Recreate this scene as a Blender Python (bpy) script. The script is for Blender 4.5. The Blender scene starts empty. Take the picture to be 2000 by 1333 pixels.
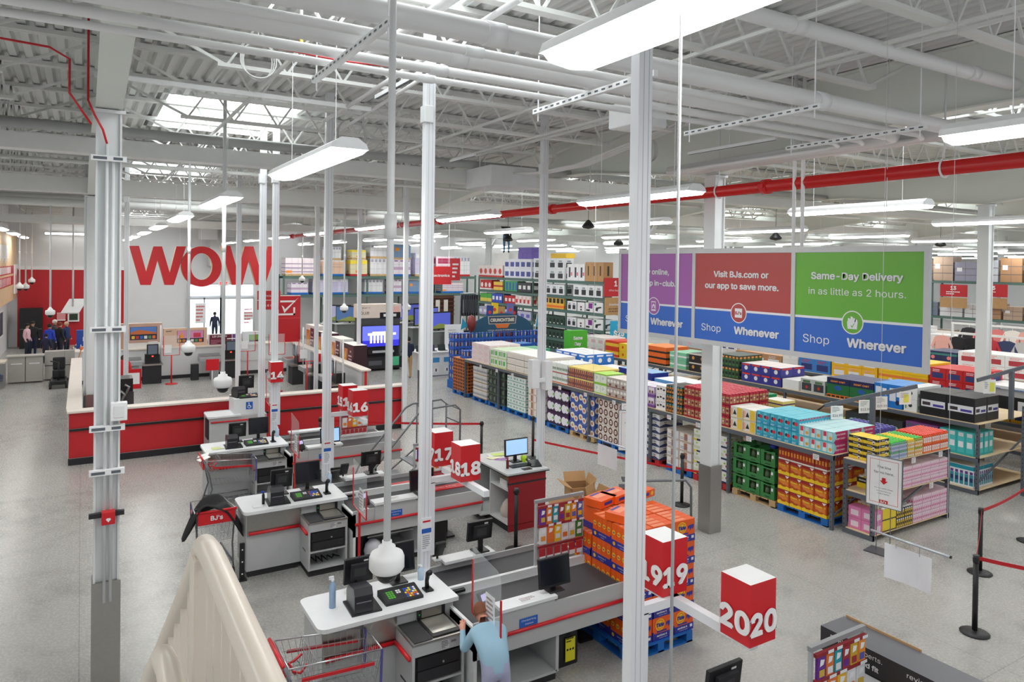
import bpy, bmesh, math, random
from mathutils import Matrix, Vector
rnd = random.Random(11)
S = bpy.context.scene
C = S.collection
PI = math.pi
# ---------------------------------------------------------------- camera
CAM_H = 4.75
FPX, CYP = 1395.0, 532.0
_yaw, _pit, _rol = math.radians(31.08), math.radians(-0.645), math.radians(0.759)
_fw = Vector((math.sin(_yaw)*math.cos(_pit), math.cos(_yaw)*math.cos(_pit), math.sin(_pit)))
_rt = Vector((math.cos(_yaw), -math.sin(_yaw), 0)); _up = _rt.cross(_fw)
_c, _s = math.cos(_rol), math.sin(_rol)
CR = _c*_rt + _s*_up; CU = -_s*_rt + _c*_up; CW = _fw
cam = bpy.data.cameras.new('camera'); camo = bpy.data.objects.new('camera', cam); C.objects.link(camo)
cam.sensor_width = 36.0; cam.lens = FPX/2000*36; cam.shift_y = (CYP-666.5)/2000; cam.clip_start = 0.05; cam.clip_end = 300
camo.matrix_world = Matrix(((CR.x, CU.x, -CW.x, 0), (CR.y, CU.y, -CW.y, 0), (CR.z, CU.z, -CW.z, CAM_H), (0, 0, 0, 1)))
S.camera = camo
# ---------------------------------------------------------------- world, exposure
w = bpy.data.worlds.new('daylight'); S.world = w; w.use_nodes = True
w.node_tree.nodes['Background'].inputs[0].default_value = (0.93, 0.96, 1.0, 1)
w.node_tree.nodes['Background'].inputs[1].default_value = 0.55
S.view_settings.view_transform = 'Standard'; S.view_settings.look = 'None'
S.view_settings.gamma = 1.0; S.view_settings.use_curve_mapping = False
S.view_settings.exposure = 0.22
S.cycles.use_denoising = True
S.cycles.max_bounces = 7; S.cycles.diffuse_bounces = 4; S.cycles.glossy_bounces = 3
S.cycles.transmission_bounces = 4; S.cycles.transparent_max_bounces = 10
S.cycles.caustics_reflective = False; S.cycles.caustics_refractive = False
S.cycles.sample_clamp_indirect = 4.0
S.cycles.use_adaptive_sampling = True
LAMP = 17.0      # strip light lens
SKYL = 5.0       # skylight glazing

def P(x, y):
    return CR*((x-1000)/FPX) - CU*((y-CYP)/FPX) + CW
ORI = Vector((0, 0, CAM_H))
def GZ(x, y, z=0.0):
    d = P(x, y); return ORI + d*((z-CAM_H)/d.z)
def GX(x, y, X):
    d = P(x, y); return ORI + d*(X/d.x)
def GY(x, y, Y):
    d = P(x, y); return ORI + d*(Y/d.y)

# ---------------------------------------------------------------- materials
def lin(c):
    c = c/255.0
    return c/12.92 if c <= 0.04045 else ((c+0.055)/1.055)**2.4
MATS = {}
def mat(key, rgb=(200, 200, 200), rough=0.5, metal=0.0, emit=0.0, noise=0.03, scale=6.0, alpha=1.0, trans=0.0, spec=0.5, ior=None):
    if key in MATS: return MATS[key]
    m = bpy.data.materials.new(key); m.use_nodes = True; MATS[key] = m
    nt = m.node_tree; b = nt.nodes['Principled BSDF']
    col = (lin(rgb[0]), lin(rgb[1]), lin(rgb[2]), 1)
    b.inputs['Base Color'].default_value = col
    b.inputs['Roughness'].default_value = rough; b.inputs['Metallic'].default_value = metal
    b.inputs['Specular IOR Level'].default_value = spec
    if ior: b.inputs['IOR'].default_value = ior
    if emit:
        b.inputs['Emission Color'].default_value = col; b.inputs['Emission Strength'].default_value = emit
    if alpha < 1: b.inputs['Alpha'].default_value = alpha
    if trans: b.inputs['Transmission Weight'].default_value = trans
    if noise and not emit:
        tc = nt.nodes.new('ShaderNodeTexCoord'); nz = nt.nodes.new('ShaderNodeTexNoise'); nz.inputs['Scale'].default_value = scale
        nz.inputs['Detail'].default_value = 3
        mx = nt.nodes.new('ShaderNodeMix'); mx.data_type = 'RGBA'
        mx.inputs[6].default_value = tuple(max(0, v*(1-2*noise)) for v in col[:3])+(1,)
        mx.inputs[7].default_value = tuple(min(1, v*(1+2*noise)) for v in col[:3])+(1,)
        nt.links.new(tc.outputs['Object'], nz.inputs['Vector']); nt.links.new(nz.outputs['Fac'], mx.inputs[0])
        nt.links.new(mx.outputs[2], b.inputs['Base Color'])
    return m
def M(rgb, rough=0.5, **k):
    return mat('paint_%d_%d_%d_%d' % (rgb[0], rgb[1], rgb[2], int(rough*100)) + ''.join('_%s%s' % kv for kv in sorted(k.items())), rgb, rough, **k)
WHITE = M((238, 239, 240), .45); STEELW = M((226, 228, 229), .4)
GREYL = mat('grey_laminate', (186, 188, 189), .45); GREYD = mat('dark_grey_paint', (92, 98, 106), .45)
BLACK = M((22, 22, 25), .4); BLACKM = M((38, 38, 42), .6); RUBBER = mat('belt_rubber', (66, 66, 69), .55, noise=.04)
RED = mat('red_laminate', (196, 32, 40), .4); REDP = mat('red_plastic', (205, 28, 38), .3); REDPIPE = mat('red_pipe_paint', (205, 26, 26), .25, noise=.02)
STAIN = mat('stainless', (176, 174, 170), .32, 1.0, noise=.05, scale=30)
CHROME = mat('chrome_wire', (188, 190, 194), .28, .9, noise=0)
WOOD = mat('shelf_board', (222, 198, 160), .6, noise=.06, scale=3)
CARD = mat('cardboard', (186, 146, 100), .75, noise=.06, scale=8)
CARDD = mat('cardboard_inside', (160, 122, 82), .8, noise=.06)
PALB = mat('pallet_blue', (22, 104, 186), .6, noise=.1); PALW = mat('pallet_wood', (200, 168, 122), .75, noise=.1); PALR = mat('pallet_red', (190, 40, 44), .6, noise=.08)
CREAM = mat('cream_paint', (222, 212, 198), .32, noise=.01)
GLASS = mat('clear_acrylic', (238, 244, 246), .05, noise=0, alpha=.16, spec=.6)
GREEN_RACK = mat('rack_green', (84, 112, 104), .5); ORANGE_RACK = mat('rack_orange', (226, 106, 50), .5)
SKIN = mat('skin', (205, 160, 132), .5); HAIR = mat('hair', (44, 34, 28), .7)

# ---------------------------------------------------------------- mesh builder
_TXT = {}
FONT = None
try:
    FONT = bpy.data.fonts.load(bpy.utils.system_resource('DATAFILES') + '/fonts/Inter.woff2')
except Exception:
    FONT = None
def _text(s, bold, ext):
    k = (s, bold, ext)
    if k not in _TXT:
        cu = bpy.data.curves.new('t', 'FONT'); cu.body = s; cu.font = FONT or cu.font; cu.size = 1.0; cu.align_x = 'CENTER'; cu.align_y = 'CENTER'
        cu.extrude = ext; cu.resolution_u = 3
        o = bpy.data.objects.new('t', cu)
        me = bpy.data.meshes.new_from_object(o)
        _TXT[k] = ([tuple(v.co) for v in me.vertices], [tuple(p.vertices) for p in me.polygons])
        bpy.data.objects.remove(o); bpy.data.curves.remove(cu); bpy.data.meshes.remove(me)
    return _TXT[k]
def frame(o, r, u=(0, 0, 1)):
    r = Vector(r).normalized(); u = Vector(u).normalized(); n = r.cross(u)
    return Matrix(((r.x, u.x, n.x, o[0]), (r.y, u.y, n.y, o[1]), (r.z, u.z, n.z, o[2]), (0, 0, 0, 1)))
def FY(x, y, z): return frame((x, y, z), (1, 0, 0))        # faces -Y
def FX(x, y, z): return frame((x, y, z), (0, -1, 0))       # faces -X
def FT(x, y, z): return frame((x, y, z), (1, 0, 0), (0, 1, 0))   # faces up
class MB:
    def __init__(s): s.v = []; s.f = []; s.m = []; s.sm = []; s.mats = []; s.T = None
    def mi(s, m):
        if m not in s.mats: s.mats.append(m)
        return s.mats.index(m)
    def add(s, vs, fs, m, smooth=False):
        n = len(s.v); k = s.mi(m)
        if s.T is not None: vs = [s.T @ Vector(v) for v in vs]
        s.v.extend(tuple(v) for v in vs)
        for f in fs: s.f.append(tuple(i+n for i in f)); s.m.append(k); s.sm.append(smooth)
        return s
    def box(s, x0, x1, y0, y1, z0, z1, m, bev=0, top=None, front=None, T=None):
        b = bev
        if b:
            vs, fs = _bevbox(x1-x0, y1-y0, z1-z0, b)
            cx, cy, cz = (x0+x1)/2, (y0+y1)/2, (z0+z1)/2
            vs = [(v[0]+cx, v[1]+cy, v[2]+cz) for v in vs]
            if T is not None: vs = [T @ Vector(v) for v in vs]
            return s.add(vs, fs, m)
        vs = [(x0, y0, z0), (x1, y0, z0), (x1, y1, z0), (x0, y1, z0), (x0, y0, z1), (x1, y0, z1), (x1, y1, z1), (x0, y1, z1)]
        if T is not None: vs = [T @ Vector(v) for v in vs]
        s.add(vs, [(0, 3, 2, 1), (1, 2, 6, 5), (2, 3, 7, 6), (3, 0, 4, 7)], m)
        n = len(s.v)-8
        s.f.append((n+4, n+5, n+6, n+7)); s.m.append(s.mi(top or m)); s.sm.append(False)
        s.f.append((n, n+1, n+5, n+4)); s.m.append(s.mi(front or m)); s.sm.append(False)
        return s
    def cyl(s, p0, p1, r, m, seg=10, r1=None, caps=True):
        p0 = Vector(p0); p1 = Vector(p1); r1 = r if r1 is None else r1
        d = (p1-p0).normalized(); a = d.orthogonal().normalized(); b = d.cross(a)
        vs = []
        for p, q in ((p0, r), (p1, r1)):
            for i in range(seg):
                t = 2*PI*i/seg; vs.append(p + a*(q*math.cos(t)) + b*(q*math.sin(t)))
        s.add(vs, [(i, (i+1) % seg, seg+(i+1) % seg, seg+i) for i in range(seg)], m, seg > 6)
        if caps: 
            n = len(s.v)-2*seg
            for f in (tuple(n+i for i in reversed(range(seg))), tuple(n+seg+i for i in range(seg))):
                s.f.append(f); s.m.append(s.mi(m)); s.sm.append(False)
        return s
    def tube(s, pts, r, m, seg=8, closed=False):
        pts = [Vector(p) for p in pts]; n = len(pts); vs = []; a = None
        for i, p in enumerate(pts):
            if closed: d = pts[(i+1) % n]-pts[i-1]
            else: d = pts[min(i+1, n-1)]-pts[max(i-1, 0)]
            d.normalize()
            a = d.orthogonal().normalized() if a is None else (a - d*a.dot(d)).normalized()
            b = d.cross(a)
            rr = r[i] if isinstance(r, (list, tuple)) else r
            for k in range(seg):
                t = 2*PI*k/seg; vs.append(p + a*(rr*math.cos(t)) + b*(rr*math.sin(t)))
        fs = []
        for i in range(n if closed else n-1):
            j = (i+1) % n
            for k in range(seg): fs.append((i*seg+k, i*seg+(k+1) % seg, j*seg+(k+1) % seg, j*seg+k))
        if not closed: fs += [tuple(reversed(range(seg))), tuple((n-1)*seg+k for k in range(seg))]
        return s.add(vs, fs, m, seg > 4)
    def bar(s, p0, p1, w, h, m):      # rectangular bar
        p0 = Vector(p0); p1 = Vector(p1); d = (p1-p0).normalized()
        up = Vector((0, 0, 1)) if abs(d.z) < .95 else Vector((0, 1, 0))
        a = d.cross(up).normalized(); b = a.cross(d).normalized(); vs = []
        for p in (p0, p1):
            for i, j in ((-1, -1), (1, -1), (1, 1), (-1, 1)): vs.append(p + a*(i*w/2) + b*(j*h/2))
        return s.add(vs, [(0, 1, 2, 3), (7, 6, 5, 4), (0, 4, 5, 1), (1, 5, 6, 2), (2, 6, 7, 3), (3, 7, 4, 0)], m)
    def lathe(s, prof, c, m, seg=20, ax='z'):
        vs = []; n = len(prof)
        for r, h in prof:
            for i in range(seg):
                t = 2*PI*i/seg
                vs.append((c[0]+r*math.cos(t), c[1]+r*math.sin(t), c[2]+h))
        fs = [(j*seg+i, j*seg+(i+1) % seg, (j+1)*seg+(i+1) % seg, (j+1)*seg+i) for j in range(n-1) for i in range(seg)]
        return s.add(vs, fs, m, True)
    def poly(s, pts, m):
        return s.add(pts, [tuple(range(len(pts)))], m)
    def quad(s, T, x0, x1, y0, y1, m, off=.003):
        return s.add([T @ Vector(p) for p in ((x0, y0, off), (x1, y0, off), (x1, y1, off), (x0, y1, off))], [(0, 1, 2, 3)], m)
    def shape(s, T, pts, m, off=.003):
        return s.add([T @ Vector((p[0], p[1], off)) for p in pts], [tuple(range(len(pts)))], m)
    def disc(s, T, cx, cy, r, m, off=.003, seg=20, ry=None):
        ry = ry or r
        return s.shape(T, [(cx+r*math.cos(2*PI*i/seg), cy+ry*math.sin(2*PI*i/seg)) for i in range(seg)], m, off)
    def ring(s, T, cx, cy, r0, r1, m, off=.003, seg=28):
        vs = []
        for r in (r0, r1):
            for i in range(seg): vs.append(T @ Vector((cx+r*math.cos(2*PI*i/seg), cy+r*math.sin(2*PI*i/seg), off)))
        return s.add(vs, [(i, (i+1) % seg, seg+(i+1) % seg, seg+i) for i in range(seg)], m)
    def prism(s, pts, z0, z1, m, T=None):   # polygon (x, y) extruded along z
        n = len(pts); vs = [(p[0], p[1], z0) for p in pts]+[(p[0], p[1], z1) for p in pts]
        if T is not None: vs = [T @ Vector(v) for v in vs]
        return s.add(vs, [tuple(reversed(range(n))), tuple(range(n, 2*n))]+[(i, (i+1) % n, n+(i+1) % n, n+i) for i in range(n)], m)
    def text(s, T, txt, cx, cy, h, m, off=.004, bold=0.0, ext=0.0, w=None, shear=0):
        vs, fs = _text(txt, 0, ext)
        if bold:
            V0, F0 = vs, fs; vs = []; fs = []; b = bold*1.3
            for dx, dy in ((0, 0), (b, 0), (-b, 0), (0, b), (0, -b), (b*.7, b*.7), (-b*.7, b*.7), (b*.7, -b*.7), (-b*.7, -b*.7)):
                n0 = len(vs); zz = len(fs)/max(1, len(F0))*.004; vs = vs+[(v[0]+dx, v[1]+dy, v[2]+zz) for v in V0]; fs = fs+[tuple(i+n0 for i in f) for f in F0]
        if not vs: return s
        xs = [v[0] for v in vs]; ys = [v[1] for v in vs]
        k = h/0.73; kx = k
        if w: kx = min(k*1.15, w/(max(xs)-min(xs)))
        mx = (max(xs)+min(xs))/2; my = .29 if False else (max(ys)+min(ys))/2
        return s.add([T @ Vector(((v[0]-mx)*kx+cx+shear*(v[1]-my)*k, (v[1]-my)*k+cy, v[2]*k+off)) for v in vs], fs, m)
    def scribble(s, T, x0, x1, y0, y1, m, rows=4, off=.004):
        h = (y1-y0)/rows
        for i in range(rows):
            y = y1-h*(i+.7); x = x0; e = x0+(x1-x0)*(rnd.uniform(.7, 1) if i < rows-1 else rnd.uniform(.4, .7))
            while x < e:
                wd = (x1-x0)*rnd.uniform(.06, .16); s.quad(T, x, min(x+wd, e), y, y+h*.45, m, off); x += wd+(x1-x0)*.025
        return s
    def build(s, name, parent=None, world=True, origin=None, smooth=None):
        vs = s.v
        if parent is not None:
            if world:
                L = parent.location
                q = parent
                while q.parent is not None: q = q.parent; L = L+q.location
                vs = [(v[0]-L.x, v[1]-L.y, v[2]-L.z) for v in vs]
            o3 = None
        else:
            xs = [v[0] for v in vs]; ys = [v[1] for v in vs]; zs = [v[2] for v in vs]
            o3 = origin if origin is not None else ((min(xs)+max(xs))/2, (min(ys)+max(ys))/2, min(zs))
            vs = [(v[0]-o3[0], v[1]-o3[1], v[2]-o3[2]) for v in vs]
        me = bpy.data.meshes.new(name); me.from_pydata(vs, [], s.f)
        for m in s.mats: me.materials.append(m)
        me.polygons.foreach_set('material_index', s.m); me.polygons.foreach_set('use_smooth', s.sm); me.update()
        o = bpy.data.objects.new(name, me); C.objects.link(o)
        if parent is not None: o.parent = parent
        else: o.location = o3
        return o
_BB = {}
def _bevbox(sx, sy, sz, b):
    k = (round(sx, 4), round(sy, 4), round(sz, 4), round(b, 4))
    if k not in _BB:
        bm = bmesh.new(); bmesh.ops.create_cube(bm, size=1.0); bmesh.ops.scale(bm, vec=(sx, sy, sz), verts=bm.verts)
        bmesh.ops.bevel(bm, geom=list(bm.edges), offset=b, segments=2, affect='EDGES', profile=.5)
        bm.verts.index_update()
        _BB[k] = ([tuple(v.co) for v in bm.verts], [tuple(v.index for v in f.verts) for f in bm.faces]); bm.free()
    return _BB[k]
def tag(o, label, cat, group=None, kind=None):
    o['label'] = label; o['category'] = cat
    if group: o['group'] = group
    if kind: o['kind'] = kind
    return o
def thing(name, label, cat, loc=(0, 0, 0), rz=0, group=None):
    o = bpy.data.objects.new(name, None); C.objects.link(o); o.location = loc; o.rotation_euler = (0, 0, rz)
    o.empty_display_size = .1
    return tag(o, label, cat, group)
def struct(name, mb, parent=None):
    o = mb.build(name, parent)
    if parent is None: o['kind'] = 'structure'
    return o
def dup(root, loc, rz=None, label=None, group=None, scale=None):
    r = root.copy(); C.objects.link(r); r.location = loc
    if rz is not None: r.rotation_euler = (0, 0, rz)
    if scale is not None: r.scale = scale
    if label: r['label'] = label
    if group: r['group'] = group
    for ch in list(root.children):
        c = ch.copy(); C.objects.link(c); c.parent = r
        for g in list(ch.children):
            d = g.copy(); C.objects.link(d); d.parent = c
    return r
ORD = ['first', 'second', 'third', 'fourth', 'fifth', 'sixth', 'seventh', 'eighth', 'ninth', 'tenth', 'eleventh', 'twelfth', 'thirteenth', 'fourteenth', 'fifteenth', 'sixteenth', 'seventeenth', 'eighteenth', 'nineteenth', 'twentieth']
# ================================================================ STRUCTURE
ZD = 7.65
XW0, XW1, YW0, YW1 = -3.3, 70.0, -3.0, 46.0
fm = mat('polished_concrete', (172, 172, 170), .28, noise=0)
nt = fm.node_tree; b_ = nt.nodes['Principled BSDF']; b_.inputs['Specular IOR Level'].default_value = .45
tc = nt.nodes.new('ShaderNodeTexCoord')
def _n(sc, det): 
    n = nt.nodes.new('ShaderNodeTexNoise'); n.inputs['Scale'].default_value = sc; n.inputs['Detail'].default_value = det
    nt.links.new(tc.outputs['Object'], n.inputs['Vector']); return n
n1 = _n(.35, 4); n2 = _n(3.0, 5); n3 = _n(30, 2)
ad = nt.nodes.new('ShaderNodeMath'); ad.operation = 'ADD'; nt.links.new(n1.outputs['Fac'], ad.inputs[0]); nt.links.new(n2.outputs['Fac'], ad.inputs[1])
ra = nt.nodes.new('ShaderNodeValToRGB'); nt.links.new(ad.outputs[0], ra.inputs[0])
ra.color_ramp.elements[0].position = .7; ra.color_ramp.elements[0].color = (lin(142), lin(141), lin(137), 1)
ra.color_ramp.elements[1].position = 1.3; ra.color_ramp.elements[1].color = (lin(168), lin(167), lin(163), 1)
br = nt.nodes.new('ShaderNodeTexBrick'); br.offset = 0; br.inputs['Scale'].default_value = 1.0
br.inputs['Brick Width'].default_value = 4.72; br.inputs['Row Height'].default_value = 4.2; br.inputs['Mortar Size'].default_value = .006
br.inputs['Color1'].default_value = br.inputs['Color2'].default_value = (1, 1, 1, 1); br.inputs['Mortar'].default_value = (.55, .55, .54, 1)
nt.links.new(tc.outputs['Object'], br.inputs['Vector'])
mu = nt.nodes.new('ShaderNodeMix'); mu.data_type = 'RGBA'; mu.blend_type = 'MULTIPLY'; mu.inputs[0].default_value = 1
nt.links.new(ra.outputs[0], mu.inputs[6]); nt.links.new(br.outputs['Color'], mu.inputs[7]); nt.links.new(mu.outputs[2], b_.inputs['Base Color'])
mr = nt.nodes.new('ShaderNodeMapRange'); nt.links.new(n3.outputs['Fac'], mr.inputs[0]); mr.inputs[3].default_value = .2; mr.inputs[4].default_value = .34
nt.links.new(mr.outputs[0], b_.inputs['Roughness'])
f = MB(); f.box(XW0-.3, XW1, YW0, YW1, -.2, 0, fm)
fo = f.build('floor', origin=(0, 0, 0)); fo['kind'] = 'structure'
wallm = mat('wall_paint', (222, 223, 224), .6, noise=.02, scale=1)
redwall = mat('red_wall_paint', (186, 26, 36), .5)
m_ = MB(); m_.box(XW0, XW1, YW1, YW1+.2, 0, 7.75, wallm)
struct('wall_back', m_)
m_ = MB(); m_.box(-2.9, 2.14, YW1-.06, YW1-.002, 0, 4.12, redwall); m_.box(-2.9, 2.14, YW1-.1, YW1-.002, 4.12, 4.3, WHITE)
struct('trim_1', m_)
m_ = MB(); m_.box(XW0-.2, XW0, YW0, YW1, 0, 7.75, wallm); struct('wall_left', m_)
m_ = MB(); m_.box(XW1, XW1+.2, YW0, YW1, 0, 7.75, wallm); struct('wall_right', m_)
# ---- skylights
SKY = [(2.4+8.9*i, y) for i in range(0, 8) for y in (6.3, 15.6, 25.0, 34.5, 42.0)]
SX, SY = 1.2, 1.75
deckm = mat('roof_deck_paint', (226, 227, 225), .55, noise=.03, scale=1.5)
dk = MB(); pitch = .2
nrib = int((XW1-XW0)/pitch)
def deckpiece(x0, ya, yb):
    z0, z1 = ZD, ZD+.07
    vs = []
    for y in (ya, yb):
        for dx, z in ((0, z0), (.09, z0), (.12, z1), (.17, z1), (.2, z0)): vs.append((x0+dx*pitch/.2, y, z))
    dk.add(vs, [(i+1, i, i+5, i+6) for i in range(4)], deckm)
for i in range(nrib+1):
    x = XW0+i*pitch; ya = YW0
    for sx, sy in sorted(SKY, key=lambda q: q[1]):
        if sx-SX <= x+.01 and x+pitch <= sx+SX+.21 and abs(x-sx) < SX+.01:
            deckpiece(x, ya, sy-SY); ya = sy+SY
    deckpiece(x, ya, YW1)
ob = dk.build('ceiling', origin=(0, 0, ZD)); ob['kind'] = 'structure'
skym = mat('skylight_glazing', (250, 253, 255), .5, emit=SKYL)
curbm = mat('curb_paint', (232, 236, 232), .5)
proto = None
for n, (sx, sy) in enumerate(SKY):
    if proto is None:
        q = MB(); a, b2 = SX+.03, SY+.03
        q.box(-a, a, -b2-.05, -b2+.02, .0, .62, curbm); q.box(-a, a, b2-.02, b2+.05, 0, .62, curbm)
        q.box(-a-.05, -a+.02, -b2, b2, 0, .62, curbm); q.box(a-.02, a+.05, -b2, b2, 0, .62, curbm)
        e = bpy.data.objects.new('window_1', None); C.objects.link(e); e['kind'] = 'structure'
        q.build('window_curb', e, world=False)
        q = MB(); q.box(-a, a, -b2, b2, .55, .6, skym); q.build('window_pane', e, world=False)
        e.location = (sx, sy, ZD); proto = e
    else:
        d = dup(proto, (sx, sy, ZD)); d.name = 'window_%d' % (n+1)
# ---- joists along X between girders
GXS = [.25+9.45*k for k in range(-1, 8)]
CYS = [9.1, 21.7, 34.3]
jm = mat('joist_paint', (228, 229, 226), .5, noise=.02)
def joist(y, full):
    q = MB()
    zt, zb = ZD-.02, ZD-.62
    for gx in GXS[:-1]:
        a, b2 = max(gx+.05, XW0), min(gx+9.4, XW1)
        if b2 <= a: continue
        for d in (-.04, .04): q.box(a, b2, y+d-.035, y+d+.035, zt-.06, zt, jm)
        a2, b3 = a+1.15, b2-1.15
        q.box(a2-.1, b3+.1, y-.06, y+.06, zb, zb+.045, jm)
        n = 10; st = (b3-a2)/n
        for i in range(n):
            x = a2+i*st
            q.bar((x, y, zb+.02), (x+st/2, y, zt-.04), .028, .028, jm); q.bar((x+st/2, y, zt-.04), (x+st, y, zb+.02), .028, .028, jm)
        q.bar((a, y, zt-.05), (a2, y, zb+.03), .035, .035, jm); q.bar((b2, y, zt-.05), (b3, y, zb+.03), .035, .035, jm)
    struct('ceiling_joist', q)
y = 3.68
while y < 45.5:
    if min(abs(y-s) for s in (6.3, 15.6, 25.0, 34.5, 42.0)) < 2.6 or True: joist(y, True)
    y += 1.78
girdm = mat('girder_paint', (226, 230, 224), .5, noise=.015, scale=1)
for gx in GXS[1:]:
    q = MB(); ys = [YW0+i*.4 for i in range(int((YW1-YW0)/.4)+1)]
    zb = [6.40+min(.42, .11*min(abs(yy-c) for c in CYS)) for yy in ys]
    zt = ZD-.04
    vs = []
    for dx in (-.012, .012):
        for yy, z in zip(ys, zb): vs += [(gx+dx, yy, z), (gx+dx, yy, zt)]
    n = len(ys); fs = []
    for i in range(n-1): fs += [(2*i, 2*i+1, 2*i+3, 2*i+2), (2*n+2*i, 2*n+2*i+2, 2*n+2*i+3, 2*n+2*i+1)]
    q.add(vs, fs, girdm)
    vs = []
    for yy, z in zip(ys, zb): vs += [(gx-.13, yy, z), (gx+.13, yy, z), (gx+.13, yy, z-.025), (gx-.13, yy, z-.025)]
    fs = []
    for i in range(n-1):
        for k in range(4): fs.append((4*i+k, 4*i+(k+1) % 4, 4*i+4+(k+1) % 4, 4*i+4+k))
    q.add(vs, fs, girdm)
    q.box(gx-.1, gx+.1, YW0, YW1, zt, zt+.03, girdm)
    struct('ceiling_beam', q)
colm = mat('column_paint', (222, 225, 226), .42, noise=.01)
for k, gx in enumerate(GXS[1:]):
    for cy in CYS:
        if gx > 60: continue
        x, yv = gx, cy
        q = MB()
        q.box(x-.125, x-.105, yv-.13, yv+.13, 0, 6.37, colm); q.box(x+.105, x+.125, yv-.13, yv+.13, 0, 6.37, colm)
        q.box(x-.105, x+.105, yv-.1, yv+.1, 0, 6.37, colm); q.box(x-.16, x+.16, yv-.16, yv+.16, 6.34, 6.375, colm)
        if k >= 2 and cy > 20 or k >= 3:
            q.bar((x+.1, yv, 5.55), (x+.75, yv, 6.55), .12, .12, colm)
        e = bpy.data.objects.new('column', None); C.objects.link(e); e.location = (x, yv, 0); e['kind'] = 'structure'
        q.build('column_shaft', e)
        q = MB(); q.box(x-.14, x+.14, yv-.145, yv+.145, 0, 1.2, STAIN); q.build('kick_guard', e)
        if k == 0 and cy < 10:
            q = MB()
            for dx in (.0, .05): q.cyl((x-.02+dx*1.2, yv-.15, .98), (x-.02+dx*1.2, yv-.15, 6.0-dx*3), .018, colm, 8)
            q.tube([(x-.02, yv-.15, 6.0), (x-.06, yv-.16, 6.15), (x-.14, yv-.17, 6.3), (x-.2, yv-.16, 6.45), (x-.2, yv-.16, 7.4)], .012, REDP, 6)
            q.build('conduit', e)
            for z in (5.84, 3.98, 2.9, 2.42):
                q = MB(); q.box(x-.17, x+.17, yv-.2, yv-.13, z-.03, z+.03, WHITE); q.box(x-.15, x-.02, yv-.203, yv-.2, z-.015, z+.015, GREYD); q.box(x+.04, x+.13, yv-.203, yv-.2, z-.015, z+.015, GREYD)
                q.build('strut_clamp', e)
            q = MB(); q.box(x-.17, x+.17, yv-.19, yv-.14, 1.93, 1.98, BLACKM); q.build('strut_clamp', e)
            q = MB(); q.box(x-.05, x+.08, yv-.25, yv-.14, 1.86, 2.0, REDP, bev=.008); q.shape(FY(x+.015, yv-.25, 1.9), [(-.025, .02), (0, -.01), (.025, .02), (.015, .035), (-.015, .035)], WHITE); q.build('alarm_box', e)
            q = MB(); q.box(x+.03, x+.19, yv-.23, yv-.14, 2.98, 3.18, WHITE, bev=.006); q.box(x+.06, x+.16, yv-.236, yv-.23, 3.02, 3.14, STEELW); q.build('junction_box', e)
# ---- strut beams and duct lines along X
def xline(name, y, z, x0=XW0+.05, x1=45, r=None, h=None, wd=.2, m=jm):
    q = MB()
    if r: q.cyl((x0, y, z), (x1, y, z), r, m, 12)
    else: q.box(x0, x1, y-wd/2, y+wd/2, z-h/2, z+h/2, m)
    struct(name, q)
darkp = mat('pipe_grey', (172, 174, 172), .45)
xline('ceiling_pipe', 13.55, 6.86, r=.085, m=darkp); xline('ceiling_duct', 13.9, 6.62, h=.26, wd=.34)
xline('ceiling_pipe', 16.1, 6.83, r=.07); xline('ceiling_duct', 21.5, 6.62, h=.4, wd=.3, x1=66)
xline('ceiling_pipe', 27.2, 6.55, r=.12, x1=66); xline('ceiling_pipe', 27.6, 6.75, r=.09, x1=66); xline('ceiling_duct', 34.0, 6.3, h=.3, wd=.3, x1=66)
xline('ceiling_pipe', 38.5, 6.4, r=.1, x1=66); xline('ceiling_pipe', 31.0, 6.7, r=.06, x1=66); xline('ceiling_pipe', 18.6, 6.9, r=.045, x1=66)
# ================================================================ SERVICES UNDER THE ROOF
lens = mat('lamp_lens', (255, 254, 250), .4, emit=LAMP)
def make_light():
    r = thing('strip_light', 'x', 'light')
    q = MB(); L = 1.22
    pr = [(-.17, 0), (-.15, .05), (-.07, .1), (.07, .1), (.15, .05), (.17, 0)]
    vs = []
    for yy in (-L, L): vs += [(p[0], yy, p[1]) for p in pr]
    q.add(vs, [(i, i+1, i+7, i+6) for i in range(5)]+[(0, 1, 2, 3, 4, 5), (11, 10, 9, 8, 7, 6)], WHITE)
    q.build('housing', r, world=False)
    q = MB(); vs = []
    pl = [(-.165, 0), (-.12, -.04), (0, -.055), (.12, -.04), (.165, 0)]
    for yy in (-L+.02, L-.02): vs += [(p[0], yy, p[1]) for p in pl]
    q.add(vs, [(i+5, i+6, i+1, i) for i in range(4)]+[(4, 3, 2, 1, 0), (5, 6, 7, 8, 9)], lens); q.build('lens', r, world=False)
    for yy in (-.8, .8):
        q = MB(); q.cyl((0, yy, .1), (0, yy, 1.285), .004, WHITE, 4); q.build('hanger_wire', r, world=False)
    return r
lp = None
ROWS = [(-2.4, 'over the service desk side'), (2.0, 'over the register counters'), (7.05, 'between registers and shelves'), (11.1, 'above the front shelf run')] + [(15.8+4.6*i, None) for i in range(11)]
LY = [1.6, 7.3, 13.0, 18.7, 24.4, 30.1, 35.8, 41.5]
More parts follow.
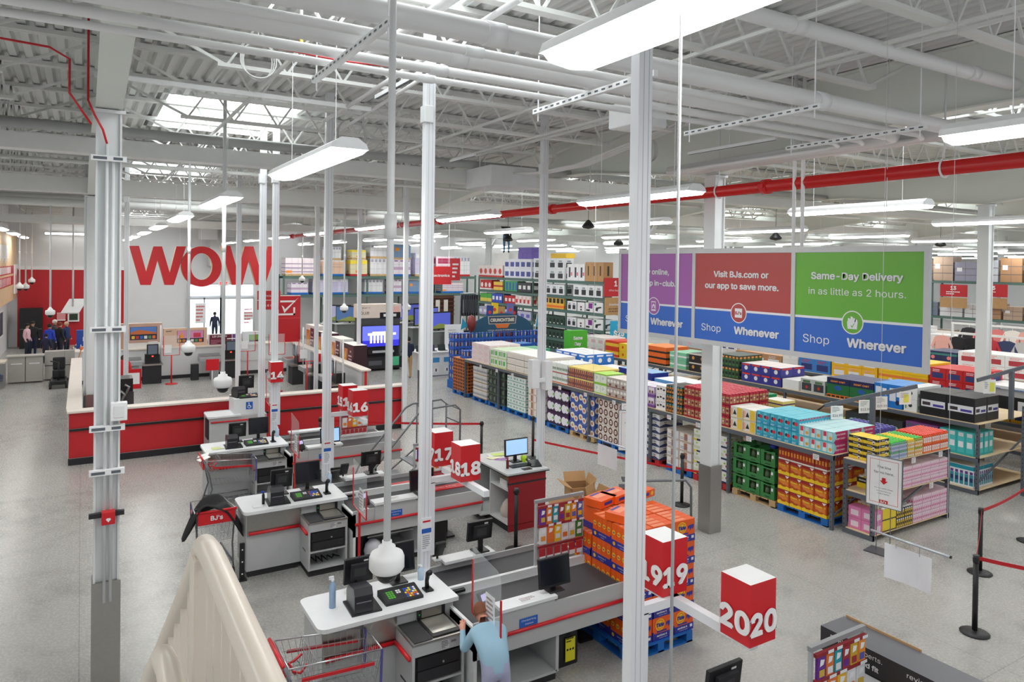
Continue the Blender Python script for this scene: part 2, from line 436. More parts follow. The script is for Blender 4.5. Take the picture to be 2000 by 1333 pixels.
for ri, (lx, nm) in enumerate(ROWS):
    for rx in ((5.6, 6.9, 7.1) if ri == 2 else (lx,)):
        q = MB(); q.box(rx-.02, rx+.02, .2, 43.5, 7.0, 7.035, jm); struct('ceiling_rail', q)
    for j, ly in enumerate(LY):
        x, yv = lx, ly
        if ri == 2: x, yv = (5.6, 1.7) if j == 0 else (6.9 if j == 1 else 7.1, ly+.7)
        if j == 0 and ri > 4: continue
        if lx > 40 and j > 6: continue
        if ri == 1 and j == 0: lab = 'big white strip light hanging closest overhead, above the pipe bundle'
        elif nm: lab = 'white strip light %s, %s one along that row' % (nm, ORD[j])
        else: lab = 'white strip light above the sales floor, row %s beyond the shelves, %s along' % (ORD[ri-4], ORD[j])
        pos = (x, yv, 5.74)
        if lp is None: lp = make_light(); lp.location = pos; lp['label'] = lab; lp['group'] = 'strip lights under the roof'
        else: dup(lp, pos, 0, lab)
# ---- pipe bundle along X with trapeze hangers
pipew = mat('pipe_white', (232, 232, 232), .38, noise=.01)
for nm, yv, r, dz, lab in (('first', 4.62, .085, 0, 'thick white pipe on the camera side of the pipe bundle'), ('s', 4.93, .035, 0, 'thin white pipe tucked between two thick bundle pipes'), ('t', 5.24, .085, 0, 'thick white pipe in the middle of the pipe bundle'),
                           ('u', 5.58, .04, 0, 'slim white pipe beside the thick middle bundle pipe'), ('v', 5.86, .03, 0, 'thinnest white pipe on the far side of the bundle')):
    q = MB(); z = 6.36+r
    xe = 9.2-(yv-4.6)*.35
    q.tube([(-3.2, yv, z), (xe-.35, yv, z), (xe-.1, yv+.1, z), (xe, yv+.35, z), (xe, 9.5 if r > .05 else 9.3, z)], r, pipew, 12)
    for xx in (2.6, 6.4): q.cyl((xx-.08, yv, z), (xx+.08, yv, z), r+.008, WHITE, 12)
    tag(q.build('ceiling_pipe_run'), lab, 'pipe', 'white pipes of the bundle')
for i, xx in enumerate((1.7, 3.95, 6.05, 7.86)):
    lab = ['slotted trapeze hanger at the column end of pipe bundle', 'second slotted trapeze hanger along the white pipe bundle', 'third slotted trapeze hanger, past the number pole', 'slotted trapeze hanger just before the pipes turn'][i]
    r = thing('trapeze_hanger', lab, 'pipe hanger', (xx, 5.25, 6.28), group='pipe bundle hangers')
    q = MB(); q.box(xx-.022, xx+.022, 4.35, 6.15, 6.28, 6.33, WHITE)
    for k in range(18): q.quad(frame((xx-.022, 4.4+k*.1, 6.305), (0, -1, 0)), -.025, .025, -.008, .008, GREYD, .002)
    q.build('channel', r)
    for yv in (4.42, 6.08):
        q = MB(); q.cyl((xx, yv, 6.2), (xx, yv, ZD-.03), .007, WHITE, 6); q.build('rod', r)
q = MB(); a = GZ(1380, 2, 7.0); q.tube([(2.5, 4.4, 7.0), (9.5, 4.3, 7.0), (14, 4.3, 7.0)], .075, pipew, 14); q.cyl((5.6, 4.35, 7), (5.75, 4.35, 7), .082, pipew, 14); q.cyl((8.6, 4.3, 7), (8.75, 4.3, 7), .082, pipew, 14)
tag(q.build('ceiling_pipe_run'), 'single thick white pipe high under the deck, above the bundle', 'pipe')
q = MB(); q.tube([(.6, 3.2, 6.62), (8.9, 3.2, 6.62)], .03, pipew, 8)
for (x1, y1), (x2, y2), r, lab in (((813, 124), (680, 207), .03, 'white conduit passing under the pipe bundle toward the deck seams'), ((790, 175), (700, 232), .025, 'thin white conduit below the bundle near the cable coils')):
    p1 = GZ(x1, y1, 6.95); p2 = GZ(x2, y2, 6.95)
    d = (p2-p1); q = MB(); q.cyl(p1-d*.9, p2+d*.5, r, pipew, 8); tag(q.build('conduit_run'), lab, 'conduit')
p1 = GZ(878, 0, 6.9); p2 = GZ(800, 44, 6.9); q = MB(); q.cyl((p1.x, p1.y-1, 6.9), (p1.x, p2.y+1.5, 6.9), .05, pipew, 10); tag(q.build('conduit_run'), 'thick white pipe running away under the deck above the bundle', 'pipe')
# Strut channels along Y
for (x1, y1), (x2, y2), z, lab in (((735, 190), (912, 142), 6.75, 'white strut channel with dark slot beyond the pipe bundle'), ((1345, 300), (1460, 262), 6.6, 'white cable strut beside the girder above the red pipe'), ((880, 465-150), (905, 300), 6.7, 'short white strut above the white service box')):
    p1 = GZ(x1, y1, z); p2 = GZ(x2, y2, z); q = MB(); q.bar((p1.x, p1.y, z), (p1.x, p2.y, z), .045, .045, WHITE); q.box(p1.x-.02, p1.x+.02, min(p1.y, p2.y), max(p1.y, p2.y), z-.024, z-.0225, GREYD)
    q.cyl((p1.x, (p1.y+p2.y)/2, z), (p1.x, (p1.y+p2.y)/2, ZD), .006, WHITE, 5)
    tag(q.build('strut_channel'), lab, 'strut')
q = MB()
p = GZ(240, 152, 6.95); q.bar((p.x-.3, p.y, 6.95), (p.x+3.2, p.y, 6.95), .05, .06, WHITE)
tag(q.build('strut_channel'), 'long white strut the camera pole hangs from, by the column', 'strut')
# coiled cables
for i, (x, y, z, r, lab) in enumerate(((505, 118, 7.05, .2, 'coil of white cable tied under the joist beyond the pipes'), (740, 236, 6.95, .27, 'coil of grey cable below the deck beside the dome pole'), (688, 265, 6.9, .27, 'lower coil of grey cable beside the lit strip light'), (1065, 300, 6.9, .25, 'cable coil hanging in front of the skylight'), (1268, 292, 6.9, .22, 'cable coil near the tall number pole top'))):
    p = GZ(x, y, z); q = MB(); n = 26
    for k in range(3): q.tube([(p.x+(r-.02*k)*math.cos(2*PI*t/n), p.y+.02*k, p.z+(r+.012*k)*math.sin(2*PI*t/n)) for t in range(n)], .008, M((206, 206, 204), .5), 5, closed=True)
    q.cyl((p.x, p.y+.02, p.z+r), (p.x, p.y+.02, ZD-.05), .006, WHITE, 5)
    tag(q.build('cable_coil'), lab, 'cable coil')
# white service boxes
for (x, y, Yv, sx, sy, sz, lab) in ((978, 350, 13.2, 1.1, 1.1, .42, 'white service box slung under the duct beyond the poles'), (1245, 228, 6.7, .5, .5, .3, 'white service box beside the girder and conduits')):
    p = GY(x, y, Yv); q = MB(); q.box(p.x-sx/2, p.x+sx/2, p.y-sy/2, p.y+sy/2, p.z-sz/2, p.z+sz/2, STEELW, bev=.015)
    for dx in (-sx/2+.04, sx/2-.04): q.cyl((p.x+dx, p.y, p.z), (p.x+dx, p.y, ZD), .008, WHITE, 5)
    tag(q.build('service_box'), lab, 'box')
# conduit bundle bending up from the box
q = MB()
for k in range(5):
    o = k*.06
    q.tube([(7.6+o, 12.6, 6.62), (7.9+o, 12.2, 6.62), (8.2+o, 11.2, 6.7), (8.9+o, 9.3, 7.25), (9.1+o, 8.6, 7.3), (9.2+o, 7.4, 7.3)], .02, pipew, 6)
tag(q.build('conduit_run'), 'five white conduits bending up beside the girder skylight', 'conduit')
# red pipe
RPX, RPZ = 9.27, 6.03
q = MB(); q.cyl((RPX, -1, RPZ), (RPX, 39.3, RPZ), .093, REDPIPE, 20)
rp = thing('fire_main', 'bright red fire main pipe running the length of the hall', 'pipe', (RPX, 20, RPZ-.1))
q.build('pipe', rp)
for yv in (7.62, 13.6, 19.6, 25.6, 31.6, 37.2):
    q = MB(); q.cyl((RPX, yv-.06, RPZ), (RPX, yv+.06, RPZ), .118, REDPIPE, 18); q.box(RPX-.15, RPX-.09, yv-.05, yv+.05, RPZ-.03, RPZ+.03, REDPIPE); q.build('coupling', rp)
for yv in (4.9, 8.6, 12.2, 15.9, 19.0, 22.6, 26.3, 30, 33.5, 36.4):
    q = MB(); n = 14
    q.tube([(RPX+.115*math.cos(t), yv, RPZ+.115*math.sin(t)+(.12 if False else 0)) for t in [PI/2+.5+(2*PI-1.0)*k/n for k in range(n+1)]], .013, WHITE, 6)
    q.tube([(RPX-.05, yv, RPZ+.1), (RPX, yv, RPZ+.24), (RPX, yv, ZD-.3)], .012, WHITE, 6); q.build('pipe_hanger', rp)
# thin red line on the roof
q = MB(); q.tube([(-3.2, 9.6, 7.06), (-.9, 8.9, 6.98), (-.3, 8.9, 6.95), (-.12, 8.88, 6.85), (-.12, 8.9, 6.5), (.08, 8.95, 6.2)], .012, REDP, 6)
tag(q.build('red_cable'), 'thin red cable sagging from the roof down onto the column', 'cable')
q = MB(); q.tube([(.6, 6.35, 6.62), (2.0, 6.4, 6.58), (3.0, 6.4, 6.62), (4.4, 6.45, 6.64), (6.0, 6.5, 6.66)], .008, REDP, 5); tag(q.build('red_cable'), 'thin red cable strung along the far edge of the bundle', 'cable')
p = GZ(588, 98, 6.7); q = MB(); q.cyl((p.x, p.y, 6.78), (p.x, p.y, ZD-.02), .014, WHITE, 6); q.cyl((p.x, p.y, 6.7), (p.x, p.y, 6.8), .022, M((190, 150, 60), .3, metal=.8), 8); q.tube([(p.x-.03, p.y, 6.7), (p.x-.035, p.y, 6.65), (p.x-.01, p.y, 6.6)], .006, WHITE, 5); q.tube([(p.x+.03, p.y, 6.7), (p.x+.035, p.y, 6.65), (p.x+.01, p.y, 6.6)], .006, WHITE, 5); q.cyl((p.x, p.y, 6.59), (p.x, p.y, 6.6), .025, WHITE, 10)
tag(q.build('sprinkler_head'), 'brass and white sprinkler head hanging past the pipe bundle', 'sprinkler')
# grey vertical streak close to the camera, built as a thin cylinder
p = ORI + P(1323, 500)*2.6
q = MB(); q.cyl((p.x, p.y, 0), (p.x, p.y, ZD), .006, M((168, 170, 172), .5), 8); tag(q.build('grey_streak'), 'thin grey vertical streak from floor to roof close to the stair rail', 'wire')
# ---- dome cameras on poles
def dome_cam(x, yv, z, lab, s=1.0, grp=None):
    r = thing('dome_camera', lab, 'security camera', (x, yv, z), group=grp)
    q = MB(); q.cyl((x, yv, z+.27*s), (x, yv, ZD-.03), .032*s, STEELW, 12)
    if True: q.cyl((x, yv, 4.9), (x, yv, 5.05), .038, STEELW, 12)
    q.build('drop_pole', r)
    q = MB(); q.lathe([(.0, .3*s), (.042*s, .3*s), (.045*s, .26*s), (.075*s, .25*s), (.08*s, .215*s), (.14*s, .19*s), (.155*s, .15*s), (.155*s, .065*s), (.13*s, .03*s), (.1*s, .02*s), (0, .02*s)], (x, yv, z), WHITE, 24); q.build('housing', r)
    q = MB(); q.lathe([(.098*s, .03*s), (.096*s, 0), (.08*s, -.04*s), (.05*s, -.065*s), (0, -.075*s)], (x, yv, z), mat('dome_smoke', (36, 36, 40), .08, noise=0), 20); q.build('dome', r)
    return r
dome_cam(1.645, 4.2, 2.8, 'big white dome camera on a pole hanging over the front register', .71)
dome_cam(*[v for v in (2.13, 13.3)], 2.5, 'white dome camera hanging before the red corral wall')
dome_cam(2.2, 18.6, 2.52, 'white dome camera hanging over the self checkout floor')
DC = [((98, 617), 30, 'white dome camera hanging over the crowd at the service desk'), ((38, 565), 38, 'small dome camera beside the wooden fascia panel'), ((50, 565), 40, 'small dome camera second from the wooden fascia'), ((62, 553), 44, 'small dome camera in front of the red wall corner'), ((590, 550), 36, 'small dome camera in front of the pallet racks'), ((672, 608), 27, 'small dome camera above the television tables'), ((794, 607), 24, 'small dome camera beside the red hanging electronics sign')]
for (x, y), dist, lab in DC:
    p = GY(x, y, dist); dome_cam(p.x, p.y, p.z, lab, 1.0)
p = GX(251, 573, 1.3); 
# black pendant speakers
for (x, y), d, lab in (((1149, 442), 24, 'black cone speaker hanging beyond the red pipe'), ((992, 468), 30, 'black round speaker hanging in front of the far wall'), ((1515, 465), 26, 'black speaker hanging above the three panel sign'), ((1837, 478), 30, 'black speaker hanging beyond the green sign panel'), ((1208, 476), 30, 'black speaker hanging by the braced column')):
    p = ORI + P(x, y)*d; q = MB(); q.lathe([(0, .22), (.05, .2), (.2, .02), (.22, -.02), (.18, -.06), (0, -.1)], p, BLACK, 16); q.cyl((p.x, p.y, p.z+.2), (p.x, p.y, ZD-.03), .008, BLACK, 5)
    tag(q.build('pendant_speaker'), lab, 'speaker')
# ---- HVAC boxes and ducts at the back wall
q = MB()
for (x0, y0, x1, y1, dep) in ((392, 438, 425, 468, 44), (410, 450, 440, 520, 45), (440, 440, 500, 462, 43.5)):
    a = GY(x0, y1, dep); b3 = GY(x1, y0, dep); q.box(a.x, b3.x, dep, dep+1.0, a.z, b3.z, M((206, 206, 204), .5))
tag(q.build('air_duct'), 'grey ventilation duct elbow high on the back wall', 'duct', kind='structure')
a = GY(598, 462, 44); b3 = GY(650, 442, 44); q = MB(); q.box(a.x, b3.x, 44, 45.5, a.z, b3.z, M((214, 214, 212), .5))
for k in range(8): q.box(a.x+.1+k*(b3.x-a.x-.2)/8, a.x+.1+(k+.55)*(b3.x-a.x-.2)/8, 43.98, 44, a.z+.15, b3.z-.1, M((70, 78, 74), .6))
q.box(a.x+.2, b3.x-.2, 44.2, 45.2, b3.z, 6.95, GREYL)
tag(q.build('air_handler'), 'boxy air handler with dark louvres above the television racks', 'air handler')

# ================================================================ THREE PANEL SIGN
SGX = 9.2
def sign3():
    yl, yr, z0, z1 = 11.1, 5.0, 3.45, 5.03
    r = thing('hanging_sign', 'wide three panel hanging sign in purple, red and green over blue', 'sign', (SGX, 8, z0))
    q = MB(); fr = M((196, 198, 200), .4)
    cuts = [11.06, 9.06, 7.02, 5.04]
    q.box(SGX-.03, SGX+.03, yr, yl, z1-.05, z1+.03, fr); q.box(SGX-.03, SGX+.03, yr, yl, z0-.03, z0+.05, fr)
    for c in cuts: q.box(SGX-.03, SGX+.03, c-.035, c+.035, z0+.05, z1-.05, fr)
    q.build('frame', r)
    q = MB()
    for yv in (6.9, 7.05, 5.6, 10.5): q.cyl((SGX, yv, z1+.02), (SGX, yv, ZD), .028 if 6 < yv < 8 else .004, WHITE, 8)
    q.build('hanging_rod', r)
    blue = mat('sign_blue', (52, 104, 196), .45, noise=0); wh = M((226, 228, 232), .5)
    for i, (c, l1, l2, b2, l3) in enumerate((((160, 96, 168), 'Buy online,', 'pick up in-club.', 'Wherever', 0), ((172, 74, 72), 'Visit BJs.com or', 'our app to save more.', 'Whenever', 0), ((104, 172, 60), 'Same-Day Delivery', 'in as little as 2 hours.', 'Wherever', 1))):
        ya, yb = cuts[i]-.035, cuts[i+1]+.035; wd = ya-yb; mid = z0+.05+.53
        T = FX(SGX-.012, (ya+yb)/2, z0+.05)
        q = MB(); hh = z1-z0-.1
        cm = mat('sign_panel_%d' % i, c, .45, noise=0)
        q.box(SGX-.012, SGX+.012, yb, ya, z0+.05, z1-.05, WHITE)
        q.quad(T, -wd/2, wd/2, 0, .515, blue); q.quad(T, -wd/2, wd/2, .55, hh, cm)
        q.quad(T, -wd/2, wd/2, .515, .55, wh)
        b1 = .012 if i == 2 else .0
        q.text(T, l1, 0, 1.13, .135, wh, .006, bold=.02, w=wd*.72 if i != 0 else wd*.5); q.text(T, l2, 0, .92, .135, wh, .006, bold=.02 if i < 2 else .0, w=wd*.9 if i == 1 else (wd*.82 if i == 2 else wd*.72))
        q.text(T, 'Shop', -wd*.31, .2, .17, wh, .006, w=wd*.28); q.text(T, b2, wd*.17, .215, .165, wh, .006, bold=.025, w=wd*.58)
        cx, cy = -.02, .5
        q.disc(T, cx, cy, .165, wh, .005, 28); q.disc(T, cx, cy, .15, cm, .006, 28)
        if i == 0:
            q.quad(T, cx-.06, cx+.06, cy-.09, cy+.09, wh, .008); q.quad(T, cx-.05, cx+.05, cy-.06, cy+.07, cm, .009)
            q.shape(T, [(cx-.035, cy-.04), (cx+.045, cy-.04), (cx+.045, cy+.01), (cx+.005, cy+.05), (cx-.035, cy+.01)], wh, .01); q.quad(T, cx-.012, cx+.022, cy-.04, cy, cm, .011)
        elif i == 1:
            q.quad(T, cx-.075, cx+.075, cy-.075, cy+.075, wh, .008); q.text(T, "BJ's", cx, cy, .07, cm, .01, bold=.02)
        else:
            q.shape(T, [(cx-.08, cy+.01), (cx-.07, cy-.09), (cx+.07, cy-.09), (cx+.08, cy+.01)], wh, .008)
            for dx, dy in ((-.05, .05), (-.01, .075), (.03, .055), (.055, .04)): q.shape(T, [(cx+dx-.022, cy+.01), (cx+dx+.022, cy+.01), (cx+dx+.018, cy+dy), (cx+dx-.014, cy+dy+.012)], wh, .008)
            q.shape(T, [(cx-.025, cy-.04), (cx-.012, cy-.04), (cx-.002, cy-.055), (cx+.025, cy-.01), (cx+.035, cy-.01), (cx, cy-.072), (cx-.006, cy-.072)], cm, .01)
        q.build('sign_panel', r)['label'] = ['purple and blue panel', 'red and blue panel', 'green and blue panel'][i]
sign3()

# ================================================================ LANE NUMBER POLES
alum = mat('white_aluminium', (232, 234, 238), .35, noise=0)
def lane_pole(x, yv, z0, nums, lab, boxes=True, top=ZD-.03, armx=.42):
    r = thing('lane_pole', lab, 'pole', (x, yv, z0), group='power poles at the lanes')
    q = MB(); q.box(x-.065, x+.065, yv-.05, yv+.05, z0, top, alum, bev=.006)
    for dx in (-.02, .03): q.box(x+dx-.003, x+dx+.003, yv-.052, yv-.05, z0+.1, top-.3, M((196, 198, 204), .4))
    q.build('post', r)
    q = MB(); q.box(x-.09, x+.03, yv-.08, yv+.06, 6.42, 6.62, STEELW, bev=.008); q.cyl((x-.03, yv, 6.62), (x-.03, yv, 6.8), .02, WHITE, 8); q.build('junction_box', r)
    if nums:
        q = MB(); z = 2.12
        q.box(x+.06, x+armx+.03, yv-.03, yv+.03, z-.03, z+.04, alum); q.box(x+.065, x+.125, yv-.03, yv+.03, z-.9, z-.02, alum)
        ax = x+armx
        ya = yv-.78 if len(nums) > 1 else yv-.1
        q.box(ax-.035, ax+.035, ya, yv+.34, z-.03, z+.04, alum); q.build('sign_arm', r)
        for n, ny in nums: number_box(ax, yv+ny, z, n)
    return r
def number_box(x, yv, z, n):
    r = thing('lane_number_box', 'red and white lane number box reading %s' % n, 'lane sign', (x, yv, z-.02), group='lane number boxes')
    q = MB(); s = .13; h = .43
    q.box(x-s, x+s, yv-s, yv+s, z+.045, z+.045+h, REDP, top=M((246, 246, 246), .5))
    wf = M((246, 244, 244), .5)
    for T in (FY(x, yv-s, z+.045), FX(x-s, yv, z+.045), frame((x+s, yv, z+.045), (0, 1, 0)), frame((x, yv+s, z+.045), (-1, 0, 0))):
        q.text(T, n, 0, .15, .2, wf, .003, bold=.03, w=.27)
    q.build('number_box', r)
lane_pole(3.6, 4.12, 1.0, (('20', -.72), ('19', .13)), 'white power pole closest to the stairs carrying number boxes 19 and 20')
lane_pole(3.55, 7.86, 1.0, (('18', -.25), ('17', .48)), 'white power pole on the front register counter with boxes 17 and 18')
lane_pole(3.6, 12.05, 1.0, (('16', -.38), ('15', .16)), 'white power pole on the second register counter with boxes 15 and 16')
lane_pole(3.56, 15.75, 1.0, (('14', -.05),), 'white power pole on the third register counter with box 14', armx=.02)
lane_pole(3.35, 15.75+.25, 1.0, (), 'bare white power pole beside the box 14 pole')
for (x, y, z, lab) in ((464, 760, 1.0, 'white pole rising beside the accessible checkout'), (1055, 905, 1.05, 'white power pole at the red sided desk')):
    p = GZ(x, y, z); lane_pole(p.x, p.y, z, (), lab)
for (x, y, dist, lab) in ((168, 740, 22.0, 'white pole inside the corral beside the coin machine'), (246, 700, 24, 'slim white pole by the television boxes'), (700, 720, 25, 'white pole among the televisions beyond the corral'), (790, 740, 19, 'white pole by the end of the red corral wall'), (617, 730, 24, 'white pole behind the self checkout machines')):
    p = GY(x, y, dist); lane_pole(p.x, p.y, 0 if p.z < .3 else 0.0, (), lab)
# ================================================================ CHECKOUT ISLANDS
def rrect(x0, x1, y0, y1, r, corners=(1, 1, 1, 1), n=5):
    pts = []
    for (cx, cy, a0, on) in ((x0+r, y0+r, PI, corners[0]), (x1-r, y0+r, 1.5*PI, corners[1]), (x1-r, y1-r, 0, corners[2]), (x0+r, y1-r, .5*PI, corners[3])):
        if on: pts += [(cx+r*math.cos(a0+PI/2*i/n), cy+r*math.sin(a0+PI/2*i/n)) for i in range(n+1)]
        else: pts.append((x0 if cx < (x0+x1)/2 else x1, y0 if cy < (y0+y1)/2 else y1))
    return pts
lamw = M((232, 234, 236), .35)
def island(y0, lab, sg=True, full=True, xr=5.8):
    r = thing('checkout_counter', lab, 'checkout counter', (3.6, y0, 0), group='checkout counters')
    q = MB(); q.box(2.13, 3.62, y0, y0+.68, .09, .955, GREYL); q.box(2.135, 2.94, y0-.012, y0, .86, .955, STAIN); q.box(2.135, 2.94, y0-.01, y0, .62, .86, STAIN); q.box(2.16, 2.9, y0+.02, y0+.66, 0, .09, BLACKM)
    q.build('register_base', r)
    q = MB(); q.tube([(2.16, y0-.03, .66), (2.9, y0-.03, .66)], .024, REDP, 8); q.build('bumper', r)
    q = MB(); q.prism(rrect(2.08, 3.66, y0-.06, y0+.75, .09, (1, 0, 0, 1)), .955, 1.0, lamw); q.build('countertop', r)
    # scanner cabinet
    q = MB(); ya = y0-.46
    for x in (2.945, 3.515): q.box(x-.015, x+.015, ya, y0-.001, .1, .80, GREYL)
    q.box(2.96, 3.5, ya, y0-.001, .68, .80, GREYL); q.box(2.96, 3.5, y0-.02, y0-.001, .1, .68, GREYL)
    for z in (.1, .36): q.box(2.96, 3.5, ya+.005, y0-.02, z, z+.025, GREYL)
    q.box(2.95, 3.51, ya+.04, y0, 0, .1, BLACKM)
    T = FY(3.23, ya, .74); q.quad(T, .02, .12, -.045, .045, M((212, 212, 214), .5)); q.scribble(T, .025, .115, -.04, .04, BLACKM, 5, .005); q.quad(T, .14, .2, .0, .025, M((120, 120, 122), .5))
    q.quad(FX(2.93, y0-.22, .36), -.07, .1, -.012, .012, BLACK, .002)
    cab = q.build('scanner_cabinet', r)
    q = MB(); q.box(2.97, 3.49, ya+.015, y0-.05, .4, .665, BLACK); q.box(2.99, 3.47, ya-.004, ya+.015, .41, .52, BLACKM); q.box(2.99, 3.47, ya, ya+.015, .53, .66, M((28, 28, 32), .3)); q.cyl((3.28, ya, .565), (3.28, ya-.012, .565), .011, CHROME, 8); q.build('cash_drawer', cab, world=True)
    q = MB()
    q.box(2.93, 3.53, ya-.012, y0+.0, .80, .822, STAIN)
    q.box(2.955, 3.16, ya+.01, y0-.01, .822, .828, M((46, 46, 48), .7))
    q.box(3.175, 3.505, ya+.03, y0-.03, .822, .835, BLACK); q.box(3.2, 3.48, ya+.09, y0-.04, .835, .838, M((170, 168, 160), .12, metal=.6))
    q.box(3.175, 3.505, y0-.03, y0+.06, .835, .95, BLACK); q.quad(FY(3.34, y0-.031, .89), -.12, .12, -.045, .045, M((150, 148, 140), .15, metal=.5), .002)
    q.quad(FY(3.34, y0-.031, .89), -.155, -.14, -.01, .005, M((40, 220, 90), .4), .003); q.build('scanner', r)
    q = MB(); q.tube([(2.915, y0-.02, .66), (2.915, ya+.03, .66)], .024, REDP, 8); q.build('bumper', r)
    # belts
    yf, yd, yb = y0-.58, y0+.25, y0+.95
    xl = 3.58
    q = MB()
    q.box(xl, xr, yf, yf+.025, .53, .93, GREYL); q.box(xl, xr, yf+.025, yd, .62, .855, GREYL); q.box(xl, xl+.04, yf, yd, .1, .88, STEELW)
    q.box(xl, xl+1.1, yf+.03, yd, .09, .12, GREYL); q.box(xl+1.08, xl+1.12, yf+.03, yd, .1, .62, GREYL); q.box(xl+.02, xl+1.08, yf+.2, yd, .4, .42, GREYL)
    q.box(xl+.02, xl+1.1, yf+.06, yb, 0, .09, BLACKM); q.box(xl, xl+1.1, yd-.02, yd, .12, .62, GREYL)
    q.build('belt_housing', r)
    q = MB(); q.box(xl+.06, xr-.06, yf+.05, yd-.04, .855, .87, RUBBER); q.build('conveyor_belt', r)
    q = MB(); q.box(xl+.1, xr-.05, yd, yd+.05, .8, .955, STEELW); q.box(xl+.1, xl+.3, yd-.05, yd+.1, .9, .93, BLACK); q.build('divider_rail', r)
    q = MB(); q.box(xl, xr, yb-.025, yb, .53, .93, GREYL); q.box(xl, xr, yd+.05, yb-.025, .62, .855, GREYL); q.box(xl, xl+1.1, yb-.03, yb-.005, .09, .53, GREYL); q.build('belt_housing', r)
    q = MB(); q.box(xl+.06, xr-.06, yd+.09, yb-.05, .855, .87, RUBBER); q.build('conveyor_belt', r)
    for yy, sgn in ((yf, -1), (yb, 1)):
        q = MB(); q.tube([(xl+.02, yy+sgn*.025, .73), (xr+.02, yy+sgn*.025, .73)], .022, REDP, 8); q.build('bumper', r)
        q = MB()
        q.box(3.9, 4.62, min(yy, yy-sgn*.16, yy+sgn*.05), max(yy, yy-sgn*.16, yy+sgn*.05), .985, 1.02, lamw)
        q.box(3.92, 4.6, yy-.012 if sgn > 0 else yy-.02, yy+.02 if sgn > 0 else yy+.012, .74, .985, GREYL)
        if sgn < 0:
            T = FY(4.25, yy-.02, .8); q.quad(T, -.12, .12, -.045, .055, mat('sign_blue2', (36, 96, 190), .4), .004); q.text(T, 'Checkwriting', .0, .025, .028, WHITE, .006, w=.2); q.text(T, 'Platform', .01, -.015, .028, WHITE, .006)
            q.quad(FT(4.28, yy+.05, 1.02), -.12, .12, -.05, .05, WHITE, .003); q.scribble(FT(4.28, yy+.05, 1.02), -.1, .1, -.04, .04, M((150, 120, 130), .5), 3, .005)
        q.build('check_ledge', r)
    for lx in (xr-.32,):
        q = MB(); q.box(lx-.06, lx+.06, yd-.1, yd+.1, 0, .62, BLACK); q.build('leg', r)
        q = MB(); q.box(lx-.1, lx+.1, yd-.3, yd+.3, 0, .03, BLACK); q.build('foot', r)
    return r
ISL = (7.2, 11.12, 14.92)
NAMES = ('the front checkout', 'the middle checkout', 'the third checkout')
island(7.2, 'grey checkout counter with twin black belts beside the detergent pallet')
island(11.12, 'grey checkout counter with twin belts in the middle of the three')
island(14.92, 'grey checkout counter with twin belts closest to the red corral wall', xr=5.9)
island(3.3, 'grey checkout counter at lane 20 mostly below the view', xr=4.9)

def monitor(x, yv, z, wd, ht, facing, lab, tilt=.12, stand=.14, screen=None, group='checkout monitors', cat='monitor'):
    # facing -1: screen toward -Y, +1: toward +Y
    r = thing('monitor', lab, cat, (x, yv, z), 0 if facing < 0 else PI, group)
    q = MB(); q.T = Matrix.Translation((0, 0, stand)) @ Matrix.Rotation(-tilt, 4, 'X')
    q.box(-wd/2, wd/2, -.03, .012, 0, ht, BLACK, bev=.006)
    sm = screen or mat('screen_off', (24, 28, 36), .12, noise=0)
    q.quad(FY(0, -.03, 0), -wd/2+.02, wd/2-.02, .03, ht-.02, sm, .003)
    q.box(-wd*.3, wd*.3, .012, .05, ht*.2, ht*.8, BLACKM); q.quad(frame((0, .05, ht*.5), (-1, 0, 0)), -.07, .07, -.05, .05, M((60, 60, 62), .5)); q.quad(frame((0, .012, 0), (-1, 0, 0)), wd*.15, wd*.3, ht-.05, ht-.03, M((230, 230, 230), .4))
    q.build('screen', r, world=False)
    q = MB(); q.box(-.03, .03, .015, .05, 0, stand+ht*.4, BLACK); q.build('stand', r, world=False)
    q = MB(); q.box(-.1, .1, -.07, .11, 0, .018, BLACK, bev=.005); q.build('base', r, world=False)
    return r
def printer(x, yv, z, lab, rz=-.05):
    r = thing('receipt_printer', lab, 'printer', (x, yv, z), rz, 'receipt printers')
    q = MB(); q.box(-.13, .2, -.17, .2, 0, .02, BLACK); q.build('base', r, world=False)
    q = MB(); pts = [(-.16, .02), (.16, .02), (.17, .15), (.1, .24), (-.12, .27), (-.16, .2)]
    q.prism([(-p[0], p[1]) for p in pts], -.1, .1, M((40, 40, 46), .3), T=Matrix(((0, 0, 1, 0), (-1, 0, 0, 0), (0, 1, 0, 0), (0, 0, 0, 1))))
    q.build('body', r, world=False)
    q = MB(); q.box(-.08, .08, -.171, -.165, .13, .14, M((120, 120, 130), .3)); q.box(.03, .08, -.1, -.09, .245, .25, M((70, 110, 220), .3)); q.build('paper_slot', r, world=False)
def keyboard(x, yv, z, lab):
    r = thing('register_keyboard', lab, 'keyboard', (x, yv, z), .0, 'register keyboards')
    q = MB(); q.prism([(-.15, 0), (.13, 0), (.13, .07), (.1, .075), (-.15, .03)], -.22, .22, BLACKM, T=Matrix(((0, 0, 1, 0), (1, 0, 0, 0), (0, 1, 0, 0), (0, 0, 0, 1)))); q.build('case', r, world=False)
    q = MB(); T = frame((0, -.02, .05), (1, 0, 0), (0, .985, .172)); cols = [(90, 180, 60), (226, 96, 40), (236, 236, 236), (240, 220, 60), (50, 90, 190), (60, 60, 64), (60, 60, 64)]
    for i in range(13):
        for j in range(5):
            c = cols[0] if 1 <= i <= 3 and j > 0 else (cols[2] if 5 <= i <= 6 and j > 2 else (cols[rnd.choice((1, 2, 3, 4, 4))] if i >= 8 else cols[5]))
            q.quad(T, -.19+i*.029, -.166+i*.029, -.1+j*.035, -.072+j*.035, M(c, .4), .004)
    q.build('keys', r, world=False)
